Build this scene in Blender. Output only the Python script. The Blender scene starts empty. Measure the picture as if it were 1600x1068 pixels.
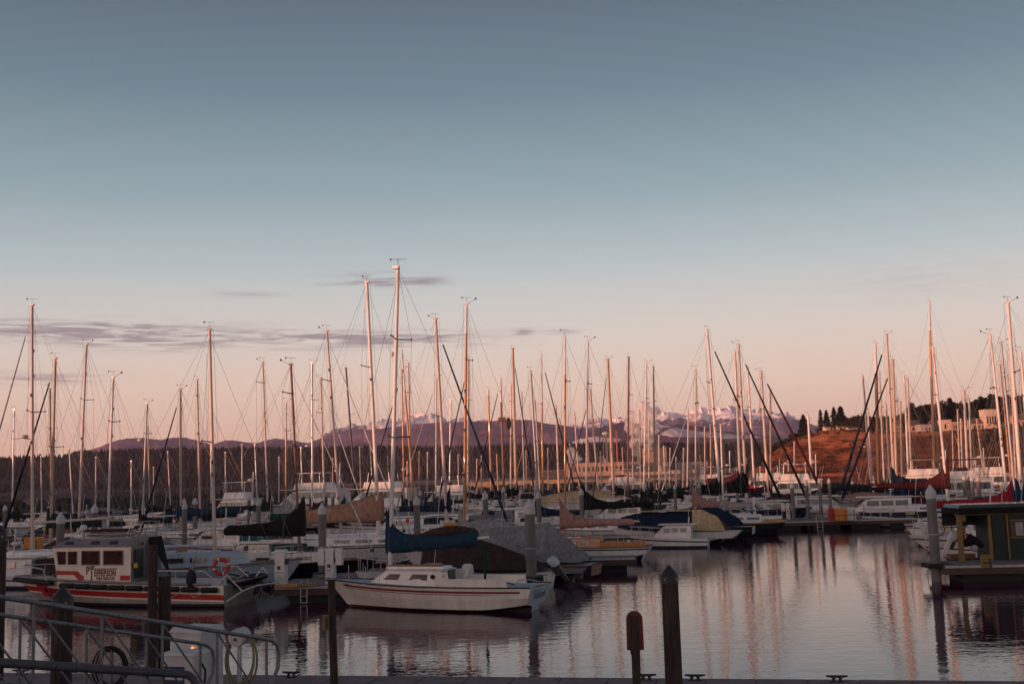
import bpy, math, random
from math import sin, cos, pi, radians, exp, sqrt
from mathutils import Vector, Matrix, noise
random.seed(7)
scene = bpy.context.scene
# ---------------------------------------------------------------- camera
F = 1778.0; CX = 800.0; CY = 534.0; H = 4.5
PITCH = math.atan(211.0 / F); ROLL = math.atan(0.029)
Fv = Vector((0, cos(PITCH), sin(PITCH))); R0 = Vector((1, 0, 0)); U0 = Vector((0, -sin(PITCH), cos(PITCH)))
Rv = cos(ROLL) * R0 - sin(ROLL) * U0
Uv = cos(ROLL) * U0 + sin(ROLL) * R0
cam_d = bpy.data.cameras.new('camera'); cam = bpy.data.objects.new('camera', cam_d)
scene.collection.objects.link(cam)
cam_d.sensor_width = 36.0; cam_d.lens = 36.0 * F / 1600.0
cam_d.clip_start = 0.1; cam_d.clip_end = 120000
cam.matrix_world = Matrix(((Rv.x, Uv.x, -Fv.x, 0), (Rv.y, Uv.y, -Fv.y, 0), (Rv.z, Uv.z, -Fv.z, H), (0, 0, 0, 1)))
scene.camera = cam
# ---------------------------------------------------------------- light
SUN_AZ = radians(236)      # direction of the sun measured clockwise from +Y: behind the camera, to its left
SUN_EL = radians(2.6)
scene.cycles.volume_bounces = 5
world = bpy.data.worlds.new('World'); scene.world = world; world.use_nodes = True
scene.view_settings.view_transform = 'Standard'; scene.view_settings.look = 'None'
scene.view_settings.exposure = 0.0; scene.view_settings.gamma = 1.0
sl = bpy.data.lights.new('sun', 'SUN'); sun = bpy.data.objects.new('sun', sl); scene.collection.objects.link(sun)
sl.energy = 4.4; sl.angle = radians(0.6); sl.color = (1.0, 0.44, 0.265)
sd = Vector((sin(SUN_AZ) * cos(SUN_EL), cos(SUN_AZ) * cos(SUN_EL), sin(SUN_EL)))
sun.rotation_euler = sd.to_track_quat('Z', 'Y').to_euler()

def lin(c):
    return tuple((v / 255 / 12.92) if v / 255 <= 0.04045 else ((v / 255 + 0.055) / 1.055) ** 2.4 for v in c)

def px_dir(x, y):
    return (Fv + Rv * ((x - CX) / F) + Uv * ((CY - y) / F))
def P(x, y, D):
    d = px_dir(x, y); k = D / d.y
    return Vector((d.x * k, D, H + d.z * k))
def XW(x, D, z=0.0):
    X = (x - CX) / F * D
    for _ in range(12):
        v = Vector((X, D, z - H)); dep = v.dot(Fv); px = CX + F * v.dot(Rv) / dep
        X += (x - px) * dep / F
    return X
def PROJ(p):
    v = Vector(p) - Vector((0, 0, H)); dep = v.dot(Fv)
    return CX + F * v.dot(Rv) / dep, CY - F * v.dot(Uv) / dep
def GP(x, y, z=0.0):
    d = px_dir(x, y); k = (z - H) / d.z
    return Vector((d.x * k, d.y * k, z))
def G(x, D, z=0.0):
    return Vector((XW(x, D, z), D, z))

def build_world():
    nt = world.node_tree; N = nt.nodes; L = nt.links
    for n in list(N): N.remove(n)
    out = N.new('ShaderNodeOutputWorld'); bg = N.new('ShaderNodeBackground'); L.new(bg.outputs[0], out.inputs[0])
    geo = N.new('ShaderNodeTexCoord'); sep = N.new('ShaderNodeSeparateXYZ'); L.new(geo.outputs['Generated'], sep.inputs[0])
    def M(op, a, b=None, c=None, clamp=False):
        m = N.new('ShaderNodeMath'); m.operation = op; m.use_clamp = clamp
        for i, v in enumerate((a, b, c)):
            if v is None: continue
            if isinstance(v, (int, float)): m.inputs[i].default_value = v
            else: L.new(v, m.inputs[i])
        return m.outputs[0]
    elev = M('ARCSINE', M('MINIMUM', M('MAXIMUM', sep.outputs['Z'], -1.0), 1.0))       # radians
    az = M('ARCTAN2', sep.outputs['X'], sep.outputs['Y'])
    deg = M('MULTIPLY', elev, 180 / pi)
    fac = M('DIVIDE', M('ADD', deg, 5.0), 95.0, clamp=True)
    ramp = N.new('ShaderNodeValToRGB'); L.new(fac, ramp.inputs[0])
    stops = [(-5, (150, 116, 116)), (0, (240, 188, 165)), (2.0, (246, 201, 174)), (4.65, (243, 215, 196)), (7.2, (229, 219, 210)),
             (9.5, (208, 212, 211)), (11.1, (188, 202, 205)), (14.3, (154, 177, 185)), (19, (117, 142, 156)), (23.5, (98, 118, 133)), (40, (86, 90, 114)), (90, (84, 76, 102))]
    e = ramp.color_ramp.elements
    while len(e) > 1: e.remove(e[0])
    e[0].position = 0; e[0].color = (*lin(stops[0][1]), 1)
    for a, c in stops[1:]:
        q = e.new((a + 5) / 95.0); q.color = (*lin(c), 1)
    # Nishita sky of the same sun, a small share of the light
    sky = N.new('ShaderNodeTexSky'); sky.sky_type = 'NISHITA'; sky.sun_disc = False
    sky.sun_elevation = SUN_EL; sky.sun_rotation = SUN_AZ; sky.air_density = 1.2; sky.dust_density = 2.0
    sc = N.new('ShaderNodeVectorMath'); sc.operation = 'SCALE'; L.new(sky.outputs[0], sc.inputs[0]); sc.inputs[3].default_value = 0.05
    mx = N.new('ShaderNodeMixRGB'); mx.inputs[0].default_value = 0.10; L.new(ramp.outputs[0], mx.inputs[1]); L.new(sc.outputs[0], mx.inputs[2])
    # afterglow around the sun, behind the camera
    sdir = N.new('ShaderNodeVectorMath'); sdir.operation = 'DOT_PRODUCT'; L.new(geo.outputs['Generated'], sdir.inputs[0]); sdir.inputs[1].default_value = sd
    g1 = M('POWER', M('MAXIMUM', sdir.outputs['Value'], 0.0), 4.0)
    g2 = M('EXPONENT', M('MULTIPLY', M('MAXIMUM', deg, 0.0), -1 / 11.0))
    glow = M('MULTIPLY', M('MULTIPLY', g1, g2), 4.9)
    gc = N.new('ShaderNodeMixRGB'); gc.blend_type = 'ADD'; gc.inputs[0].default_value = 1.0
    gs = N.new('ShaderNodeVectorMath'); gs.operation = 'SCALE'; gs.inputs[0].default_value = (1.0, 0.60, 0.50); L.new(glow, gs.inputs[3])
    L.new(mx.outputs[0], gc.inputs[1]); L.new(gs.outputs[0], gc.inputs[2])
    # thin cloud streaks low in the sky
    cv = N.new('ShaderNodeCombineXYZ'); L.new(M('MULTIPLY', az, 20.0), cv.inputs[0]); L.new(M('MULTIPLY', elev, 300.0), cv.inputs[1])
    nz = N.new('ShaderNodeTexNoise'); L.new(cv.outputs[0], nz.inputs['Vector']); nz.inputs['Scale'].default_value = 1.0
    nz.inputs['Detail'].default_value = 6; nz.inputs['Roughness'].default_value = 0.62; nz.inputs['Distortion'].default_value = 0.6
    total = None
    for (x, y, wx, wy, amp) in [(130, 517, 210, 13, 1.6), (215, 539, 80, 8, 1.3), (40, 590, 90, 9, .8), (560, 530, 185, 12, 1.5), (600, 438, 80, 10, 1.0), (665, 441, 30, 5, .7),
                                (660, 650, 70, 7, .35), (820, 519, 14, 5, 1.0), (880, 519, 30, 5, .6), (630, 212, 16, 9, .35), (380, 460, 60, 4, .5), (1450, 440, 120, 30, .15)]:
        d = px_dir(x, y).normalized(); a0 = math.atan2(d.x, d.y); e0 = math.asin(d.z)
        wa = wx / F; we = wy / F
        t = M('EXPONENT', M('MULTIPLY', M('ADD', M('POWER', M('DIVIDE', M('SUBTRACT', az, a0), wa), 2.0),
                                          M('POWER', M('DIVIDE', M('SUBTRACT', M('ADD', elev, M('MULTIPLY', M('SUBTRACT', az, a0), -0.0)), e0), we), 2.0)), -1.0))
        t = M('MULTIPLY', t, amp)
        total = t if total is None else M('ADD', total, t)
    dens = M('MULTIPLY', M('MULTIPLY', M('SUBTRACT', nz.outputs['Fac'], 0.41, clamp=True), 5.5), total, clamp=True)
    dens = M('MULTIPLY', dens, 0.80)
    cm = N.new('ShaderNodeMixRGB'); L.new(dens, cm.inputs[0]); 
    azr = N.new('ShaderNodeMapRange'); L.new(az, azr.inputs[0]); azr.inputs[1].default_value = -.46; azr.inputs[2].default_value = -.05; azr.inputs[3].default_value = .95; azr.inputs[4].default_value = 1.0
    fr = N.new('ShaderNodeVectorMath'); fr.operation = 'SCALE'; L.new(gc.outputs[0], fr.inputs[0]); L.new(azr.outputs[0], fr.inputs[3])
    L.new(fr.outputs[0], cm.inputs[1]); cm.inputs[2].default_value = (*lin((140, 124, 134)), 1)
    L.new(cm.outputs[0], bg.inputs[0]); bg.inputs[1].default_value = 1.0
build_world()

# ---------------------------------------------------------------- materials
MATS = {}
def mat(name, col, rough=0.5, metal=0.0, var=0.12, scale=3.0, bump=0.0, bscale=20.0, spec=0.5, emit=None, coat=0.0, stretch=None):
    if name in MATS: return MATS[name]
    m = bpy.data.materials.new(name); m.use_nodes = True; nt = m.node_tree; N = nt.nodes; L = nt.links
    b = N['Principled BSDF']
    b.inputs['Roughness'].default_value = rough; b.inputs['Metallic'].default_value = metal
    b.inputs['Specular IOR Level'].default_value = spec
    if coat: b.inputs['Coat Weight'].default_value = coat
    tc = N.new('ShaderNodeTexCoord'); src = tc.outputs['Object']
    if stretch:
        mp = N.new('ShaderNodeMapping'); mp.inputs['Scale'].default_value = stretch; L.new(src, mp.inputs[0]); src = mp.outputs[0]
    if var:
        nz = N.new('ShaderNodeTexNoise'); nz.inputs['Scale'].default_value = scale; nz.inputs['Detail'].default_value = 5; L.new(src, nz.inputs['Vector'])
        nz.inputs['Roughness'].default_value = 0.65
        r = N.new('ShaderNodeValToRGB'); L.new(nz.outputs['Fac'], r.inputs[0])
        r.color_ramp.elements[0].position = 0.3; r.color_ramp.elements[1].position = 0.72
        r.color_ramp.elements[0].color = (*[c * (1 - var * 1.6) for c in col], 1); r.color_ramp.elements[1].color = (*[min(1, c * (1 + var)) for c in col], 1)
        L.new(r.outputs[0], b.inputs['Base Color'])
        rr = N.new('ShaderNodeMapRange'); L.new(nz.outputs['Fac'], rr.inputs[0]); rr.inputs[3].default_value = max(0, rough - .08); rr.inputs[4].default_value = min(1, rough + .12)
        L.new(rr.outputs[0], b.inputs['Roughness'])
    else:
        b.inputs['Base Color'].default_value = (*col, 1)
    if bump:
        n2 = N.new('ShaderNodeTexNoise'); n2.inputs['Scale'].default_value = bscale; n2.inputs['Detail'].default_value = 4; L.new(src, n2.inputs['Vector'])
        bp = N.new('ShaderNodeBump'); bp.inputs['Strength'].default_value = bump; bp.inputs['Distance'].default_value = 0.05
        L.new(n2.outputs['Fac'], bp.inputs['Height']); L.new(bp.outputs[0], b.inputs['Normal'])
    if emit:
        b.inputs['Emission Color'].default_value = (*emit[:3], 1); b.inputs['Emission Strength'].default_value = emit[3]
    MATS[name] = m
    return m
mat('gel_white', (0.72, 0.70, 0.67), 0.32, var=.11, scale=2.2, stretch=(1.6, 1.6, .35), coat=.3)
mat('gel_cream', (0.74, 0.69, 0.61), 0.35, var=.11, scale=2.2, stretch=(1.6, 1.6, .35), coat=.3)
mat('gel_blue_white', (0.42, 0.50, 0.56), 0.4, var=.11, scale=2.2, stretch=(1.6, 1.6, .35))
mat('gel_gray', (0.25, 0.25, 0.27), 0.4, var=.12, scale=1.5)
mat('gel_navy', (0.015, 0.025, 0.06), 0.25, var=.15, coat=.4)
mat('gel_black', (0.012, 0.012, 0.015), 0.25, var=.15, coat=.3)
mat('gel_green', (0.012, 0.035, 0.022), 0.3, var=.15, coat=.3)
mat('gel_red', (0.30, 0.02, 0.02), 0.3, var=.15, coat=.3)
mat('gel_teal', (0.05, 0.13, 0.16), 0.35, var=.15)
mat('deck_white', (0.50, 0.50, 0.48), 0.6, var=.15, scale=4)
mat('deck_blue', (0.30, 0.38, 0.42), 0.6, var=.12, scale=4)
mat('deck_tan', (0.42, 0.34, 0.25), 0.65, var=.15, scale=4)
mat('antifoul_red', (0.12, 0.02, 0.018), 0.6, var=.25, scale=5)
mat('antifoul_blue', (0.015, 0.03, 0.07), 0.6, var=.25, scale=5)
mat('antifoul_black', (0.01, 0.01, 0.01), 0.6, var=.2, scale=5)
mat('stripe_red', (0.22, 0.02, 0.025), 0.35, var=.08)
mat('stripe_blue', (0.02, 0.04, 0.12), 0.35, var=.08)
mat('stripe_black', (0.015, 0.015, 0.018), 0.35, var=.05)
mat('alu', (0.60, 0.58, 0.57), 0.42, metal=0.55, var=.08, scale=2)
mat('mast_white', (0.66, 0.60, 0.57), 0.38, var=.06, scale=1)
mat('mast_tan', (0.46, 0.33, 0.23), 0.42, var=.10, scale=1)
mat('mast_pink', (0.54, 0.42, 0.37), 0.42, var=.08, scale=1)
mat('mast_wood', (0.50, 0.20, 0.05), 0.35, var=.18, scale=3, coat=.4, stretch=(6, 6, .5))
mat('mast_darkwood', (0.20, 0.085, 0.035), 0.45, var=.2, scale=3, stretch=(6, 6, .5))
mat('mast_brown', (0.22, 0.14, 0.11), 0.45, var=.1)
mat('mast_red', (0.16, 0.015, 0.018), 0.4, var=.1)
mat('mast_navy', (0.02, 0.025, 0.05), 0.4, var=.1)
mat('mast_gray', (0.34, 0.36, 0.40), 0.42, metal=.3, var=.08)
mat('wire', (0.16, 0.15, 0.15), 0.5, metal=.3, var=0)
mat('steel', (0.45, 0.44, 0.44), 0.3, metal=.8, var=0)
mat('black_metal', (0.02, 0.02, 0.022), 0.45, var=.1)
mat('black_rubber', (0.012, 0.012, 0.012), 0.75, var=.2, bump=.3)
mat('window', (0.02, 0.018, 0.02), 0.06, var=0, spec=.9)
mat('window_brown', (0.06, 0.025, 0.025), 0.3, var=.2, spec=.4)
for n, c in dict(cv_blue=(0.012, 0.040, 0.075), cv_navy=(0.010, 0.018, 0.045), cv_black=(0.012, 0.011, 0.012), cv_tan=(0.36, 0.21, 0.14), cv_green=(0.010, 0.05, 0.035),
                 cv_darkgreen=(0.013, 0.024, 0.018), cv_brown=(0.045, 0.03, 0.026), cv_maroon=(0.06, 0.012, 0.016), cv_red=(0.28, 0.015, 0.03), cv_gray=(0.20, 0.21, 0.21),
                 cv_palegray=(0.33, 0.32, 0.31), cv_beige=(0.55, 0.40, 0.22), cv_white=(0.6, 0.58, 0.56), cv_teal=(0.03, 0.10, 0.11), cv_rose=(0.34, 0.20, 0.17)).items():
    mat(n, c, 0.85, var=.28, scale=3.5, bump=1.0, bscale=2.6, spec=.2, stretch=(1.5, 1, .8))
mat('teak', (0.20, 0.09, 0.045), 0.55, var=.25, scale=5, stretch=(1, 8, 1))
mat('varnish', (0.48, 0.20, 0.05), 0.3, var=.2, scale=5, stretch=(1, 5, 5), coat=.5)
mat('orange_gear', (0.62, 0.20, 0.02), 0.5, var=.1)
mat('yellow_gear', (0.55, 0.33, 0.04), 0.5, var=.15)
mat('red_gear', (0.42, 0.03, 0.03), 0.55, var=.15)
mat('white_plastic', (0.62, 0.61, 0.59), 0.45, var=.08)
mat('piling_gray', (0.17, 0.155, 0.15), 0.75, var=.25, scale=3, bump=.25, stretch=(1, 1, .35))
mat('piling_cap', (0.52, 0.52, 0.51), 0.6, var=.12)
mat('piling_wood', (0.062, 0.040, 0.030), 0.9, var=.5, scale=6, bump=1.0, bscale=14, stretch=(3, 3, .3))
mat('dock_deck', (0.17, 0.14, 0.135), 0.85, var=.28, scale=3, bump=.3)
mat('dock_beam', (0.10, 0.06, 0.048), 0.85, var=.3, scale=2, stretch=(.6, .6, 4))
mat('dock_rub', (0.45, 0.44, 0.43), 0.6, var=.15)
mat('dock_float', (0.02, 0.02, 0.02), 0.8, var=.2)
mat('galv', (0.20, 0.21, 0.225), 0.5, metal=.4, var=.3, scale=14, bump=.12)
mat('shed_green', (0.012, 0.020, 0.020), 0.6, var=.35, scale=2, stretch=(9, 1, .6))
mat('mustard', (0.22, 0.145, 0.035), 0.6, var=.2)
mat('rope', (0.5, 0.42, 0.28), 0.9, var=.15)
mat('rock', (0.06, 0.05, 0.045), 0.95, var=.5, scale=.8, bump=.8, bscale=3)
mat('glass_warm', (0.07, 0.032, 0.025), 0.08, var=.3, scale=2, spec=1.0)
mat('hose', (0.30, 0.24, 0.12), 0.6, var=.2)

# ---------------------------------------------------------------- mesh builder
class MB:
    def __init__(s): s.v = []; s.f = []; s.m = []; s.sm = []; s.mats = []; s.T = Matrix()
    def mi(s, m):
        m = MATS[m] if isinstance(m, str) else m
        if m not in s.mats: s.mats.append(m)
        return s.mats.index(m)
    def add(s, vs, fs, m, smooth=False):
        o = len(s.v); s.v += [s.T @ Vector(v) for v in vs]; k = s.mi(m)
        for f in fs: s.f.append([i + o for i in f]); s.m.append(k); s.sm.append(smooth)
    def box(s, c, d, m, rz=0.0, top=1.0, topy=None, shift=0.0):
        topy = top if topy is None else topy
        x, y, z = [q / 2 for q in d]; vs = []
        for sz, kx, ky, sh in ((-1, 1, 1, 0), (1, top, topy, shift)):
            for sx, sy in ((-1, -1), (1, -1), (1, 1), (-1, 1)):
                px, py = sx * x * kx + sh, sy * y * ky
                vs.append((c[0] + px * cos(rz) - py * sin(rz), c[1] + px * sin(rz) + py * cos(rz), c[2] + sz * z))
        s.add(vs, [(0, 3, 2, 1), (4, 5, 6, 7), (0, 1, 5, 4), (1, 2, 6, 5), (2, 3, 7, 6), (3, 0, 4, 7)], m)
    def rings(s, rs, m, closed=True, cap=True, smooth=True):
        n = len(rs[0]); vs = [p for r in rs for p in r]; fs = []
        for i in range(len(rs) - 1):
            for j in range(n if closed else n - 1):
                k = (j + 1) % n; fs.append((i * n + j, i * n + k, (i + 1) * n + k, (i + 1) * n + j))
        s.add(vs, fs, m, smooth)
        if cap and closed:
            s.add(list(rs[0]), [tuple(range(n))[::-1]], m); s.add(list(rs[-1]), [tuple(range(n))], m)
    def tube(s, p, q, r, m, r2=None, n=6, flat=1.0):
        p = Vector(p); q = Vector(q); d = q - p
        if d.length < 1e-6: return
        d.normalize(); a = d.orthogonal().normalized() if abs(d.z) < .9 else Vector((1, 0, 0)); a = (a - d * a.dot(d)).normalized(); b = d.cross(a)
        r2 = r if r2 is None else r2
        s.rings([[c + a * (cos(2 * pi * i / n) * rr) + b * (sin(2 * pi * i / n) * rr * flat) for i in range(n)] for c, rr in ((p, r), (q, r2))], m, cap=n > 4 or r > .02, smooth=n > 4)
    def path(s, pts, r, m, n=5):
        pts = [Vector(p) for p in pts]; rs = []
        for i, p in enumerate(pts):
            d = (pts[min(i + 1, len(pts) - 1)] - pts[max(i - 1, 0)]).normalized()
            a = d.orthogonal().normalized() if i == 0 else (rs_a - d * rs_a.dot(d)).normalized()
            rs_a = a; b = d.cross(a); rr = r[i] if isinstance(r, (list, tuple)) else r
            rs.append([p + a * (cos(2 * pi * k / n) * rr) + b * (sin(2 * pi * k / n) * rr) for k in range(n)])
        s.rings(rs, m)
    def sphere(s, c, r, m, n=10, sq=(1, 1, 1)):
        rs = []
        for i in range(n // 2 + 1):
            t = pi * i / (n // 2); t = min(max(t, .03), pi - .03)
            rs.append([(c[0] + r * sq[0] * sin(t) * cos(2 * pi * j / n), c[1] + r * sq[1] * sin(t) * sin(2 * pi * j / n), c[2] + r * sq[2] * cos(t)) for j in range(n)])
        s.rings(rs, m)
    def poly(s, pts, m, thick=None):
        pts = [Vector(p) for p in pts]; n = len(pts)
        if thick is None: s.add(pts, [tuple(range(n))], m); return
        t = Vector(thick); s.add(pts + [p + t for p in pts], [tuple(range(n))[::-1], tuple(range(n, 2 * n))] + [(i, (i + 1) % n, n + (i + 1) % n, n + i) for i in range(n)], m)
    def build(s, name, parent=None, loc=None, rz=None):
        me = bpy.data.meshes.new(name); me.from_pydata([tuple(v) for v in s.v], [], s.f); 
        for m in s.mats: me.materials.append(m)
        me.polygons.foreach_set('material_index', s.m); me.polygons.foreach_set('use_smooth', s.sm); me.update()
        o = bpy.data.objects.new(name, me); scene.collection.objects.link(o)
        if parent is not None: o.parent = parent
        if loc is not None: o.location = loc
        if rz is not None: o.rotation_euler = (0, 0, rz)
        return o
def tag(o, label=None, cat=None, group=None, kind=None):
    if label: o['label'] = label
    if cat: o['category'] = cat
    if group: o['group'] = group
    if kind: o['kind'] = kind
    return o
def empty(name, loc, rz=0.0):
    o = bpy.data.objects.new(name, None); scene.collection.objects.link(o); o.location = loc; o.rotation_euler = (0, 0, rz)
    o.empty_display_size = .3
    return o
def text_mesh(name, txt, size, T, m, parent=None, depth=0.004, shear=0.0, align='CENTER', sx=1.0, bold=0.0):
    c = bpy.data.curves.new(name, 'FONT'); c.body = txt; c.size = size; c.extrude = depth; c.shear = shear; c.align_x = align; c.offset = bold; c.space_character = 1.08
    t = bpy.data.objects.new(name, c); me = bpy.data.meshes.new_from_object(t); bpy.data.objects.remove(t)
    me.transform(Matrix.Diagonal((sx, 1, 1, 1))); me.transform(T); me.materials.clear(); me.materials.append(MATS[m])
    o = bpy.data.objects.new(name, me); scene.collection.objects.link(o); o.parent = parent
    return o
# ================================================================ setting
def hz(x): return 745 - 0.029 * (x - 800)
def build_water():
    m = bpy.data.materials.new('water'); m.use_nodes = True; nt = m.node_tree; N = nt.nodes; L = nt.links; b = N['Principled BSDF']
    b.inputs['Base Color'].default_value = (0.046, 0.012, 0.031, 1); b.inputs['Roughness'].default_value = 0.008; b.inputs['IOR'].default_value = 1.31
    tc = N.new('ShaderNodeTexCoord')
    def nz(scale, sx, det=2, rough=.5):
        mp = N.new('ShaderNodeMapping'); mp.inputs['Scale'].default_value = sx; L.new(tc.outputs['Object'], mp.inputs[0])
        n = N.new('ShaderNodeTexNoise'); n.inputs['Scale'].default_value = scale; n.inputs['Detail'].default_value = det; n.inputs['Roughness'].default_value = rough
        L.new(mp.outputs[0], n.inputs['Vector']); return n.outputs['Fac']
    a = nz(2.1, (.55, 1, 1), 2); c = nz(7.0, (.7, 1, 1), 2); big = nz(.055, (1, 1.6, 1), 2)
    r = N.new('ShaderNodeMapRange'); L.new(big, r.inputs[0]); r.inputs[1].default_value = .40; r.inputs[2].default_value = .60; r.inputs[3].default_value = .5; r.inputs[4].default_value = 1.1
    b1 = N.new('ShaderNodeBump'); b1.inputs['Distance'].default_value = 0.0105; L.new(a, b1.inputs['Height']); L.new(r.outputs[0], b1.inputs['Strength'])
    b2 = N.new('ShaderNodeBump'); b2.inputs['Distance'].default_value = 0.0048; L.new(c, b2.inputs['Height']); L.new(r.outputs[0], b2.inputs['Strength']); L.new(b1.outputs[0], b2.inputs['Normal'])
    L.new(b2.outputs[0], b.inputs['Normal']); MATS['water'] = m
    q = MB(); q.add([(-8900, -300, 0), (8900, -300, 0), (8900, 15300, 0), (-8900, 15300, 0)], [(0, 1, 2, 3)], 'water')
    tag(q.build('water'), kind='structure')
    g = MB(); mat('seabed', (.03, .03, .025), .9); g.add([(-8950, -320, -6), (8950, -320, -6), (8950, 15350, -6), (-8950, 15350, -6)], [(0, 1, 2, 3)], 'seabed')
    tag(g.build('seabed'), kind='structure')
build_water()

def interp(pts, x):
    if x <= pts[0][0]: return pts[0][1:]
    for a, b in zip(pts, pts[1:]):
        if x <= b[0]:
            t = (x - a[0]) / (b[0] - a[0]); return tuple(p + (q - p) * t for p, q in zip(a[1:], b[1:]))
    return pts[-1][1:]
def nmat(name, fn, rough=.95):
    m = bpy.data.materials.new(name); m.use_nodes = True; nt = m.node_tree; b = nt.nodes['Principled BSDF']
    b.inputs['Roughness'].default_value = rough; b.inputs['Specular IOR Level'].default_value = .1; fn(nt, b); MATS[name] = m; return m
def snow_fn(z0, z1, nscale, rock, snow, patch):
    def fn(nt, b):
        N = nt.nodes; L = nt.links; tc = N.new('ShaderNodeTexCoord'); sp = N.new('ShaderNodeSeparateXYZ'); L.new(tc.outputs['Object'], sp.inputs[0])
        n = N.new('ShaderNodeTexNoise'); n.inputs['Scale'].default_value = nscale; n.inputs['Detail'].default_value = 8; n.inputs['Roughness'].default_value = .7; L.new(tc.outputs['Object'], n.inputs['Vector'])
        mr = N.new('ShaderNodeMapRange'); L.new(sp.outputs['Z'], mr.inputs[0]); mr.inputs[1].default_value = z0; mr.inputs[2].default_value = z1; mr.inputs[3].default_value = 0.0; mr.inputs[4].default_value = 1.0 / (1 + patch)
        ad = N.new('ShaderNodeMath'); ad.operation = 'MULTIPLY_ADD'; L.new(n.outputs['Fac'], ad.inputs[0]); ad.inputs[1].default_value = patch / (1 + patch); L.new(mr.outputs[0], ad.inputs[2])
        rp = N.new('ShaderNodeValToRGB'); L.new(ad.outputs[0], rp.inputs[0]); e = rp.color_ramp.elements
        e[0].position = .5 - .012; e[0].color = (*rock, 1); e[1].position = .5 + .012; e[1].color = (*snow, 1)
        L.new(rp.outputs[0], b.inputs['Base Color'])
    return fn
def range_mesh(name, pts, D, depth, m, step=3, rows=14, jit=0.0, nsc=None, amp=.25, kind='structure', label=None):
    q = MB(); cols = []; x = pts[0][0]
    while x <= pts[-1][0]: cols.append(x); x += step
    vs = []; rng = random.Random(name)
    nsc = nsc or 9.0 / depth
    for x in cols:
        y = interp(pts, x)[0]; hzD = P(x, y, D).z; X = XW(x, D, hzD)
        for j in range(rows + 5):
            if j <= rows:
                t = j / rows; Y = D - depth * (1 - t)
                k = t ** 1.05; n1 = noise.fractal(Vector((X * nsc, Y * nsc * .8, 3.1)), .9, 2.1, 5)
                z = hzD * k * (1 + amp * n1 * (1 - t) * 1.6 * (.3 + t))
                if t > .93: z += hzD * jit * noise.fractal(Vector((X * nsc * 7, 0, 9.7)), .8, 2.0, 4)
                z += -3 * (1 - t)
            else:
                t = (j - rows) / 5; Y = D + depth * .6 * t; z = hzD * (1 - t) + hzD * .0
            yy = Y + (depth * .10 * noise.noise(Vector((X * nsc * 1.3, Y * nsc, 5))) if 0 < j < rows else 0)
            vs.append((X, yy, z))
    R = rows + 5; fs = []
    for i in range(len(cols) - 1):
        for j in range(R - 1): fs.append((i * R + j, (i + 1) * R + j, (i + 1) * R + j + 1, i * R + j + 1))
    q.add(vs, fs, m, False); o = q.build(name); tag(o, kind=kind); return o
nmat('snow_hazed_rock', snow_fn(380, 700, .0045, (.15, .11, .16), (.90, .84, .84), 1.8))  # part of the purple distance haze is mixed into the rock colour
nmat('hazed_hill_rock', snow_fn(470, 900, .004, (.15, .095, .14), (.7, .65, .66), .8))  # purple base colour also stands in for haze over the foothills
def clear_fn(nt, b):
    N = nt.nodes; L = nt.links; tc = N.new('ShaderNodeTexCoord'); acc = None
    sp = N.new('ShaderNodeSeparateXYZ'); L.new(tc.outputs['Object'], sp.inputs[0])
    def M(op, a, bb=None):
        m_ = N.new('ShaderNodeMath'); m_.operation = op
        for i, v in enumerate((a, bb)):
            if v is None: continue
            if isinstance(v, (int, float)): m_.inputs[i].default_value = v
            else: L.new(v, m_.inputs[i])
        return m_.outputs[0]
    n = N.new('ShaderNodeTexNoise'); n.inputs['Scale'].default_value = .006; n.inputs['Detail'].default_value = 5; L.new(tc.outputs['Object'], n.inputs['Vector'])
    for (x, y, w, h) in CLEAR:
        c = P(x, y, 7600); a = M('POWER', M('DIVIDE', M('SUBTRACT', sp.outputs['X'], c.x), w / F * 7600), 2.0); e = M('POWER', M('DIVIDE', M('SUBTRACT', sp.outputs['Z'], c.z), h / F * 7600), 2.0)
        g = M('EXPONENT', M('MULTIPLY', M('ADD', a, e), -1.0)); acc = g if acc is None else M('ADD', acc, g)
    s = M('ADD', acc, M('MULTIPLY', M('SUBTRACT', n.outputs['Fac'], .5), .9))
    rp = N.new('ShaderNodeValToRGB'); L.new(s, rp.inputs[0]); rp.color_ramp.elements[0].position = .55; rp.color_ramp.elements[1].position = .68
    rp.color_ramp.elements[0].color = (.060, .034, .050, 1); rp.color_ramp.elements[1].color = (.60, .55, .55, 1); L.new(rp.outputs[0], b.inputs['Base Color'])
CLEAR = [(1052, 676, 24, 9), (1090, 680, 60, 5), (1150, 684, 40, 4), (925, 688, 22, 6), (948, 690, 14, 4), (903, 690, 10, 5), (1033, 666, 12, 3)]
nmat('clearcut_hill', clear_fn)
SN = [(470, 700), (500, 684), (522, 670), (540, 666), (556, 662), (570, 664), (590, 659), (606, 654), (622, 657), (640, 647), (652, 645), (668, 646), (684, 648), (700, 655), (722, 653), (745, 657), (770, 655), (790, 652), (812, 657), (840, 662),
      (870, 664), (900, 662), (922, 655), (935, 651), (950, 654), (968, 650), (985, 654), (1004, 652), (1020, 650), (1038, 644), (1050, 643), (1065, 645), (1080, 641), (1096, 637), (1110, 640), (1126, 636), (1142, 633), (1156, 636), (1172, 640), (1190, 641), (1210, 644), (1228, 645), (1244, 652), (1262, 662), (1285, 672), (1320, 690)]
range_mesh('snow_mountains', SN, 12500, 2600, 'snow_hazed_rock', step=2.0, rows=26, jit=.05, nsc=.0035, amp=.35)
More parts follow.
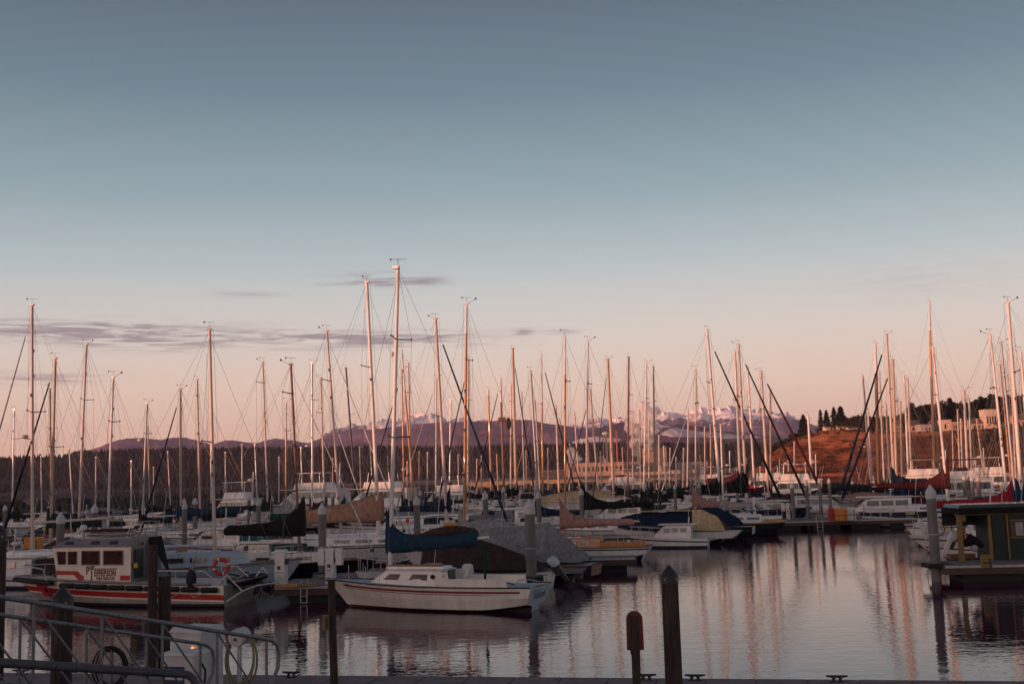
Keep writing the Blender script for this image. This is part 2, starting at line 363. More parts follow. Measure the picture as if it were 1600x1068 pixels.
range_mesh('purple_foothills', [(105, 712), (130, 705), (150, 700), (170, 692), (185, 687), (200, 684), (225, 684), (250, 687), (270, 683), (290, 683), (310, 688), (330, 694), (350, 688), (362, 687), (380, 690), (400, 692), (430, 684), (460, 688), (480, 692), (520, 684), (560, 674), (600, 668), (650, 662), (700, 659), (750, 658), (800, 656), (830, 655), (850, 661), (880, 664), (900, 668), (950, 676), (1000, 690), (1040, 705)],
           9500, 1500, 'hazed_hill_rock', step=3, rows=14, jit=.012, nsc=.003)
range_mesh('clearcut_hills', [(850, 704), (900, 688), (930, 670), (950, 663), (975, 660), (1000, 660), (1040, 662), (1080, 664), (1120, 672), (1160, 676), (1200, 680), (1240, 690), (1300, 705)], 7600, 1100, 'clearcut_hill', step=3, rows=14, jit=.02, nsc=.004)
# wooded shore: one far mass of trees on its hill
FR = [(-60, 721), (0, 717), (60, 714), (100, 714), (125, 707), (160, 706), (200, 704), (280, 702), (400, 701), (550, 700), (700, 699), (800, 697), (880, 695), (1000, 694), (1150, 695), (1260, 697), (1400, 700)]
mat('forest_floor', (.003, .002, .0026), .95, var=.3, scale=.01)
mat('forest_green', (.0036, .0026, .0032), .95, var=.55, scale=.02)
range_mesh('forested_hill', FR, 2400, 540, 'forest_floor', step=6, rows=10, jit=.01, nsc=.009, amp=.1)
def forest():
    q = MB(); rng = random.Random(3); vs = []; fs = []
    for k in range(11000):
        x = rng.uniform(-60, 1300); t = 1 - rng.random() ** 1.4 * .92
        y = interp(FR, x)[0]; p = P(x, y, 2400); Y = 2400 - 540 * (1 - t); z = p.z * t ** 1.05 - 4
        X = p.x * (1 if True else Y / 3900); h = rng.uniform(6.5, 13) * (1.25 if rng.random() < .07 else 1); r = h * rng.uniform(.2, .34); a0 = rng.random() * 6
        o = len(vs); n = 5
        for lv, (zz, rr) in enumerate(((0, 1), (.5, .62))):
            for i in range(n): vs.append((X + r * rr * cos(a0 + lv * .6 + 2 * pi * i / n), Y + r * rr * sin(a0 + lv * .6 + 2 * pi * i / n), z + h * zz))
        vs.append((X, Y, z + h))
        for i in range(n):
            j = (i + 1) % n; fs.append((o + i, o + j, o + n + j, o + n + i)); fs.append((o + n + i, o + n + j, o + 2 * n))
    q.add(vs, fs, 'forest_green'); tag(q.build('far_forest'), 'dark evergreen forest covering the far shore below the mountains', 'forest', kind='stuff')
forest()
# low ground of the far shore with the mill
def low_shore():
    mat('shore_ground', (.16, .10, .07), .95, var=.4, scale=.02)
    q = MB(); vs = []; fs = []
    xs = [i * 60 - 240 for i in range(29)]
    for X in xs:
        w = 30 * noise.noise(Vector((X * .004, 0, 0)))
        for Y, z in ((1480 + w, -1), (1500 + w, 1.6), (1540, 2.4), (2300, 4)): vs.append((X, Y, z))
    for i in range(len(xs) - 1):
        for j in range(3): fs.append((i * 4 + j, i * 4 + 4 + j, i * 4 + 5 + j, i * 4 + 1 + j))
    q.add(vs, fs, 'shore_ground'); tag(q.build('shore'), kind='structure')
low_shore()
# unseen ridge added behind the camera to shade the near water and docks
def shade_ridge():
    q = MB(); rng = random.Random(5); mat('shade_ridge_ground', (.05, .045, .03), .95, var=.3, scale=.1)
    c = Vector((sd.x, sd.y, 0)).normalized() * 62; t = Vector((-c.y, c.x, 0)).normalized(); back = c.normalized()
    vs = []; n = 140; fs = []
    for i in range(n):
        s = -330 + i * 660 / (n - 1); top = SHADE_RIDGE_Z + 1.3 * noise.noise(Vector((s * .03, 1, 0))) + .9 * noise.noise(Vector((s * .15, 2, 0))) + (1.6 if noise.noise(Vector((s * .05, 7, 0))) > .3 else 0)
        for d, z in ((-12, .3), (-5, top * .6), (0, top), (60, top * .9), (200, -1)):
            p = c + t * s + back * d; vs.append((p.x, p.y, z))
    for i in range(n - 1):
        for j in range(4): fs.append((i * 5 + j, i * 5 + 5 + j, i * 5 + 6 + j, i * 5 + 1 + j))
    q.add(vs, fs, 'shade_ridge_ground'); tag(q.build('shade_ridge'), kind='structure')
SHADE_RIDGE_Z = 9.6
shade_ridge()

# ---------------------------------------------------------------- breakwater
def breakwater():
    q = MB(); rng = random.Random(11)
    A = G(-120, 196, 3); B = G(1262, 240, 3); n = 620
    d = (B - A); perp = Vector((-d.y, d.x, 0)).normalized()
    for i in range(n * 3):
        t = rng.random(); row = rng.uniform(-3.6, 3.6); z = 2.75 * (1 - abs(row) / 4.2) + rng.uniform(-.25, .2)
        c = A + d * t + perp * row; r = rng.uniform(.5, 1.15); a = rng.random() * 6
        q.box((c.x, c.y, z), (r * 1.6, r * 1.1, r * .9), 'rock', a, top=rng.uniform(.6, .9))
    L_ = d.length; mid = (A + B) / 2; ang = math.atan2(d.y, d.x)
    q.box((mid.x, mid.y, .6), (L_, 7.6, 3.2), 'rock', ang, top=1, topy=.25)
    tag(q.build('rock_breakwater'), 'long low breakwater of dark rocks behind the left half of the marina', 'breakwater')
    s = MB(); mat('seawall', (.40, .27, .18), .9, var=.25, scale=.3)
    a = G(728, 690, 2); b_ = G(905, 690, 2); s.box(((a.x + b_.x) / 2, 690, .9), (b_.x - a.x, 6, 2.2), 'seawall', top=.995)
    s.box(((a.x + b_.x) / 2, 690, 2.2), (b_.x - a.x + .6, 6.4, .35), 'seawall')
    tag(s.build('seawall'), 'low sunlit tan seawall beyond the rock breakwater, left of the mill', 'seawall')
breakwater()

# ---------------------------------------------------------------- mill
def building(name, label, cat, x0, x1, yt, D, wall='mill_wall', dz=0, roofm='mill_roof', windows=0, deep=40, kind='flat', group=None, base=2.2):
    a = P(x0, yt, D); b_ = P(x1, yt, D); w = b_.x - a.x; z1 = (a.z + b_.z) / 2; cx = (a.x + b_.x) / 2
    r = empty(name, (cx, D + deep / 2, base)); tag(r, label, cat, group); h = z1 - base
    q = MB()
    if kind == 'flat':
        q.box((0, 0, h / 2), (w, deep, h), wall); q.build('wall', r)
        q = MB(); q.box((0, 0, h + .25 + h * .01), (w + h * .04, deep + h * .04, .5 + h * .02), roofm); q.build('roof', r)
    else:
        e = h * .62; q.box((0, 0, e / 2), (w, deep, e), wall)
        q.poly([(-w / 2, -deep / 2, e), (-w / 2, deep / 2, e), (-w / 2, 0, h * .97)], wall, thick=(w * .0 + .1, 0, 0)); q.poly([(w / 2, -deep / 2, e), (w / 2, deep / 2, e), (w / 2, 0, h * .97)], wall, thick=(-.1, 0, 0))
        q.build('wall', r); q = MB(); ov = deep * .06
        q.poly([(-w / 2 - ov, -deep / 2 - ov, e - h * .03), (w / 2 + ov, -deep / 2 - ov, e - h * .03), (w / 2 + ov, 0, h), (-w / 2 - ov, 0, h)], roofm, thick=(0, 0, h * .03))
        q.poly([(-w / 2 - ov, deep / 2 + ov, e - h * .03), (w / 2 + ov, deep / 2 + ov, e - h * .03), (w / 2 + ov, 0, h), (-w / 2 - ov, 0, h)], roofm, thick=(0, 0, h * .03)); q.build('roof', r)
        h = e
    for i in range(windows):
        q = MB(); ww = w / (windows * 2.0 + 1)
        q.box((-w / 2 + ww * (1.5 + 2 * i), -deep / 2 - .06, h * .55), (ww, .12, h * .35), 'window'); q.build('window', r)
    return r
mat('mill_wall', (.42, .27, .20), .8, var=.25, scale=.08); mat('mill_wall_gray', (.30, .27, .27), .8, var=.2, scale=.08); mat('mill_roof', (.28, .24, .23), .8, var=.2, scale=.1)
mat('mill_tan', (.48, .36, .27), .8, var=.2, scale=.08); mat('mill_dark', (.10, .06, .06), .8, var=.3, scale=.1)
MG = 'buildings of the paper mill across the water'
for args in [
    ('mill_building', 'tallest square pink-lit mill block just right of the steam plume', 1008, 1041, 700, 1820, 'mill_wall', 0),
    ('mill_building', 'long low tan mill shed across the water, left of the dark red mast', 885, 975, 723, 1700, 'mill_wall', 12),
    ('mill_building', 'low pale mill shed right of the tallest mill block', 1040, 1086, 734, 1720, 'mill_tan', 6),
    ('mill_building', 'pale grey mill warehouse farthest right on the flat shore', 1064, 1106, 722, 1850, 'mill_wall_gray', 3),
    ('mill_building', 'grey mill block in front of the white steam', 960, 1000, 722, 1780, 'mill_wall_gray', 4),
    ('mill_building', 'low long wharf shed at the foot of the mill steam', 975, 1062, 737, 1640, 'mill_tan', 10),
    ('mill_building', 'small dark mill shed on the low shore right of the pale warehouse', 1108, 1160, 733, 1800, 'mill_dark', 5),
    ('mill_building', 'wide flat brown shed on the low shore at the left end of the mill', 842, 884, 735, 1760, 'mill_dark', 4)]:
    building(args[0], args[1], 'mill', args[2], args[3], args[4], args[5], args[6], windows=args[7], group=MG)
def stack(x, yt, D, r, m, label, band=True):
    p = P(x, yt, D); o = empty('mill_chimney', (p.x, D, 2.2)); tag(o, label, 'chimney', 'chimneys of the paper mill')
    q = MB(); h = p.z - 2.2; q.tube((0, 0, 0), (0, 0, h), r * 1.25, m, r, n=12); q.build('shaft', o)
    q = MB(); q.tube((0, 0, h), (0, 0, h + 1.2), r * 1.12, 'black_metal', n=12); q.build('rim', o)
mat('stack_red', (.40, .10, .06), .7, var=.2, scale=.1)
stack(963, 672, 1750, 1.1, 'stack_red', 'slim red brick mill chimney with thin steam at its foot')
stack(918, 688, 1740, 1.9, 'mill_wall', 'thick tan mill chimney left of the water tower')
stack(996, 690, 1800, 1.3, 'mill_wall_gray', 'grey mill chimney inside the main steam plume')
stack(1027, 686, 1830, 1.2, 'mill_wall_gray', 'short grey flue rising above the tallest mill block')
def silo(x0, x1, yt, D, label):
    a = P(x0, yt, D); b_ = P(x1, yt, D); o = empty('storage_tank', ((a.x + b_.x) / 2, D, 2.2)); tag(o, label, 'tank'); r = (b_.x - a.x) / 2; h = a.z - 2.2
    q = MB(); q.tube((0, 0, 0), (0, 0, h), r, 'mill_tan', n=20); q.build('tank_wall', o); q = MB(); q.tube((0, 0, h), (0, 0, h + r * .35), r, 'mill_roof', r * .1, n=20); q.build('roof', o)
silo(1036, 1045, 722, 1700, 'round tan storage tank beside the tallest mill block')
silo(1028, 1036, 728, 1690, 'smaller round storage tank in front of the tallest mill block')
def water_tower():
    p = P(946, 677, 1760); o = empty('water_tower', (p.x, 1760, 2.2)); tag(o, 'pale bulb-shaped water tower standing above the mill sheds', 'water tower'); z = p.z - 2.2
    q = MB(); q.sphere((0, 0, z), 5.6, 'piling_cap', 16, (1, 1, .55)); q.build('tank', o); q = MB(); q.tube((0, 0, 0), (0, 0, z - 2), 1.0, 'mill_wall_gray', n=8)
    q.build('column', o)
    for i in range(5):
        q = MB(); q.tube((6 * cos(i * 1.2566), 6 * sin(i * 1.2566), 0), (4.6 * cos(i * 1.2566), 4.6 * sin(i * 1.2566), z - .6), .35, 'mill_wall_gray', n=5); q.build('leg', o)
water_tower()
def steam(name, label, pts, D, dens, seed, amt=.75):
    m = bpy.data.materials.new(name + str(seed)); m.use_nodes = True; nt = m.node_tree; N = nt.nodes; L = nt.links
    N.remove(N['Principled BSDF']); v = N.new('ShaderNodeVolumePrincipled'); L.new(v.outputs[0], N['Material Output'].inputs['Volume'])
    v.inputs['Color'].default_value = (.96, .96, .97, 1); v.inputs['Anisotropy'].default_value = -.35
    tc = N.new('ShaderNodeTexCoord'); n = N.new('ShaderNodeTexNoise'); L.new(tc.outputs['Object'], n.inputs['Vector']); n.inputs['Scale'].default_value = .085; n.inputs['Detail'].default_value = 5; n.inputs['Distortion'].default_value = .8
    n.inputs['Roughness'].default_value = .6
    mr = N.new('ShaderNodeMapRange'); L.new(n.outputs['Fac'], mr.inputs[0]); mr.inputs[1].default_value = .47; mr.inputs[2].default_value = .66; mr.inputs[3].default_value = 0; mr.inputs[4].default_value = dens
    L.new(mr.outputs[0], v.inputs['Density']); MATS[name + str(seed)] = m
    q = MB(); rs = []; rng = random.Random(seed)
    W = [(P(x, y, D), w / F * D) for x, y, w in pts]; cen = W[0][0]
    for k in range(len(W) * 4 - 3):
        i, f = divmod(k, 4); f /= 4; i2 = min(i + 1, len(W) - 1); c = W[i][0].lerp(W[i2][0], f); r = W[i][1] * (1 - f) + W[i2][1] * f
        rs.append([(c.x - cen.x + r * (1 + amt * noise.noise(Vector((cos(a) * 1.3, sin(a) * 1.3, k * .35 + seed)))) * cos(a), r * (1 + amt * noise.noise(Vector((cos(a), sin(a), k * .35)))) * sin(a), c.z - cen.z + r * .2 * noise.noise(Vector((cos(a) * 2, sin(a) * 2, k)))) for a in [2 * pi * j / 14 for j in range(14)]])
    q.rings(rs, m); o = q.build('steam_plume', None, (cen.x, D, cen.z)); tag(o, label, 'steam', kind='stuff')
steam('steam', 'tall billowing white steam plume rising from the paper mill', [(1014, 704, 7), (1012, 690, 11), (1013, 675, 15), (1012, 660, 18), (1015, 648, 20), (1010, 636, 17), (1008, 628, 9)], 1810, .55, 1)
steam('steam', 'fainter steam drifting left of the main mill plume', [(997, 712, 6), (992, 698, 10), (994, 682, 12), (988, 664, 14), (986, 650, 12), (983, 642, 6)], 1820, .22, 2)
steam('steam', 'low puff of steam behind the left mill shed', [(893, 726, 8), (896, 716, 11), (893, 706, 10), (891, 698, 5)], 1790, .30, 3)
steam('steam', 'small puff of steam above the middle mill sheds', [(943, 724, 6), (941, 717, 7), (939, 712, 3)], 1790, .35, 4)

# ---------------------------------------------------------------- the clay bluff on the right
BL = [(1165, 744, 860), (1185, 727, 850), (1205, 708, 840), (1225, 694, 825), (1245, 684, 815), (1262, 678, 805), (1280, 673, 795), (1300, 671, 785), (1340, 671, 765), (1380, 674, 745), (1420, 674, 725), (1460, 674, 700), (1500, 672, 680), (1550, 669, 660), (1600, 665, 640), (1700, 660, 610)]
def bluff_fn(nt, b):
    N = nt.nodes; L = nt.links; tc = N.new('ShaderNodeTexCoord'); sp = N.new('ShaderNodeSeparateXYZ'); L.new(tc.outputs['Object'], sp.inputs[0])
    mp = N.new('ShaderNodeMapping'); mp.inputs['Rotation'].default_value = (0, radians(38), 0); mp.inputs['Scale'].default_value = (.05, .04, .30); L.new(tc.outputs['Object'], mp.inputs[0])
    n = N.new('ShaderNodeTexNoise'); n.inputs['Scale'].default_value = 1.0; n.inputs['Detail'].default_value = 8; n.inputs['Roughness'].default_value = .68; L.new(mp.outputs[0], n.inputs['Vector'])
    rp = N.new('ShaderNodeValToRGB'); L.new(n.outputs['Fac'], rp.inputs[0]); e = rp.color_ramp.elements
    e[0].position = .38; e[0].color = (.022, .010, .007, 1); e[1].position = .66; e[1].color = (.33, .12, .060, 1); q = e.new(.50); q.color = (.095, .034, .019, 1)
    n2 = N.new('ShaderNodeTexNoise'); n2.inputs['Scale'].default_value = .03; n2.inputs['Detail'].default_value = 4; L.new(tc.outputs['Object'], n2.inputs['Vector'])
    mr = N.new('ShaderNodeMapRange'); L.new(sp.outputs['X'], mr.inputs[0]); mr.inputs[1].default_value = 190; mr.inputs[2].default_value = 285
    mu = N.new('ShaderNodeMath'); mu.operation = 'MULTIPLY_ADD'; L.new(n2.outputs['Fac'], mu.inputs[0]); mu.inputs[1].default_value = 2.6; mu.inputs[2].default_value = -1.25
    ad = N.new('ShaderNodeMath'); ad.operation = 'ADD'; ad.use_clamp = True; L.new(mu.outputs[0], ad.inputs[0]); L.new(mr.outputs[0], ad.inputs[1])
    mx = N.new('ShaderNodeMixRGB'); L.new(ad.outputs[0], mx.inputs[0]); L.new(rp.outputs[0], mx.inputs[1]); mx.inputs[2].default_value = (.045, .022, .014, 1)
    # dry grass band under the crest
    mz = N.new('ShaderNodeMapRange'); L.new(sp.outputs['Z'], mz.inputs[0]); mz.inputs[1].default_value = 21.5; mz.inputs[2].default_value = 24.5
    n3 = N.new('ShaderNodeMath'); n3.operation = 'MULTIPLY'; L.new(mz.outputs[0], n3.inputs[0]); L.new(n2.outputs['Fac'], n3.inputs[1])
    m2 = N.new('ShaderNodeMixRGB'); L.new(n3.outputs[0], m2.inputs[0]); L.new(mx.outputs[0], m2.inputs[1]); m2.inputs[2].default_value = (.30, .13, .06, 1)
    L.new(m2.outputs[0], b.inputs['Base Color'])
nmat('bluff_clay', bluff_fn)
def bluff():
    q = MB(); vs = []; xs = [1165 + 1.6 * i for i in range(335)]; prof = [(-70, -1), (-66, .02), (-52, .10), (-44, .22), (-36, .38), (-28, .54), (-21, .70), (-14, .84), (-8, .93), (-3, .98), (0, 1.0), (25, .99), (120, 1.0), (300, 1.0)]
    pr = []
    for (d0, k0), (d1, k1) in zip(prof, prof[1:]):
        if d1 <= 0:
            for w in (0, .34, .67): pr.append((d0 + (d1 - d0) * w, k0 + (k1 - k0) * w))
        else: pr.append((d0, k0))
    pr.append(prof[-1]); prof = pr
    for x in xs:
        y, D = interp(BL, x); p = P(x, y, D); X = p.x
        for j, (d, k) in enumerate(prof):
            g = noise.ridged_multi_fractal(Vector((X * .045 - d * .045, d * .01, k * .4)), .9, 2.1, 5, 1.0, 2.0); w = max(0, min(1, (1 - k) * 3)) if d < 0 else 0; dd = d - 4.2 * (g - 1.0) * w
            z = p.z * k if k > 0 else -1.5
            z += .5 * noise.noise(Vector((X * .1, d * .1, 3))) * w + .3 * noise.noise(Vector((X * .2, 0, 3)))
            vs.append((X * (1 + max(d, 0) / D), D + dd, z))
    R = len(prof); fs = [(i * R + j, (i + 1) * R + j, (i + 1) * R + j + 1, i * R + j + 1) for i in range(len(xs) - 1) for j in range(R - 1)]
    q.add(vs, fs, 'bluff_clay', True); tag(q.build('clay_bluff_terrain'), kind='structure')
bluff()
def bluff_z(x): y, D = interp(BL, x); return P(x, y, D).z, D
mat('house_wall', (.42, .29, .21), .8, var=.15, scale=.5); mat('house_wall_gray', (.34, .30, .29), .8, var=.15, scale=.5); mat('house_roof', (.11, .08, .07), .85, var=.2); mat('house_white', (.58, .45, .36), .7, var=.1)
HG = 'houses along the top of the clay bluff'
for (x0, x1, yt, dD, w, k, nw, lab) in [
    (1290, 1308, 662, 12, 'house_white', 'gable', 3, 'pale low house under the tall firs at the left end of the bluff'),
    (1309, 1324, 660, 16, 'house_wall', 'gable', 2, 'tan gabled house right of the tall firs on the bluff'),
    (1326, 1346, 663, 14, 'house_wall', 'gable', 3, 'long tan house midway between the firs and the schooner mast'),
    (1354, 1372, 664, 22, 'house_white', 'gable', 2, 'pale house behind the brown schooner mast on the bluff'),
    (1398, 1408, 656, 24, 'house_wall', 'gable', 2, 'small tan house behind the pair of pale masts'),
    (1422, 1436, 656, 22, 'house_wall', 'gable', 2, 'tan house left of the striped flag on the bluff'),
    (1438, 1456, 664, 14, 'house_wall_gray', 'flat', 3, 'grey flat-roofed house below the treeline behind the orange mast'),
    (1473, 1486, 657, 30, 'house_white', 'flat', 2, 'white flat-roofed house right of the orange mast'),
    (1487, 1504, 660, 24, 'house_wall', 'flat', 4, 'long tan two-storey house left of the largest bluff house'),
    (1517, 1540, 653, 24, 'house_wall', 'gable', 3, 'broad gabled house with a dark roof beside the largest bluff house'),
    (1539, 1557, 641, 28, 'house_white', 'flat', 4, 'largest and tallest stacked pale house on the bluff'),
    (1556, 1574, 659, 20, 'house_wall', 'gable', 3, 'low tan house right of the tallest bluff house'),
    (1584, 1604, 646, 28, 'house_wall', 'gable', 2, 'tan house at the right edge of the photo on the bluff')]:
    z, D = bluff_z((x0 + x1) / 2); yt += 2.2 if x0 < 1380 else 0
    building('bluff_house', lab, 'house', x0, x1, yt, D + dD, w, kind=k, windows=nw, deep=9, group=HG, roofm='house_roof' if k == 'gable' else w, base=z - .6)
# trees on the bluff
mat('bark', (.05, .035, .025), .9, var=.3)
mat('needle', (.020, .024, .014), .9, var=.5, scale=.8); mat('needle_dark', (.012, .015, .011), .9, var=.5, scale=.8); mat('leafy', (.035, .030, .014), .9, var=.5, scale=.6)
def tree(p, h, r, kind, label, group, seed):
    rng = random.Random(seed); o = empty('fir_tree' if kind != 'leafy' else 'broadleaf_tree', p); tag(o, label, 'tree', group)
    q = MB(); lean = rng.uniform(-.02, .02) * h
    q.tube((0, 0, -.5), (lean, 0, h * .96), h * .018 + .05, 'bark', .03, n=6)
    for i in range(8):
        z = h * (.2 + .09 * i); a = rng.random() * 6.28; q.tube((lean * z / h, 0, z), (cos(a) * r * .6 * (1 - z / h), sin(a) * r * .6 * (1 - z / h), z + .1 * r), .06, 'bark', .02, n=4)
    q.build('trunk', o); q = MB(); vs = []; fs = []
    n = 1500 if kind != 'leafy' else 800
    m = 'needle' if kind == 'fir' else ('needle_dark' if kind == 'dark' else 'leafy')
    lay = [rng.uniform(.5, 1.25) for _ in range(40)]
    for _ in range(n):
        if kind == 'leafy':
            u = rng.uniform(-1, 1); a = rng.random() * 6.28; k = rng.random() ** .4; cl = 1 + .3 * noise.noise(Vector((cos(a) * 2, sin(a) * 2, u * 2 + seed)))
            x, y, z = r * k * cl * sqrt(1 - u * u) * cos(a), r * k * cl * sqrt(1 - u * u) * sin(a), h * .6 + h * .4 * u * k * cl; s = r * .20; dx, dy, dz = rng.uniform(-1, 1), rng.uniform(-1, 1), rng.uniform(-1, .6)
        else:
            t = rng.random() ** 1.25; li = int(t * 22); zz = .10 + .88 * (li + rng.random() * .35) / 22.0
            a = rng.randrange(7) * .9 + li * 1.7 + rng.uniform(-.22, .22); rad = 1.55 * r * (1 - zz) ** .95 * lay[li] * rng.uniform(.15, 1.0) * (.75 + .5 * abs(noise.noise(Vector((li, a, seed))))) 
            x, y, z = rad * cos(a) + lean * zz, rad * sin(a), h * zz - rad * .16; s = r * .17 + .16; dx, dy, dz = cos(a), sin(a), -.25
        L_ = Vector((dx, dy, dz)).normalized() * s * rng.uniform(.7, 1.3); side = L_.cross(Vector((rng.uniform(-.5, .5), rng.uniform(-.5, .5), 1))).normalized() * s * .55
        c = Vector((x, y, z)); b = len(vs); vs += [c - L_, c + side + Vector((0, 0, -.1 * s)), c + L_ + Vector((0, 0, -.25 * s)), c - side]; fs.append((b, b + 1, b + 2, b + 3))
    q.add(vs, fs, m); q.build('crown', o)
TG = 'trees along the bluff top'
bt = [(1255, 646, 20, 9, 'fir', 'broad dark fir at the left end of the bluff, apart from the rest'), (1281, 638, 18, 5.5, 'fir', 'slim fir with open branches, leftmost of the tall group above the pale houses'),
      (1291, 639, 18, 5, 'fir', 'narrow fir second from left in the tall group above the pale houses'), (1301.5, 634, 22, 7, 'fir', 'tall pointed fir in the middle of the group above the pale houses'),
      (1312, 633, 20, 10, 'dark', 'tallest dense fir with a rounded top, right of the tall group'), (1321, 652, 22, 8, 'leafy', 'low dark bush at the foot of the tallest dense fir')]
low = [(1206, 698, 0), (1216, 690, 0), (1222, 688, 0), (1231, 684, 0), (1240, 676, 0), (1334, 651, 22), (1342, 648, 25), (1351, 651, 22), (1362, 650, 22), (1376, 652, 30), (1384, 649, 34), (1392, 652, 30), (1404, 650, 34), (1413, 644, 40)]
rt = [(1424, 627, 'fir'), (1432, 634, 'dark'), (1440, 632, 'fir'), (1448, 630, 'dark'), (1457, 634, 'dark'), (1466, 636, 'fir'), (1474, 633, 'dark'), (1483, 619, 'dark'), (1491, 626, 'fir'), (1500, 629, 'dark'), (1508, 627, 'dark'), (1516, 626, 'fir'), (1524, 622, 'dark'), (1532, 617, 'fir'),
      (1540, 619, 'dark'), (1547, 613, 'fir'), (1553, 614, 'dark'), (1560, 617, 'dark'), (1567, 618, 'fir'), (1574, 614, 'dark'), (1582, 618, 'fir'), (1590, 616, 'dark'), (1598, 615, 'fir')]
ORD = ['first', 'second', 'third', 'fourth', 'fifth', 'sixth', 'seventh', 'eighth', 'ninth', 'tenth', 'eleventh', 'twelfth', 'thirteenth', 'fourteenth', 'fifteenth', 'sixteenth', 'seventeenth', 'eighteenth', 'nineteenth', 'twentieth', 'twenty-first', 'twenty-second', 'twenty-third', 'twenty-fourth', 'twenty-fifth']
def put_tree(x, yt, back, rad, kind, lab, seed):
    z, D = bluff_z(x); D += back; t = P(x, yt, D); h = t.z - z + .5; rad = rad if rad else h * .3
    tree((t.x, D, z - .5), h, rad * D / F if rad > 3 and False else rad * .74 if rad >= 5 else rad, kind, lab, TG, seed)
for i, (x, y, bk, w, k, lab) in enumerate(bt): put_tree(x, y, bk, w * .95, k, lab, 100 + i)
for i, (x, y, bk) in enumerate(low):
    z, D = bluff_z(x); D += bk; t = P(x, y, D); h = t.z - z + 1.5
    where = 'on the sloping left end of the bluff' if x < 1250 else 'between the tall firs and the schooner masts'
    k = i if x < 1250 else i - 5
    tree((t.x, D, z - 1.5), h, min(6.0, h * .6), 'leafy', f'low rounded dark tree {where}, {ORD[k]} from the left', TG, 200 + i)
for i, (x, y, k) in enumerate(rt):
    z, D = bluff_z(x); D += 46 + 9 * (i % 3); t = P(x, y, D); h = t.z - z + .5
    kk = 'tall pointed' if y < 620 else ('bushy dark' if k == 'dark' else 'ragged')
    tree((t.x, D, z - .5), h, min(h * .62, 8.5), k, f'{kk} evergreen in the dense row behind the bluff houses, {ORD[i]} from the left', TG, 300 + i)
for i in range(26):
    x = 1420 + i * 7.4 + (i * 37 % 5); y = interp([(1410, 640), (1440, 634), (1480, 628), (1520, 628), (1560, 622), (1620, 620)], x)[0] + (i * 53 % 7) - 1
    z, D = bluff_z(x); D += 78; t = P(x, y, D); h = t.z - z + .5
    tree((t.x, D, z - .5), h, h * .5, 'leafy' if i % 3 else 'dark', f'dark tree filling the farther second row behind the bluff houses, {ORD[i] if i < 25 else "last"} from the left', TG, 500 + i)
for i, (x, y, bk) in enumerate([(1562, 668, -14), (1571, 664, -16), (1580, 662, -18), (1590, 664, -16), (1600, 666, -14), (1546, 676, -16), (1528, 680, -16)]):
    zz, D = bluff_z(x); D += bk; t = P(x, y, D); z = max(4, t.z - 8); tree((t.x, D, z), t.z - z, 3.6, 'leafy', f'dark shrubby tree on the face of the bluff below the tallest house, {ORD[i]} placed', TG, 400 + i)

def scrub():
    q = MB(); rng = random.Random(21); vs = []; fs = []
    for _ in range(5200):
        x = rng.uniform(1172, 1640); y, D = interp(BL, x); p = P(x, y, D); t = rng.random()
        if rng.random() > (.30 if x < 1480 else .95) and t < .86: continue
        d = -64 * (1 - t); k = interp([(-70, 0), (-52, .10), (-36, .38), (-21, .70), (-8, .93), (0, 1.0)], d)[0]
        if noise.noise(Vector((p.x * .05, d * .09, 2))) < (.0 if x < 1480 else -.4): continue
        c = Vector((p.x, D + d - 1.5, p.z * k + rng.uniform(-.2, .5))); s_ = rng.uniform(.35, 1.1)
        for _k in range(3):
            a = rng.random() * 6.28; u = Vector((cos(a), sin(a), rng.uniform(-.3, .5))) * s_; v = Vector((-sin(a) * .4, cos(a) * .4, rng.uniform(.5, 1))) * s_ * .7; b = len(vs)
            vs += [c - u, c + v, c + u, c - v]; fs.append((b, b + 1, b + 2, b + 3))
    mat('scrub', (.030, .018, .010), .95, var=.5, scale=.4); q.add(vs, fs, 'scrub'); tag(q.build('hillside_scrub'), 'dark scrub scattered over the clay bluff and thick on its right part', 'scrub', kind='stuff')
scrub()
# ---------------------------------------------------------------- docks
def dock(name, label, A, B, width, z=.65, cat='dock', kindf=True):
    """front edge from A to B (xy), body extends to the far side by width"""
    A = Vector((A[0], A[1], 0)); B = Vector((B[0], B[1], 0)); d = B - A; Ld = d.length; ang = math.atan2(d.y, d.x)
    o = empty(name, (A.x, A.y, 0), ang); tag(o, label, cat)
    q = MB(); n = max(2, int(Ld / .9))
    q.box((Ld / 2, width / 2, z - .05), (Ld, width, .10), 'dock_deck')
    for i in range(n): q.box((Ld * (i + .5) / n, width / 2, z + .006), (Ld / n - .03, width - .1, .02), 'dock_deck')
    q.build('deck', o)
    q = MB(); q.box((Ld / 2, -.03, z - .22), (Ld + .04, .10, .24), 'dock_beam'); q.box((Ld / 2, width + .03, z - .22), (Ld + .04, .10, .24), 'dock_beam'); q.box((-.03, width / 2, z - .22), (.1, width - .04, .24), 'dock_beam'); q.box((Ld + .03, width / 2, z - .22), (.1, width - .04, .24), 'dock_beam'); q.build('fascia_beam', o)
    q = MB(); q.box((Ld / 2, -.10, z - .05), (Ld, .05, .09), 'dock_rub'); q.build('rub_strip', o)
    k = max(1, int(Ld / 2.6))
    for i in range(k):
        q = MB(); q.box((Ld * (i + .5) / k, width / 2, z - .62), (Ld / k * .72, width - .3, .7), 'dock_float'); q.build('float', o)
    return o
_a = GP(1200, 815, .65); _b = GP(1446, 808.6, .65)
dock('floating_dock', 'long grey floating dock across the open water, under the orange box', _a, _b, 5.5)
_a = GP(1476, 883, .65); _b = GP(1680, 879, .65)
shed_dock = dock('floating_dock', 'floating dock with a pale edge carrying the green shed at right', _a, _b, 2.3)
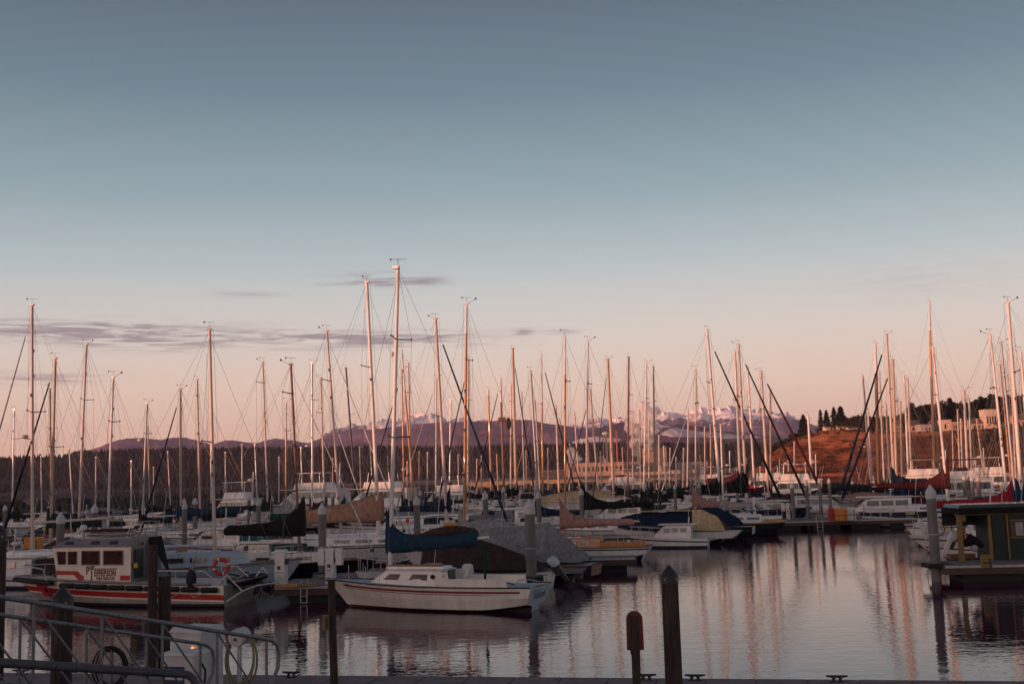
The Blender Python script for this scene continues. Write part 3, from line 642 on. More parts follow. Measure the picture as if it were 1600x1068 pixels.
_a = GP(-150, 1049, .65); _b = GP(1750, 1064.5, .65); _v = (_b - _a)
near_dock = dock('floating_dock', 'dark float along the bottom edge of the photo, with cleats', _a + Vector((-.5, -3.0, 0)), _b + Vector((-.5, -3.0, 0)), 3.0)
_a = GP(430, 916, .65)
dock('floating_dock', 'grey plank dock between the fire boat and the bow of the white sloop', _a, (_a.x + 7.5, _a.y - .2), 3.2)
_a = G(500, 46.5, .65); dock('floating_dock', 'plank walkway running back past the tall capped piling left of the blue sail cover', _a, (_a.x + 5.5, _a.y + 1.6), 2.6)
_a = GP(897, 872, .65); _b = GP(992, 870, .65)
dock('finger_dock', 'short brown finger float in front of the sloop with the varnished cabin', _a, _b, 1.3)
for i, (x0, x1, D, lab) in enumerate([(-20, 500, 66, 'walkway float hidden among the boats behind the fire boat'), (560, 1010, 74, 'walkway float behind the grey tarpaulin boat'), (-40, 640, 104, 'long walkway float across the left half of the marina'), (640, 1180, 112, 'walkway float across the middle of the marina'), (1180, 1560, 128, 'walkway float behind the long open dock'), (1460, 1640, 66, 'walkway float behind the green shed')]):
    a = G(x0, D, .65); b = G(x1, D - 2, .65); dock('walkway_float', lab, a, b, 1.8)

# ---------------------------------------------------------------- steel pilings with pale conical caps
PG = 'round grey pilings with pale conical caps'
PIL = [(8, 788, 6.5, 'capped grey piling at the left edge of the photo'), (95, 799.5, 13, 'thick capped piling behind the fire boat cabin, second from left'), (148, 786, 10.5, 'capped piling right behind the wheelhouse roof of the fire boat'),
       (288.5, 783, 8.5, 'front one of two overlapping capped pilings by the blue boom cover at left'), (288, 777, 6, 'hidden rear one of two overlapping capped pilings by the blue boom cover'), (305, 777, 7.5, 'capped piling just right of the overlapping pair'),
       (389, 773, 6, 'thin capped piling left of the white trawler, below the red striped boom'), (404, 778.5, 7.5, 'capped piling rising beside the red hull at left'), (424, 773, 7, 'capped piling at the stern of the white trawler'),
       (503, 785, 13, 'tall thick capped piling in front of the long tan sail cover'), (472, 770, 5, 'small distant capped piling in front of the white trawler hull'), (520, 769, 5.5, 'small distant capped piling at the bow of the power yacht'), (597, 766, 5, 'small capped piling right of the tall white mast with the tan cover'),
       (651, 774, 10.5, 'thick capped piling left of the black boom cover, right of the blue-covered mast'), (656, 765, 6, 'thinner capped piling peeking over the thick one near the tan mast'),
       (758, 767, 9, 'capped piling behind the folded grey bundle, left of the thickest piling'), (786, 760, 6, 'distant capped piling between the dark covers at centre'), (827, 779.5, 17, 'thickest capped piling, at the bow of the grey tarpaulin boat'),
       (841, 767, 8, 'capped piling just right behind the thickest one'), (836, 758, 4.5, 'smallest capped piling above the thickest one'), (908, 762.5, 7.5, 'capped piling between the varnished mast and the white mast'),
       (1054, 756.5, 5, 'small capped piling among far masts right of the dark red mast'), (1092, 753.5, 5.5, 'small capped piling beside the rose sail cover'), (1151, 749, 5, 'small capped piling behind the green and maroon covers'),
       (1237, 753, 6.5, 'leftmost capped piling of the long open dock'), (1259.5, 749, 6.5, 'second capped piling of the long open dock'), (1280, 746.5, 5.5, 'third capped piling of the long open dock, left of the orange box'), (1295, 746.5, 5.5, 'fourth capped piling of the long open dock, behind the orange box'),
       (1453, 756.5, 16, 'thick capped piling standing in the water left of the green shed'), (1506, 741, 6, 'leftmost of the clustered capped pilings above the red boom cover'), (1512, 742, 6, 'second of the clustered capped pilings above the red boom cover'), (1518, 742.5, 6, 'third of the clustered capped pilings above the red boom cover'), (1527.5, 742, 7, 'lone capped piling right of the cluster above the red boom cover')]
def pilings():
    for (x, y, w, lab) in PIL:
        D = min(1600 / max(y - hz(x), 6), 1.15 * 747 / w)
        if 1200 < x < 1440: D = 86.5
        if x == 827: D = 44.6
        if x == 503: D = 49.5
        if x == 1453: D = 45.2
        t = P(x, y, D); o = empty('piling', (t.x, D, 0)); tag(o, lab, 'piling', PG); r = w * D / F / 2
        q = MB(); q.tube((0, 0, -3), (0, 0, t.z - r * 2.6), r * .93, 'piling_gray', n=16); q.build('shaft', o)
        q = MB(); q.tube((0, 0, t.z - r * 2.7), (0, 0, t.z - r * 1.5), r * 1.03, 'piling_cap', n=16); q.tube((0, 0, t.z - r * 1.5), (0, 0, t.z), r * 1.06, 'piling_cap', .02, n=16); q.build('cap', o)
        q = MB(); q.tube((0, 0, t.z * .48), (0, 0, t.z * .48 + .03), r * .955, 'dock_rub', n=16); q.build('band', o)
        if w >= 13:
            q = MB(); q.box((0, 0, .62), (r * 4.2, r * 4.2, .16), 'black_rubber'); q.build('collar', o)
pilings()
# wooden pilings of the fuel dock
WG = 'square-cut dark timber pilings at the near dock'
def wood_pile(x, yt, w, D, lab, pointed=True, bolts=True, lean=0.0):
    t = P(x, yt, D); r = w * D / F / 2; o = empty('timber_piling', (t.x, D, 0)); tag(o, lab, 'piling', WG)
    q = MB(); rs = []; n = 14; H_ = t.z - (r * 1.1 if pointed else 0)
    for k in range(26):
        z = -3 + (H_ + 3) * k / 25; rr = r * (1.06 - .06 * k / 25)
        rs.append([(rr * (1 + .05 * noise.noise(Vector((cos(a) * 2, sin(a) * 2, z * .8 + x)))) * cos(a) + lean * (z - H_), rr * (1 + .05 * noise.noise(Vector((cos(a) * 2, sin(a) * 2, z * .8)))) * sin(a), z) for a in [2 * pi * i / n for i in range(n)]])
    q.rings(rs, 'piling_wood'); q.build('shaft', o)
    if pointed:
        q = MB(); q.tube((0, 0, H_ - .16), (0, 0, H_), r * 1.05, 'black_metal', n=14); q.tube((0, 0, H_), (0, 0, t.z), r * 1.07, 'black_metal', .015, n=14); q.build('cap', o)
        for a in (-2.2, -.9):
            q = MB(); q.sphere((r * 1.07 * cos(a), r * 1.07 * sin(a), H_ - .08), .018, 'steel', 6); q.build('nail', o)
wood_pile(1045, 882, 26, 20.6, 'nearest timber piling with a pointed dark cap, rising from the water at centre right')
wood_pile(98, 915, 31, 19.0, 'broad timber piling with a pointed cap behind the gangway rail at left')
wood_pile(1, 820, 18, 19.5, 'black timber piling cut by the left edge of the photo')
wood_pile(239, 851, 14, 27, 'tall flat-topped timber piling in front of the fire boat door', False)
wood_pile(257, 900, 19, 27.3, 'shorter timber piling tied right beside the tall flat-topped one', False)
# ================================================================ boats
def hull(L_, B_, fb, fs, xb, mats, rake=.7, stern_over=.5, tw=.62, sag=.07, chine=False, bands=None, stern_keel=False):
    """mats = (topside, bottom); bands = list of (upper z below the sheer, lower, material). returns MB and the sheer function"""
    q = MB(); top, bot = mats; n = 22
    def hb(t):
        if t < .58: return B_ / 2 * (1 - (1 - t / .58) ** 2.1)
        return B_ / 2 * (1 - (1 - tw) * ((t - .58) / .42) ** 1.8)
    def zs(t): return fb + (fs - fb) * t - sag * 4 * t * (1 - t)
    def xc(t): return xb - L_ * t
    cuts = [0.0]; cm = []
    for (u, l, m) in sorted(bands or []):
        if u > cuts[-1] + 1e-5: cuts.append(u); cm.append(top)
        cuts.append(l); cm.append(m)
    levels = []
    def ring(t, side):
        z0 = zs(t); b = hb(t); pts = []
        lv = [z0 - c for c in cuts] + [z0 * .5 if z0 * .5 < z0 - cuts[-1] - .02 else z0 - cuts[-1] - .03, .13, .035, -.12, -.45]
        for z in lv:
            k = max(0, 1 - z / z0); fl = 1 - (.10 if not chine else .05) * k - (1 - t) ** 2.5 * .75 * k
            if z < .05: fl *= max(.05, 1 - (abs(z - .05) / .5) ** 1.3 * .85)
            if stern_keel: fl *= 1 - .5 * k * max(0, (t - .75) / .25) ** 2
            x = xc(t) - rake * k * (1 - t) ** 3 + stern_over * k * t ** 7
            if stern_over and t > .6 and z < .3: z = z + stern_keel_lift(t) * stern_over
            pts.append((x, side * b * max(fl, 0.0), z))
        return pts
    def stern_keel_lift(t): return .55 * max(0, (t - .62) / .38) ** 1.5
    ms = cm + [top, top, bot, bot, bot]; nl = len(cuts) + 5
    for side in (1, -1):
        R = [ring((i / n) ** 1.15, side) for i in range(n + 1)]
        for lv in range(nl - 1):
            vs = []; fs_ = []
            for i in range(n + 1): vs += [R[i][lv], R[i][lv + 1]]
            for i in range(n): fs_.append((2 * i, 2 * i + 1, 2 * i + 3, 2 * i + 2) if side > 0 else (2 * i, 2 * i + 2, 2 * i + 3, 2 * i + 1))
            q.add(vs, fs_, ms[lv], True)
    a = ring(1, 1); b = ring(1, -1)
    q.add(a + b[::-1], [tuple(range(2 * nl))], top)
    return q, hb, zs, xc
def deck_mesh(hb, zs, xc, m, inset=.03, crown=.05, lip='gel_white'):
    q = MB(); n = 16; rs = []
    for i in range(n + 1):
        t = (i / n) ** 1.1; b = max(hb(t) - inset, .005); z = zs(t) - .03
        rs.append([(xc(t), -b, z), (xc(t), -b * .5, z + crown * .8), (xc(t), 0, z + crown), (xc(t), b * .5, z + crown * .8), (xc(t), b, z)])
    q.rings(rs, m, closed=False, cap=False)
    return q
def rail_mesh(hb, zs, xc, m, h=.05, w=.04):
    q = MB()
    for s in (1, -1):
        q.path([(xc(t), s * hb(t) * 1.005, zs(t) + .02) for t in [i / 18 for i in range(19)]], w, m, n=4)
    return q
def cabin_mesh(x0, x1, w0, w1, zb, h, m, slope_f=.5, slope_b=.1, camber=.08, side=.85):
    """x0 = front, x1 = back"""
    q = MB(); rs = []; n = 8
    for i in range(n + 1):
        t = i / n; x = x0 + (x1 - x0) * t; w = w0 + (w1 - w0) * min(1, t * 1.5) ** .8
        hh = h * min(1, (x0 - x) / slope_f + .02) if slope_f > 0 else h
        if i == 0: hh = .02
        rs.append([(x, -w / 2, zb - .15), (x, -w / 2 * (1 - (1 - side) * hh / h), zb + hh), (x, -w * .25, zb + hh + camber * hh / h), (x, w * .25, zb + hh + camber * hh / h), (x, w / 2 * (1 - (1 - side) * hh / h), zb + hh), (x, w / 2, zb - .15)])
    q.rings(rs, m, smooth=False); return q
def win_pair(parent, *a, **k):
    for s in (1, -1):
        q = MB(); side_window(q, *a, sides=(s,), **k); q.build('window', parent)
def side_window(q, xa, xb_, ya, yb, z, h, m, slant=.0, inset=.15, sides=(1, -1)):
    """window slab on the cabin side from x=xa (front) to xb, half-widths ya,yb at window centre height"""
    for s in sides:
        t = .012
        lo = [(xa - slant, s * (ya + inset * h * .5 + t), z - h / 2), (xb_, s * (yb + inset * h * .5 + t), z - h / 2), (xb_, s * (yb - inset * h * .5 + t), z + h / 2), (xa, s * (ya - inset * h * .5 + t), z + h / 2)]
        q.poly(lo, m, thick=(0, -s * .05, 0))
def cover_mesh(x0, x1, zb, hm, he, m, drop=.18, w=.22, sag=.0, tilt=0.0, climb=.16, seed=0):
    """sail cover from the mast (x0) along the boom to x1; top climbs the mast"""
    q = MB(); rs = []; n = 22; sgn = 1 if x1 > x0 else -1; Lc = abs(x1 - x0)
    for i in range(n + 1):
        t = i / n; u = t * Lc
        k = exp(-u / (climb * Lc)); top = he + (hm - he) * k; top *= 1 if t < .97 else .6; top *= 1 - .35 * t
        top *= 1 + .07 * noise.noise(Vector((u * 1.6, seed, 0))); bot = drop * (1 + .25 * noise.noise(Vector((u * 2.1, 3, seed))))
        ww = w * (.55 + .45 * sin(pi * min(1, t * 1.15 + .12))) * (1 + .2 * noise.noise(Vector((u * 2.3, 9, seed))))
        z = zb + tilt * u - sag * 4 * t * (1 - t); x = x0 + sgn * (u - .12)
        ring = []
        for a in range(10):
            an = 2 * pi * a / 10; cz = cos(an); sy = sin(an); zz = z + (top * cz if cz > 0 else bot * cz)
            fw = ww * sy * (1 - .35 * max(0, cz) * min(1, top / .8)) * (1 + .16 * noise.noise(Vector((u * 5, an * 1.5, seed)))) * (1 - .10 * abs(sin(u * 7.0)))
            ring.append((x, fw, zz))
        rs.append(ring)
    q.rings(rs, m); return q
def motor(parent, x, y, z, s=1.0, tilt=0.0, cowl='white_plastic', flip=1):
    o = empty('outboard_motor', (x, y, z)); o.parent = parent; o.rotation_euler = (0, tilt, 0)
    q = MB(); rs = []
    for zz, a, b in ((.10, .15, .10), (.18, .20, .13), (.40, .22, .135), (.52, .19, .12), (.56, .12, .08)):
        sg = lambda v: (1 if v > 0 else -1) * abs(v) ** .55
        rs.append([(s * (-.15 + a * sg(cos(t)) + (.05 if zz > .3 else 0)), s * b * sg(sin(t)), s * zz) for t in [2 * pi * (i + .5) / 16 for i in range(16)]])
    q.rings(rs, cowl); q.build('cowl', o)
    q = MB(); q.box((-.15 * s, 0, -.28 * s), (.16 * s, .12 * s, .80 * s), 'white_plastic' if cowl == 'white_plastic' else 'black_metal', top=1.3); st_ = 'steel' if cowl == 'white_plastic' else 'black_metal'; q.box((-.14 * s, 0, -.78 * s), (.42 * s, .07 * s, .10 * s), st_); q.box((.02 * s, 0, .0), (.16 * s, .22 * s, .34 * s), 'black_metal')
    q.box((-.17 * s, 0, -.60 * s), (.40 * s, .24 * s, .02), st_); q.box((-.12 * s, 0, -.95 * s), (.15 * s, .03, .25 * s), st_, top=1.5)
    for k in range(3):
        a = k * 2.094; q.box((-.38 * s, .06 * cos(a) * s, -.78 * s + .06 * sin(a) * s), (.03, .07 * s, .07 * s), 'black_metal')
    q.build('leg', o); return o

BOATS = []
A_YAW = radians(15)
def sailboat(r):
    xt, yt, xb_, yb_ = r['m']; D = r['D']; d = r.get('dir', -1); w = r['w']; det = r.get('det', 2 if D < 72 else (1 if D < 125 else 0))
    top = P(xt, yt, D); 
    # mast foot on the line through the two image points, at deck height
    zf = r.get('zf', 1.15)
    sl_ = (xb_ - xt) / (yb_ - yt); xf = xt
    for _ in range(6): xf = xt + sl_ * (PROJ((XW(xf, D, zf), D, zf))[1] - yt)
    foot = Vector((XW(xf, D, zf), D, zf)); yaw = (pi - A_YAW if d < 0 else -A_YAW) + r.get('yaw', 0)
    o = empty('sailboat', (foot.x, D, 0), yaw); tag(o, r['label'], 'sailboat', 'sailboats moored in the marina')
    MI = Matrix.Rotation(-yaw, 4, 'Z') @ Matrix.Translation((-foot.x, -D, 0))
    tl = MI @ top; fl = MI @ foot; mh = top.z
    L_ = r.get('L', min(13, max(6.5, mh * .76))); B_ = L_ * .29; xbow = L_ * .40; fb = r.get('fb', .095 * L_ + .15); fs = fb * .82
    hm = r.get('hull', 'gel_white'); bt = r.get('bot', 'antifoul_red'); st = r.get('stripe')
    hq, hb, zs, xc = hull(L_, B_, fb, fs, xbow, (hm, bt), rake=L_ * .10, stern_over=L_ * .05, bands=[(.07, .14, st)] if st else None)
    hq.build('hull', o); dm = r.get('deck', 'deck_white'); deck_mesh(hb, zs, xc, dm).build('deck', o)
    if det >= 1: rail_mesh(hb, zs, xc, r.get('railm', 'teak')).build('toe_rail', o)
    ch = r.get('ch', .42); cm = r.get('cabin', 'gel_white'); cf = xbow - L_ * .24; cbk = xbow - L_ * .66; zd = zs(.4) - .02
    cb = cabin_mesh(cf, cbk, B_ * .30, B_ * .60, zd, ch, cm).build('cabin', o)
    nw = 3 if det else 2; seg = (cf - cbk - 1.1) / nw
    for i in range(nw):
        xa = cf - .75 - i * seg; tt = (cf - xa) / (cf - cbk); wa = (B_ * .30 + B_ * .30 * min(1, tt * 1.5) ** .8) / 2
        tt2 = (cf - xa + seg * .7) / (cf - cbk); wb = (B_ * .30 + B_ * .30 * min(1, tt2 * 1.5) ** .8) / 2
        win_pair(cb, xa, xa - seg * .7, wa * .93, wb * .93, zd + ch * .55, ch * .36, r.get('win', 'window'), inset=.25 * (wa / ch) * .3)
    q = MB(); q.box((cf - L_ * .10, 0, zd + ch + .10), (.5, .45, .06), 'window_brown'); q.build('hatch', cb); q = MB(); q.box((cbk + .45, 0, zd + ch + .09), (.8, .6, .05), cm); q.build('hatch', cb)
    # cockpit
    q = MB(); c0 = cbk; c1 = xbow - L_ * .95
    for s in (1, -1): q.box(((c0 + c1) / 2, s * B_ * .30, zs(.8) + .12), (c0 - c1, .12, .28), cm, top=.97)
    q.box(((c0 + c1) / 2, 0, zs(.8) + .02), (c0 - c1 - .1, B_ * .5, .05), 'teak' if r.get('teak') else dm); q.build('cockpit', o)
    # spars
    wm = w * .80 * D / F / 2; q = MB(); mm = r.get('mast', 'mast_pink'); sp2 = r.get('white_above')
    base = fl.copy(); 
    if sp2:
        k = (yb_ - sp2) / (yb_ - yt); mid = P(xt + sl_ * (sp2 - yt), sp2, D); mid = MI @ mid
        q.tube(base, mid, wm * 1.05, mm, wm * .95, n=10); q.tube(mid, tl, wm * .95, 'mast_white', wm * .62, n=10)
    else: q.tube(base, tl, wm * 1.02, mm, wm * .86, n=10)
    ax = (tl - base)
    q.box((tl.x, tl.y, tl.z + .03), (wm * 2.8, wm * 1.5, .08), mm if not sp2 else 'mast_white')
    if det: q.tube(base + ax * .02, base + ax * .10, wm * 1.25, mm, n=8)
    rng = random.Random(int(xt * 7))
    for i in range(4 if det else 1):     # cleats, tangs, steaming light
        k = rng.uniform(.15, .9); c = base + ax * k; q.box((c.x, c.y - (wm + .03) * rng.choice((1, -1)), c.z), (.06, .08, .16), 'black_metal')
    mast = q.build('mast', o)
    q = MB(); q.tube(tl + Vector((0, 0, .05)), tl + Vector((0, 0, .36)), .007, 'black_metal', n=4); c = tl + Vector((0, 0, .34)); wl = .24 if det else .2
    wd = Vector((cos(.4 - yaw), sin(.4 - yaw), 0)) * wl; q.tube(c - wd, c + wd, .008, 'black_metal', n=4)
    q.box((c - wd).to_tuple(), (.09, .03, .08), 'black_metal', .4 - yaw, top=.3)
    if det and rng.random() < .6: q.tube(tl, tl + Vector((-.45, 0, .22)), .012, 'black_metal', n=4); q.sphere(tl + Vector((-.5, 0, .26)), .06, 'black_metal', 6)
    if r.get('antenna'): q.tube(tl + Vector((.1, 0, 0)), tl + Vector((.1, 0, 1.4)), .012, 'wire', n=4)
    q.build('wind_vane', mast)
    sps = r.get('sp', []); tips = []
    if not sps: sps = [(yt + (hz(xt) - 40 - yt) * .52, max(8, w * 2.5))] if yt < 700 else []
    for sy, hw in sps:
        k = (yb_ - sy) / (yb_ - yt); pm = MI @ P(xt + sl_ * (sy - yt), sy, D); half = min(hw * D / F, B_ * .48)
        half = max(half, B_ * .22)
        q = MB(); tt = []
        for s in (1, -1):
            # spreaders lie athwart the boat and sweep aft a little
            tip = pm + Vector((-half * .35, s * half, half * .10)); q.tube(pm, tip, .035, r.get('spm', 'black_metal'), .022, n=5, flat=.6); q.sphere(tip, .05, 'black_metal', 6); tt.append(tip)
        q.build('spreader', mast); tips.append(tt)
    # rigging
    wr = .0065 if D < 80 else .009
    q = MB(); bow = Vector((xbow - .15, 0, fb + .05)); stern = Vector((xbow - L_ + .1, 0, fs + .05)); fhd = r.get('fore', .97); fh = base + ax * fhd
    q.tube(bow, fh, wr, 'wire', n=4); q.tube(stern, tl, wr, 'wire', n=4)
    for si, s in enumerate((1, -1)):
        cp = Vector((-.25, s * B_ * .47, zs(.45))); prev = cp
        for tt in tips[::-1] if len(tips) > 1 and tips[0][0].z > tips[-1][0].z else tips:
            q.tube(prev, tt[si], wr, 'wire', n=4); prev = tt[si]
        q.tube(prev, tl, wr, 'wire', n=4)
        if tips: q.tube(cp + Vector((-.3, 0, 0)), base + ax * .5, wr, 'wire', n=4)
    if det: q.tube(base + ax * .9 + Vector((-wm * 2, 0, 0)), base + Vector((-.35, 0, .3)), wr, 'wire', n=4); q.tube(tl + Vector((wm * 2, 0, 0)), base + Vector((.3, .1, .2)), wr, 'wire', n=4)
    if det >= 0:
        zb_ = r.get('bz', zd + ch + .55); bx = r.get('boom', L_ * .36)
        if bx:
            for f_ in (.35, .7): q.tube(base + ax * .62, (fl.x - bx * f_, .12 if f_ < .5 else -.12, zb_ + .1), wr * .7, 'wire', n=3)
            q.tube(tl, (fl.x - bx, 0, zb_ + .1), wr * .8, 'wire', n=3)
        q.tube(base + ax * .66, Vector((xbow - L_ * .12, 0, fb)), wr * .8, 'wire', n=3)
        q.tube(base + ax * .97 + Vector((-.03, .1, 0)), base + Vector((-.5, .25, .1)), wr * .7, 'wire', n=3)
    q.build('rigging', o)
    fj = r.get('furl')
    if fj:
        rw = r.get('fw', .055); q = MB(); a = bow.lerp(fh, .04); b = bow.lerp(fh, .90); q.tube(a, b, rw * 1.25, fj, rw * .55, n=8); q.tube(a - Vector((0, 0, .12)), a + Vector((0, 0, .02)), .1, 'black_metal', n=8)
        q.build('furled_jib', o)
    bl = r.get('boom', L_ * .36); bz = r.get('bz', zd + ch + .55); bt_ = r.get('btilt', .03)
    if bl:
        q = MB(); q.tube((fl.x, 0, bz), (fl.x - bl, 0, bz + bt_ * bl), .065, r.get('boomm', 'mast_pink'), n=8); q.build('boom', o)
        cv = r.get('cover')
        if cv: cover_mesh(fl.x + .12, fl.x - bl * r.get('cl', .96), bz, r.get('hm', 1.15), r.get('he', .26), cv, tilt=bt_, w=r.get('cw', .2), sag=r.get('sag', 0), climb=r.get('climb', .14), seed=xt).build('sail_cover', o)
    if det >= 1:
        q = MB(); h = .6; bw = lambda x, s: (x, s * hb((xbow - x) / L_) * .92, zs((xbow - x) / L_))
        pts = [Vector(bw(xbow - 1.3, 1)), Vector(bw(xbow - .5, 1)), Vector((xbow - .05, 0, fb)), Vector(bw(xbow - .5, -1)), Vector(bw(xbow - 1.3, -1))]
        q.path([p + Vector((.06, 0, h)) for p in pts], .016, 'steel', n=5); q.path([p + Vector((.03, 0, h * .5)) for p in pts], .012, 'steel', n=4)
        for p in pts: q.tube(p, p + Vector((.05, 0, h)), .015, 'steel', n=5)
        q.build('pulpit', o)
        q = MB(); n = 5; prev = None
        for s in (1, -1):
            prev = None
            for i in range(n + 1):
                x = xbow - 1.3 - (L_ - 1.7) * i / n; p = Vector(bw(x, s)); q.tube(p, p + Vector((0, 0, h)), .014, 'steel', n=4)
                if prev is not None: q.tube(prev + Vector((0, 0, h)), p + Vector((0, 0, h)), .006, 'wire', n=3); q.tube(prev + Vector((0, 0, h * .5)), p + Vector((0, 0, h * .5)), .006, 'wire', n=3)
                prev = p
        e1 = Vector(bw(xbow - L_ + .4, 1)); e2 = Vector(bw(xbow - L_ + .4, -1)); q.path([e1 + Vector((0, 0, h)), e1 + Vector((-.35, -.2, h)), e2 + Vector((-.35, .2, h)), e2 + Vector((0, 0, h))], .016, 'steel')
        q.build('lifelines', o)
        dg = r.get('dodger')
        if dg:
            q = MB(); rs = []
            for i in range(7):
                t = i / 6; x = cbk + .55 - 1.1 * t; hh = .62 * sin(pi * (.12 + .38 * min(1, t * 1.6))); wd_ = B_ * .29
                rs.append([(x, wd_ * cos(a), zd + ch * .6 + (hh + .1) * sin(a) ** .7 if sin(a) > 0 else zd + ch * .6) for a in [pi * j / 8 for j in range(9)]])
            q.rings(rs, dg, closed=False, cap=False); q.build('dodger', o)
        rg = random.Random(int(xt * 3 + yt))
        for i in range(5):
            kx = rg.uniform(xbow - L_ * .93, xbow - L_ * .12); ky = rg.uniform(-.8, .8) * hb((xbow - kx) / L_) * .8; kz = zs((xbow - kx) / L_) + .02 + (ch if cbk < kx < cf and abs(ky) < B_ * .2 else 0); q = MB(); t_ = rg.random()
            if t_ < .35: q.tube((kx, ky, kz), (kx, ky, kz + .22), .06, 'steel', .05, n=8); q.sphere((kx + .05, ky, kz + .25), .09, 'white_plastic', 8, (1.2, 1, .8)); q.build('vent', o)
            elif t_ < .6: q.box((kx, ky, kz + .12), (.42, .30, .26), rg.choice(['white_plastic', 'cv_blue', 'cv_tan', 'black_rubber', 'red_gear', 'orange_gear']), rg.random(), top=.9); q.build('deck_locker', o)
            elif t_ < .8: q.path([(kx + .16 * cos(a_) * (1 - a_ * .02), ky + .16 * sin(a_), kz + .03 + a_ * .006) for a_ in [j_ * .6 for j_ in range(22)]], .018, 'rope', n=4); q.build('rope_coil', o)
            else: q.tube((kx, ky, kz), (kx + .02, ky, kz + rg.uniform(.7, 1.3)), .022, 'steel', n=5); q.box((kx, ky, kz + .72), (.16, .1, .22), rg.choice(['red_gear', 'white_plastic', 'black_metal', 'yellow_gear'])); q.build('stern_pole', o)
        for i in range(r.get('fend', 2)):
            x = cbk + 1.6 - i * 2.6; p = Vector(bw(x, 1)); q = MB(); q.tube((p.x, p.y + .16, .25), (p.x, p.y + .16, .78), .10, 'white_plastic', n=8); q.sphere((p.x, p.y + .16, .25), .10, 'white_plastic', 8); q.tube((p.x, p.y + .12, .78), (p.x, p.y, p.z + .05), .012, 'rope', n=4); q.build('fender', o)
    if r.get('radar'):
        pm = MI @ P(xt + sl_ * (r['radar'] - yt), r['radar'], D); q = MB(); q.tube(pm + Vector((wm, 0, -.08)), pm + Vector((.45, 0, -.04)), .03, 'black_metal', n=5); q.sphere(pm + Vector((.5, 0, .06)), .25, 'mast_white', 12, (1, 1, .42)); q.build('radar_dome', mast)
    if r.get('ob'): motor(o, xbow - L_ - .02, .35, fs * .9, .9)
    BOATS.append(dict(x=foot.x, y=D, L=L_, B=B_, yaw=yaw, xb=xbow, r=r))
    return o

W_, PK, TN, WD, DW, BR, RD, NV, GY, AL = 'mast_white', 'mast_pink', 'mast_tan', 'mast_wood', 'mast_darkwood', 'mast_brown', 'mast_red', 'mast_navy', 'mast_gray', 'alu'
S = []
def sb(m, w, D, label, **k): k.update(m=m, w=w, D=D, label=label); S.append(k)
# ---- left quarter
sb((50, 477, 50.5, 750), 6.5, 62, 'black-hulled sloop whose thick tan mast is the tallest at the left edge, with radar dome', mast=PK, sp=[(644, 15)], furl='cv_palegray', fw=.05, hull='gel_black', radar=683, boom=4.4, bz=2.9, btilt=.04, dir=-1, ch=.5)
sb((86.5, 560, 81.5, 750), 5.8, 68, 'sloop with glowing orange-lit mast near the left edge, black furled jib crossing its taller neighbour', mast=TN, sp=[(699, 17)], furl='cv_black', fw=.07, hull='gel_navy', cover='cv_darkgreen', boom=4, bz=2.4)
sb((78, 607, 80, 750), 3.6, 104, 'sloop with thin dark mast hidden just left of the glowing orange-lit one', mast=BR, hull='gel_blue_white', cover='cv_navy')
sb((22, 640, 20, 750), 3.2, 118, 'far sloop with thin mast at the extreme left, left of the tallest left mast', mast=AL, hull='gel_gray')
sb((135, 538, 126, 750), 5.2, 80, 'sloop with pink mast leaning right, between the orange-lit mast and the capped pilings at left', mast=PK, sp=[(625, 13)], hull='gel_white', cover='cv_darkgreen', stripe='stripe_blue', hm=1.0)
sb((177, 590, 171, 750), 4.8, 60, 'small sloop with tan sail cover hanging low behind the fire boat roof', mast=W_, sp=[(659, 11)], L=7.5, cover='cv_palegray', boom=3.2, bz=1.9, hm=1.3, hull='gel_blue_white', dir=-1)
sb((230, 630, 225, 750), 4.2, 92, 'sloop with short grey mast and black boom cover right of the low tan cover', mast=GY, cover='cv_black', radar=688, hull='gel_white', boom=3.2)
sb((231, 665, 233, 750), 2.8, 134, 'distant sloop with thin tan mast just behind the short grey mast', mast=TN)
sb((205, 720, 205, 765), 2.2, 150, 'distant small boat with stubby pale mast left of the short grey mast', mast=AL, sp=[(745, 6)], L=6.5)
sb((240, 730, 240, 765), 2.0, 158, 'distant small boat with stubby thin mast right of the short grey mast', mast=PK, sp=[(748, 6)], L=6.5)
sb((282, 608, 282.5, 750), 4.8, 84, 'sloop with tan mast, navy furled jib leaning left and long blue boom cover', mast=TN, sp=[(714, 14)], furl='cv_navy', fw=.07, cover='cv_blue', boom=5.4, bz=2.5, hm=1.2, he=.34, climb=.10, cw=.25)
sb((308, 593, 311.5, 750), 4.4, 97, 'sloop with pink mast close left of the thick spreader mast above the life ring', mast=PK, sp=[(692, 10)], cover='cv_black')
sb((327.5, 515, 333, 750), 6.8, 50, 'pale blue sloop with thick tall mast and bare boom, behind the life ring', mast=PK, sp=[(691, 25)], hull='gel_blue_white', cabin='gel_blue_white', deck='deck_blue', dir=1, boom=3.3, boomm='alu', bz=1.95, L=9.5, ch=.55, fb=1.25, fend=1, btilt=0, yaw=.25)
sb((329, 640, 330, 750), 3.2, 126, 'distant sloop with white mast mostly hidden by the thick mast above the life ring', mast=W_)
sb((410.5, 565, 417, 750), 3.9, 88, 'sloop with slim pale mast and single spreader, dark green cover left of it', mast=PK, sp=[(598, 9)], cover='cv_darkgreen', dir=1, boom=4.6, bz=2.6)
sb((447, 627, 446.7, 750), 3.5, 108, 'gaff boat with mast white on top and orange below, in front of the white trawler', mast=WD, white_above=668, cover='cv_palegray', dir=-1, hm=1.4, climb=.3)
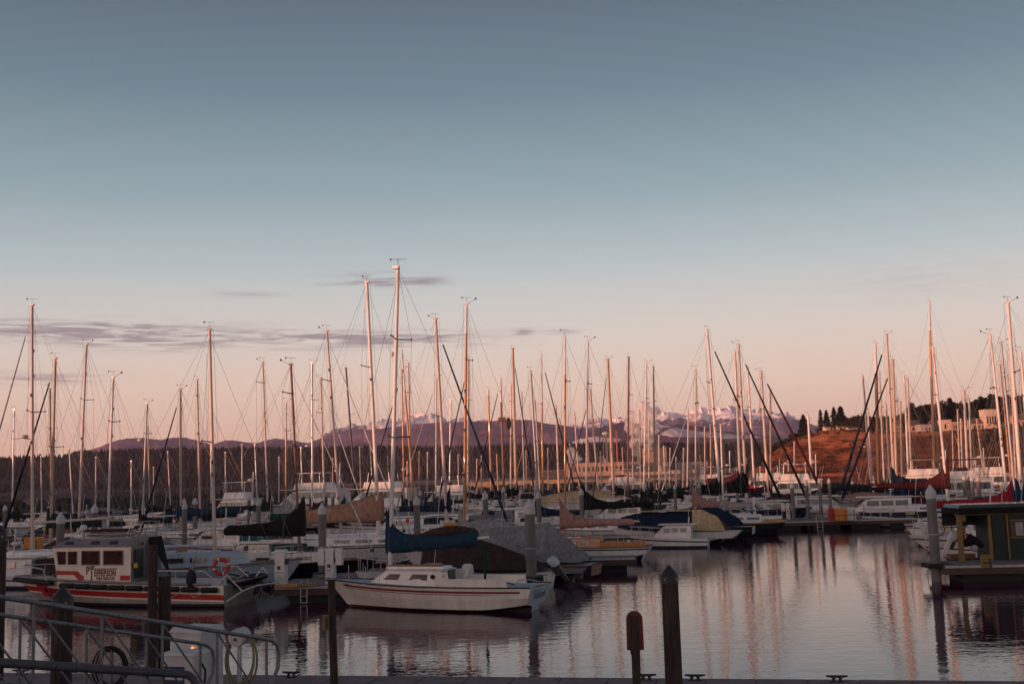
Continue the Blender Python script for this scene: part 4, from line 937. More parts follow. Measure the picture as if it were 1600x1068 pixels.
sb((454.5, 570, 463, 750), 5.4, 53, 'dark-hulled cutter with brown wooden mast and black peaked sail cover', mast=DW, sp=[(615, 11)], hull='gel_black', cabin='gel_cream', deck='deck_white', cover='cv_black', dir=1, boom=4.0, bz=2.25, hm=1.7, he=.42, climb=.2, cw=.3, L=9.5, furl='cv_white', fw=.03, yaw=.05)
sb((487.6, 567, 488, 750), 4.4, 96, 'sloop with straight pale mast carrying a radar dome above its spreaders', mast=AL, sp=[(625, 8), (714, 10)], radar=697, cover='cv_maroon')
sb((501, 590, 506, 750), 3.8, 112, 'sloop with light pink mast right of the radar dome mast', mast=PK, sp=[(645, 6), (715, 8)], cover='cv_brown', furl='cv_white', fw=.05, dir=1)
sb((510.7, 517, 527.5, 750), 5.0, 64, 'dark green ketch with bowsprit and leaning pink mast, green sail cover behind the tall piling', mast=PK, sp=[(595, 15)], hull='gel_green', cover='cv_green', dir=1, boom=5.0, bz=2.4, hm=1.3, he=.34, L=10.5, furl='cv_white', fw=.04, climb=.12)
sb((540.5, 575, 553.7, 750), 3.9, 120, 'sloop with slender near-black mast leaning left, standing alone against the sky', mast=NV, hull='gel_white', cover='cv_navy', boom=3.5)
# ---- centre left
sb((573, 441, 592, 830), 7.6, 61, 'large ketch with very tall white mast and long tan sail cover stretching left', mast=W_, sp=[(574, 6)], cover='cv_tan', dir=1, boom=4.9, bz=2.5, hm=1.45, he=.75, climb=.55, cw=.33, boomm='mast_tan', btilt=-.02, L=11.5, hull='gel_white', stripe='stripe_black', fore=.98)
sb((627.6, 547, 640, 700), 4.3, 92, 'sloop with mast pink above and orange varnish below, right of the tallest mast', mast=WD, white_above=617, sp=[(613, 9)], cover='cv_brown', boom=4)
sb((628, 577, 630, 700), 3.4, 104, 'sloop with thin orange mast and dark furled jib leaning left behind the tallest mast', mast=WD, furl='cv_navy', fw=.08, dir=-1, cover='cv_navy')
sb((638, 567, 640, 655), 3.8, 128, 'sloop with pink mast right behind the orange and pink mast', mast=PK, sp=[(650, 8)])
sb((680.5, 498, 695, 755), 6.8, 70, 'sloop with thick tan mast, navy furled jib falling right and navy sail cover', mast=PK, sp=[(650, 8)], furl='cv_navy', fw=.085, dir=1, cover='cv_navy', boom=3.6, bz=2.5, hm=1.5, L=11)
sb((682, 590, 681, 760), 3.4, 116, 'distant sloop with straight white mast just left of the thick tan mast', mast=W_, furl='cv_palegray', fw=.06)
sb((704, 624, 702.6, 760), 3.4, 124, 'distant sloop with short pale mast right of the thick tan mast', mast=AL, cover='cv_palegray')
sb((729, 475, 725, 830), 5.8, 58, 'sloop with tall varnished orange mast whose top third is white, rising at centre', mast=WD, white_above=520, sp=[(563, 9)], cover='cv_palegray', dir=-1, boom=2.6, bz=1.7, hm=1.6, he=.3, hull='gel_white', L=8.5)
sb((732, 560, 731, 760), 4.5, 80, 'sloop with navy furled jib crossing in an X and black cover, behind the varnished mast', mast=PK, sp=[(625, 8)], furl='cv_navy', fw=.085, dir=-1, cover='cv_black', boom=3.2, bz=2.6, hm=1.3, L=10.5)
sb((763, 608, 767, 750), 3.9, 110, 'gaff cutter with bright orange mast leaning left, in front of the low forest', mast=WD, white_above=618, cover='cv_brown', hull='gel_red')
sb((782, 590, 787, 755), 4.6, 118, 'old schooner with a yard across its dark wooden mast and a bundled topsail', mast=DW, white_above=628, hull='gel_black', cover='cv_brown', yard=(680, 36), furl='cv_navy', fw=.09, dir=-1)
sb((798.4, 600, 798, 755), 3.4, 132, 'distant sloop with slim white mast left of the thick tan mast at centre', mast=W_)
sb((801, 544, 806.5, 770), 6.2, 78, 'sloop with thick tan mast at centre, blue furled jib running down rightward, black cover', mast=TN, furl='cv_navy', fw=.085, dir=1, cover='cv_black', boom=3.6, bz=2.5, hm=1.6, he=.5, cw=.32, L=11)
sb((815, 613, 819, 755), 3.0, 136, 'distant sloop with thin pink mast right of the thick tan centre mast', mast=PK)
sb((829, 580, 840, 770), 5.0, 72, 'sloop with pale grey mast leaning left behind the thickest piling', mast=GY, sp=[(690, 7)], hull='gel_gray', cover='cv_navy', boom=3.6)
sb((846, 553, 848, 760), 4.0, 100, 'gaff ketch with orange-brown doubled mast and navy furled jib, left of the varnished sloop', mast=WD, white_above=628, furl='cv_navy', fw=.09, dir=1, cover='cv_brown')
sb((868.5, 634, 873, 755), 4.2, 114, 'sloop with pinkish mast topped just above the hills, right of the orange doubled mast', mast=PK, furl='cv_blue', fw=.07, dir=1)
sb((836, 625, 843, 755), 3.2, 150, 'far sloop with thin pink mast beside the pale grey leaning mast', mast=PK, furl='cv_palegray')
# ---- centre right
sb((882.5, 525, 883, 800), 4.2, 61.3, 'sloop with varnished cabin and mast, white hull with broken black stripe and rose sail cover', mast=WD, white_above=585, sp=[(596, 12)], cover='cv_rose', cabin='varnish', deck='deck_tan', stripe='stripe_black', boom=4.0, bz=1.9, hm=1.5, he=.24, L=7.6, dir=-1, ob=False, bot='antifoul_black', fend=0, fb=.9, fix=True)
sb((897.5, 645, 905, 755), 3.2, 142, 'distant sloop with thin pink mast leaning left between varnished and white masts', mast=PK)
sb((918.5, 533, 915.7, 780), 4.0, 66, 'sloop with bright white mast and long black sail cover above the rose one', mast=W_, sp=[(600, 11)], cover='cv_black', boom=5.0, bz=2.3, hm=1.9, he=.30, climb=.13, cw=.28, dir=-1, L=8.5, ch=.5)
sb((922, 608, 934, 755), 4.2, 122, 'sloop with pale mast leaning left and brown furled jib, behind the bright white mast', mast=PK, furl='cv_brown', fw=.07, dir=-1)
sb((949.4, 561, 959, 775), 6.4, 77, 'ketch with thick tan mast and dark charcoal cover, left of the dark red mast', mast=TN, sp=[(685, 6)], cover='cv_black', boom=4.5, bz=2.4, hm=1.5, he=.45, dir=-1, L=9.5, furl='cv_teal', fw=.06)
sb((982.5, 558, 980.5, 785), 4.0, 84, 'sloop with dark red mast near the mill steam', mast=RD, sp=[(617, 12)], cover='cv_black', dir=-1, boom=4.6, hull='gel_white', L=9, btilt=0)
sb((988, 657, 989, 755), 3.2, 150, 'far sloop with short white mast right of the dark red mast', mast=W_)
sb((999, 640, 1001, 755), 3.4, 138, 'far sloop with pink mast in front of the fainter steam', mast=PK)
sb((1010, 567, 1005.6, 785), 3.6, 86, 'sloop with tall pale mast in front of the steam plume, leaning right', mast=W_, sp=[(623, 11)], cover='cv_black', boom=4.4, dir=-1, L=9, bz=2.1)
sb((1021, 573, 1023, 778), 3.3, 96, 'sloop with slim dark-topped mast right of the steam plume', mast=BR, sp=[(627, 9)], cover='cv_darkgreen', dir=-1, boom=4.4)
sb((1014, 655, 1014, 755), 2.6, 165, 'far sloop with hair-thin mast inside the steam', mast=W_, sp=[(700, 5)])
sb((1029.5, 680, 1030, 755), 2.8, 168, 'far sloop with short white mast against the tall mill block', mast=W_, sp=[(712, 5)])
sb((1047, 700, 1046, 760), 2.4, 175, 'far sloop with very short mast right of the mill block', mast=W_, sp=[(725, 5)])
sb((1068, 700, 1067, 760), 2.6, 160, 'far sloop with short pale mast left of the white furled jib near the snowy clearing', mast=W_, sp=[(722, 5)])
sb((1075.6, 640, 1074, 755), 3.3, 140, 'sloop with pink mast left of the tan single-spreader mast, striped burgee', mast=PK, furl='cv_white', dir=-1)
sb((1087, 578, 1087, 765), 3.6, 92, 'small sloop with tan mast and rose-pink cover drooping right beyond the beige tent', mast=PK, sp=[(630, 8)], cover='cv_rose', boom=5.2, bz=1.9, hm=1.9, he=.3, climb=.10, dir=-1, L=8.5, btilt=-.03)
sb((1104.6, 515, 1124, 755), 6.2, 96, 'large sloop with tall white leaning mast and long black furled jib, dark green cover', mast=W_, sp=[(598, 6)], furl='cv_black', fw=.10, dir=1, cover='cv_darkgreen', boom=5.0, bz=2.6, hm=2.2, he=.6, cw=.35, L=13.5, hull='gel_white')
sb((1126, 663, 1130, 785), 3.8, 89, 'small sloop with white mast ending below the hills, right of the tall leaning mast', mast=W_, sp=[(690, 5)], L=8, cover='cv_palegray', boom=3)
sb((1101, 667, 1102, 755), 3.2, 146, 'far sloop with short pink mast left of the tall leaning mast', mast=PK)
sb((1110, 662, 1111, 755), 3.2, 156, 'far sloop with short tan mast right beside the tall leaning mast', mast=TN)
sb((1148, 550, 1156.6, 750), 5.4, 104, 'sloop with pale mast, left one of a close tall pair, maroon cover', mast=W_, dir=1, cover='cv_maroon', boom=4.5, bz=3.0, hm=2.4, he=.8, cw=.35)
sb((1153.8, 538, 1165, 750), 5.6, 94.5, 'sloop with pink mast, right one of a close tall pair, two dark furled jibs beyond', mast=PK, furl='cv_black', fw=.09, dir=1, cover='cv_black', boom=5, bz=2.8, hm=2.4, he=.7, cw=.35, L=13)
sb((1168, 573, 1178, 745), 4.6, 116, 'sloop with pale mast right of the close tall pair', mast=W_, cover='cv_red', hm=1.6, dir=1)
sb((1189, 580, 1200, 765), 5.8, 100, 'cutter with thick pale mast and dark red furled jib slanting right toward the bluff', mast=PK, furl='cv_maroon', fw=.13, dir=1, cover='cv_maroon', boom=4.5, L=14, fore=1.0, bz=2.4)
sb((1203.8, 610, 1204.3, 765), 4.0, 112, 'sloop with tan mast right of the dark red furled jib', mast=TN, sp=[(690, 5)], dir=1)
sb((1262.5, 648, 1269, 760), 5.0, 112, 'sloop with stout white mast standing alone in front of the clay bluff', mast=W_, sp=[(705, 5)], radar=723, hull='gel_cream', boom=3)
sb((1241, 690, 1241, 755), 2.8, 150, 'far boat with twin thin masts left of the lone white mast', mast=PK, sp=[(715, 5)])
# ---- right
sb((1348, 587, 1360, 745), 4.2, 122, 'sloop with pale mast left of the brown schooner, radar on a pole', mast=PK, radar=698, cover='cv_black')
sb((1356, 640, 1361, 745), 3.6, 138, 'far sloop with white mast directly beside the brown schooner', mast=W_)
sb((1367.5, 535, 1373, 745), 6.6, 116, 'wooden schooner with thick brown mast shining gold on one side', mast=DW, white_above=583, hull='gel_black', cover='cv_brown')
sb((1374, 580, 1381, 745), 3.6, 132, 'sloop with thin pink mast just right of the thick brown mast', mast=PK)
sb((1385, 522, 1397, 750), 5.8, 106, 'tall ketch mast in pink with a navy furled jib falling left to the dock', mast=PK, furl='cv_navy', fw=.13, dir=-1, cover='cv_teal', boom=4.6, hm=2.2, he=1.0, cw=.4, L=14)
sb((1395, 562, 1401, 750), 5.6, 97, 'ketch with brownish mast and slate blue bagged sail, right of the tallest pink one', mast=TN, furl='cv_navy', fw=.10, dir=-1, cover='cv_navy', hm=2.4, he=1.2, cw=.4, L=12)
sb((1384, 630, 1390, 745), 3.6, 146, 'far sloop with thin pale mast left of the brownish ketch mast', mast=PK)
sb((1412.5, 585, 1419.5, 745), 4.4, 118, 'sloop with white mast, left of two matching pale masts', mast=W_, cover='cv_blue', hm=1.4)
sb((1418, 590, 1424, 745), 4.0, 128, 'sloop with pinkish mast, right of two matching pale masts', mast=PK)
sb((1406.7, 627, 1409.5, 748), 4.2, 112, 'sloop with shorter brownish mast left of the two matching pale masts', mast=TN, cover='cv_teal')
sb((1451.8, 470, 1459.5, 735), 4.8, 118, 'cutter with very tall orange mast whose top is white, flying a striped flag', mast=WD, white_above=516, sp=[(545, 4)], hull='gel_white', flag=1, boom=5)
sb((1457.5, 543, 1478, 750), 5.6, 88, 'white sloop with leaning white mast and maroon sail cover behind the shed piling', mast=W_, dir=1, cover='cv_maroon', boom=5.5, bz=2.8, hm=2.5, he=.4, climb=.13, cw=.3, L=11)
sb((1506, 609, 1512, 740), 5.4, 108, 'sloop with sturdy pink mast among the tight bunch left of the sloping masts', mast=PK, sp=[(625, 4)])
sb((1514, 622, 1518, 740), 3.4, 116, 'sloop with dark thin mast right of the sturdy pink mast', mast=GY)
sb((1496, 640, 1500, 745), 3.2, 126, 'sloop with pale mast, leftmost of the tight bunch before the bluff', mast=PK)
sb((1501, 655, 1504, 745), 3.0, 134, 'sloop with short pale mast second in the tight bunch before the bluff', mast=W_)
sb((1488, 668, 1490, 748), 3.0, 140, 'far sloop with short mast beside the slanting furled sails of the bunch', mast=PK, furl='cv_white', dir=1)
sb((1526, 655, 1536, 733), 3.4, 122, 'small sloop with short mast leaning sharply left in front of the dark trees', mast=TN, sp=[(690, 4)])
sb((1547, 523, 1571, 750), 5.6, 67, 'sloop with pale leaning mast and long bright red sail cover above the shed', mast=W_, dir=1, cover='cv_red', boom=4.3, bz=2.15, hm=1.35, he=.34, climb=.12, cw=.3, L=9.5, fend=0, btilt=-.0, fix=True)
sb((1563, 570, 1579, 745), 3.6, 108, 'ketch with dark orange-brown mast between the leaning pale ones at right', mast=WD)
sb((1564, 535, 1584, 750), 5.0, 92, 'sloop with grey-white mast just left of the thickest mast at right', mast=GY, cover='cv_blue')
sb((1578, 545, 1587.5, 750), 4.4, 100, 'sloop with tan mast tight beside the thickest mast at right', mast=TN)
sb((1574.7, 473, 1594, 745), 7.8, 61, 'large sloop with the thickest white mast, at the right edge behind the shed', mast=W_, dir=-1, cover='cv_blue', boom=3.9, bz=2.6, hm=1.1, he=.30, L=11, fend=0)
sb((1595, 550, 1607, 700), 6.0, 76, 'sloop at the right edge with white mast and red furled jib, blue cover', mast=W_, cover='cv_blue', furl='cv_red', fw=.07, dir=1, L=11)

_h = random.Random(77); _n = 0
for _x in [64, 108, 150, 262, 352, 378, 398, 436, 470, 520, 562, 578, 606, 612, 655, 668, 716, 745, 752, 776, 822, 856, 890, 938, 972, 1037, 1056, 1094, 1140, 1218]:
    _t = 692 + _h.random() * 26; _n += 1
    sb((_x, _t, _x + _h.uniform(-.5, 3), _t + 50), 1.9 + _h.random() * .7, 132 + _h.random() * 26 if _x < 700 else 150 + _h.random() * 40,
       f'far sloop, hair-thin mast below the skyline, {ORD[_n - 1] if _n <= 25 else ["fifth last", "fourth last", "third last", "second last", "final"][_n - 26]} of these from left', mast=_h.choice([W_, PK, AL, TN]), L=7.0, sp=[(_t + 18, 5)])
def footprint(x, y, L_, B_, yaw, xb, m=.2):
    c, s_ = cos(yaw), sin(yaw); cx = x + c * (xb - L_ / 2); cy = y + s_ * (xb - L_ / 2)
    return (cx, cy, c, s_, L_ / 2 + m, B_ / 2 + m)
def obb_hit(a, b):
    for p, q in ((a, b), (b, a)):
        for ax, ay in ((p[2], p[3]), (-p[3], p[2])):
            d = abs((q[0] - p[0]) * ax + (q[1] - p[1]) * ay)
            def ext(o): return o[4] * abs(o[2] * ax + o[3] * ay) + o[5] * abs(-o[3] * ax + o[2] * ay)
            if d > ext(p) + ext(q): return False
    return True
PLACED = []
def fit(r):
    """find a free berth near the wanted distance"""
    xt, yt, xb_, yb_ = r['m']; sl_ = (xb_ - xt) / (yb_ - yt); D0 = r['D']
    for k in range(0, 160):
        if r.get('fix') and k: break
        D = D0 + (k * .5 if D0 > 74 else ((k + 1) // 2) * .35 * (1 if k % 2 else -1))
        r['D'] = D; mh = P(xt, yt, D).z; L_ = r.get('L', min(13, max(6.5, mh * .76))); d = r.get('dir', -1)
        xf = xt + sl_ * (hz(xt) + 20 - yt); yaw = (pi - A_YAW if d < 0 else -A_YAW) + r.get('yaw', 0)
        f = footprint(XW(xf, D, 1), D, L_ * .97, L_ * .27, yaw, L_ * .40, .05)
        if not any(obb_hit(f, g) for g in PLACED):
            PLACED.append(f)
            if abs(D - D0) > 2 and D0 < 75: print('MOVED %.0f -> %.1f' % (D0, D), r['label'][:60])
            return
        if k > 60 and D0 > 74: r['L'] = max(6.5, L_ * .985)
    r['D'] = D0; PLACED.append(f); print('NOFIT', r['label'])

_rg = random.Random(31)
for r in S:
    if 'hull' not in r and r['D'] > 78: r['hull'] = _rg.choice(['gel_white'] * 4 + ['gel_cream', 'gel_navy', 'gel_gray', 'gel_black', 'gel_green', 'gel_navy'])
    if 'cover' not in r and r['D'] > 78 and _rg.random() < .75: r['cover'] = _rg.choice(['cv_black', 'cv_navy', 'cv_darkgreen', 'cv_brown', 'cv_maroon', 'cv_gray'])
# ================================================================ motor boats and covered boats
def motorboat(x, D, kind, label, L_=8, dir=-1, hullm='gel_white', st='stripe_blue', canvas='cv_navy', yaw=0.0, group='motor boats moored among the masts', cab='gel_white', fb=None, det=None, bare=False):
    o_yaw = (pi - A_YAW if dir < 0 else -A_YAW) + yaw; p = G(x, D, .8)
    o = empty('motorboat', (p.x, D, 0), o_yaw); tag(o, label, 'motorboat', group); B_ = L_ * .33; fb = fb or ((.095 if kind == 'cruiser' else .13) * L_ + .2); fs = fb * .72; xb_ = L_ / 2; det = (D < 125) if det is None else det
    hq, hb, zs, xc = hull(L_, B_, fb, fs, xb_, (hullm, 'antifoul_blue'), rake=L_ * .14, stern_over=0, tw=.88, sag=.02, chine=True, bands=[(.16, .24, st)] if st else None)
    hq.build('hull', o); deck_mesh(hb, zs, xc, 'deck_white').build('deck', o)
    def windows(par, cf, cb, w, z, h, n, side_in=.04, m='window'):
        seg = (cf - cb) / n
        for i in range(n): win_pair(par, cf - i * seg - .08, cf - (i + 1) * seg + .08, w / 2, w / 2, z, h, m, inset=side_in)
    if kind in ('cruiser', 'trawler', 'yacht'):
        cf = L_ * .18 if kind != 'trawler' else L_ * .28; cb = -L_ * .30; h = .085 * L_ + .30 if kind == 'cruiser' else 1.75; z = zs(.4) - .05; w = B_ * .74
        c = cabin_mesh(cf, cb, w * .72, w, z, h, cab, slope_f=L_ * .14, camber=.06, side=.90).build('cabin', o)
        windows(c, cf - L_ * .12, cb + .2, w * .955, z + h * .66, h * .36, 4 if kind != 'cruiser' else 3, .13, 'window')
        q = MB(); q.poly([(cf - L_ * .035, -w * .30, z + h * .42), (cf - L_ * .035, w * .30, z + h * .42), (cf - L_ * .105, w * .30, z + h * .88), (cf - L_ * .105, -w * .30, z + h * .88)], 'window', thick=(.12, 0, .05)); q.build('windscreen', c)
        q = MB(); q.box(((cf + cb) / 2 - .3, 0, z + h + .09), ((cf - cb) * .95, w * .99, .07), cab); q.build('roof', o)
        if kind in ('trawler', 'yacht'):
            zz = z + h + .12; q = MB(); cc = (cf + cb) / 2 - .2
            q.box((cc, 0, zz + .35), ((cf - cb) * .52, w * .82, .7), cab, top=.9); q.build('flybridge', o)
            q = MB(); q.box((cc + .1, 0, zz + .85), (1.4, w * .7, .35), 'window_brown', top=.85); q.build('windscreen', o)
            q = MB()
            for sx in (-1, 1):
                for sy in (-1, 1): q = MB(); q.tube((cc + sx * 1.3, sy * w * .38, zz + .6), (cc + sx * 1.2, sy * w * .36, zz + 1.75), .03, 'steel', n=5); q.build('canopy_post', o)
            q = MB(); q.box((cc, 0, zz + 1.8), (3.0, w * .86, .10), canvas, top=.92); q.build('canopy', o)
            q = MB(); q.tube((cb + .6, 0, zz), (cb + .5, 0, zz + 2.9), .06, 'mast_white', n=6); q.tube((cb + .55, -.5, zz + 2.2), (cb + .55, .5, zz + 2.2), .03, 'mast_white', n=5); q.build('mast', o)
            q = MB(); q.sphere((cb + .9, 0, zz + 2.0), .3, 'mast_white', 12, (1, 1, .5)); q.build('radar_dome', o)
        else:
            q = MB()
            if bare: q.tube((cb + .2, 0, z + h), (cb + .1, 0, z + h + .5), .03, 'steel', n=5); q.build('light_post', o); q = MB()
            q.tube((cb + 1.5, 0, z + h), (cb + 1.4, 0, z + h + 1.4), .04, 'mast_white', n=5); q.sphere((cb + 1.4, 0, z + h + .7), .22, 'mast_white', 10, (1, 1, .5)); q.build('radar_mast', o) if not bare else None
            q = MB(); q.box((cb - .9, 0, z + h * .55), (1.7, w * .95, h * .85), canvas, top=.85); q.build('aft_canvas', o) if not bare else None
    elif kind == 'runabout':
        q = MB(); w = B_ * .7; z = zs(.4); q.poly([(L_ * .10, -w * .45, z), (L_ * .10, w * .45, z), (L_ * .02, w * .40, z + .55), (L_ * .02, -w * .40, z + .55)], 'window', thick=(.05, 0, .02)); q.build('windscreen', o)
        q = MB(); q.box((-L_ * .12, 0, z + .05), (L_ * .5, w, .25), 'black_rubber'); q.box((-L_ * .2, 0, z + .25), (.6, w * .8, .3), 'deck_tan'); q.build('seat', o)
        motor(o, -L_ / 2 - .0, 0, fs * .95, 1.0)
    elif kind == 'canvas':
        q = MB(); rs = []; w = B_ * .92
        for i in range(9):
            t = i / 8; xx = L_ * .32 - L_ * .78 * t; hh = 1.1 * sin(pi * (.1 + .8 * t)) ** .7 * (1 + .08 * noise.noise(Vector((i * .9, x, 1))))
            rs.append([(xx, w / 2 * cos(a) * (.75 + .25 * min(1, t * 3)), zs(.5) - .1 + (hh + .1) * max(0, sin(a)) ** .8) for a in [pi * j / 8 for j in range(9)]])
        q.rings(rs, canvas, closed=False, cap=False); q.build('boat_cover', o)
    if det and kind != 'canvas':
        q = MB(); pts = []
        for s in (1, -1):
            seq = [(xb_ - L_ * t, s * hb(t) * .9, zs(t)) for t in (.42, .28, .14, .04)]; pts = [Vector(p) for p in seq]
            for p in pts: q.tube(p, p + Vector((0, 0, .55)), .018, 'steel', n=5)
            q.path([p + Vector((0, 0, .55)) for p in pts] + [Vector((xb_ - .02, 0, fb + .55))], .022, 'steel')
        q.build('bow_rail', o)
    q = MB(); q.tube((-L_ * .25, B_ * .3, zs(.7)), (-L_ * .33, B_ * .3, zs(.7) + 3.6), .012, 'mast_white', n=4); q.build('antenna', o)
    PLACED.append(footprint(p.x, D, L_, B_, o_yaw, xb_, 0))
    return o
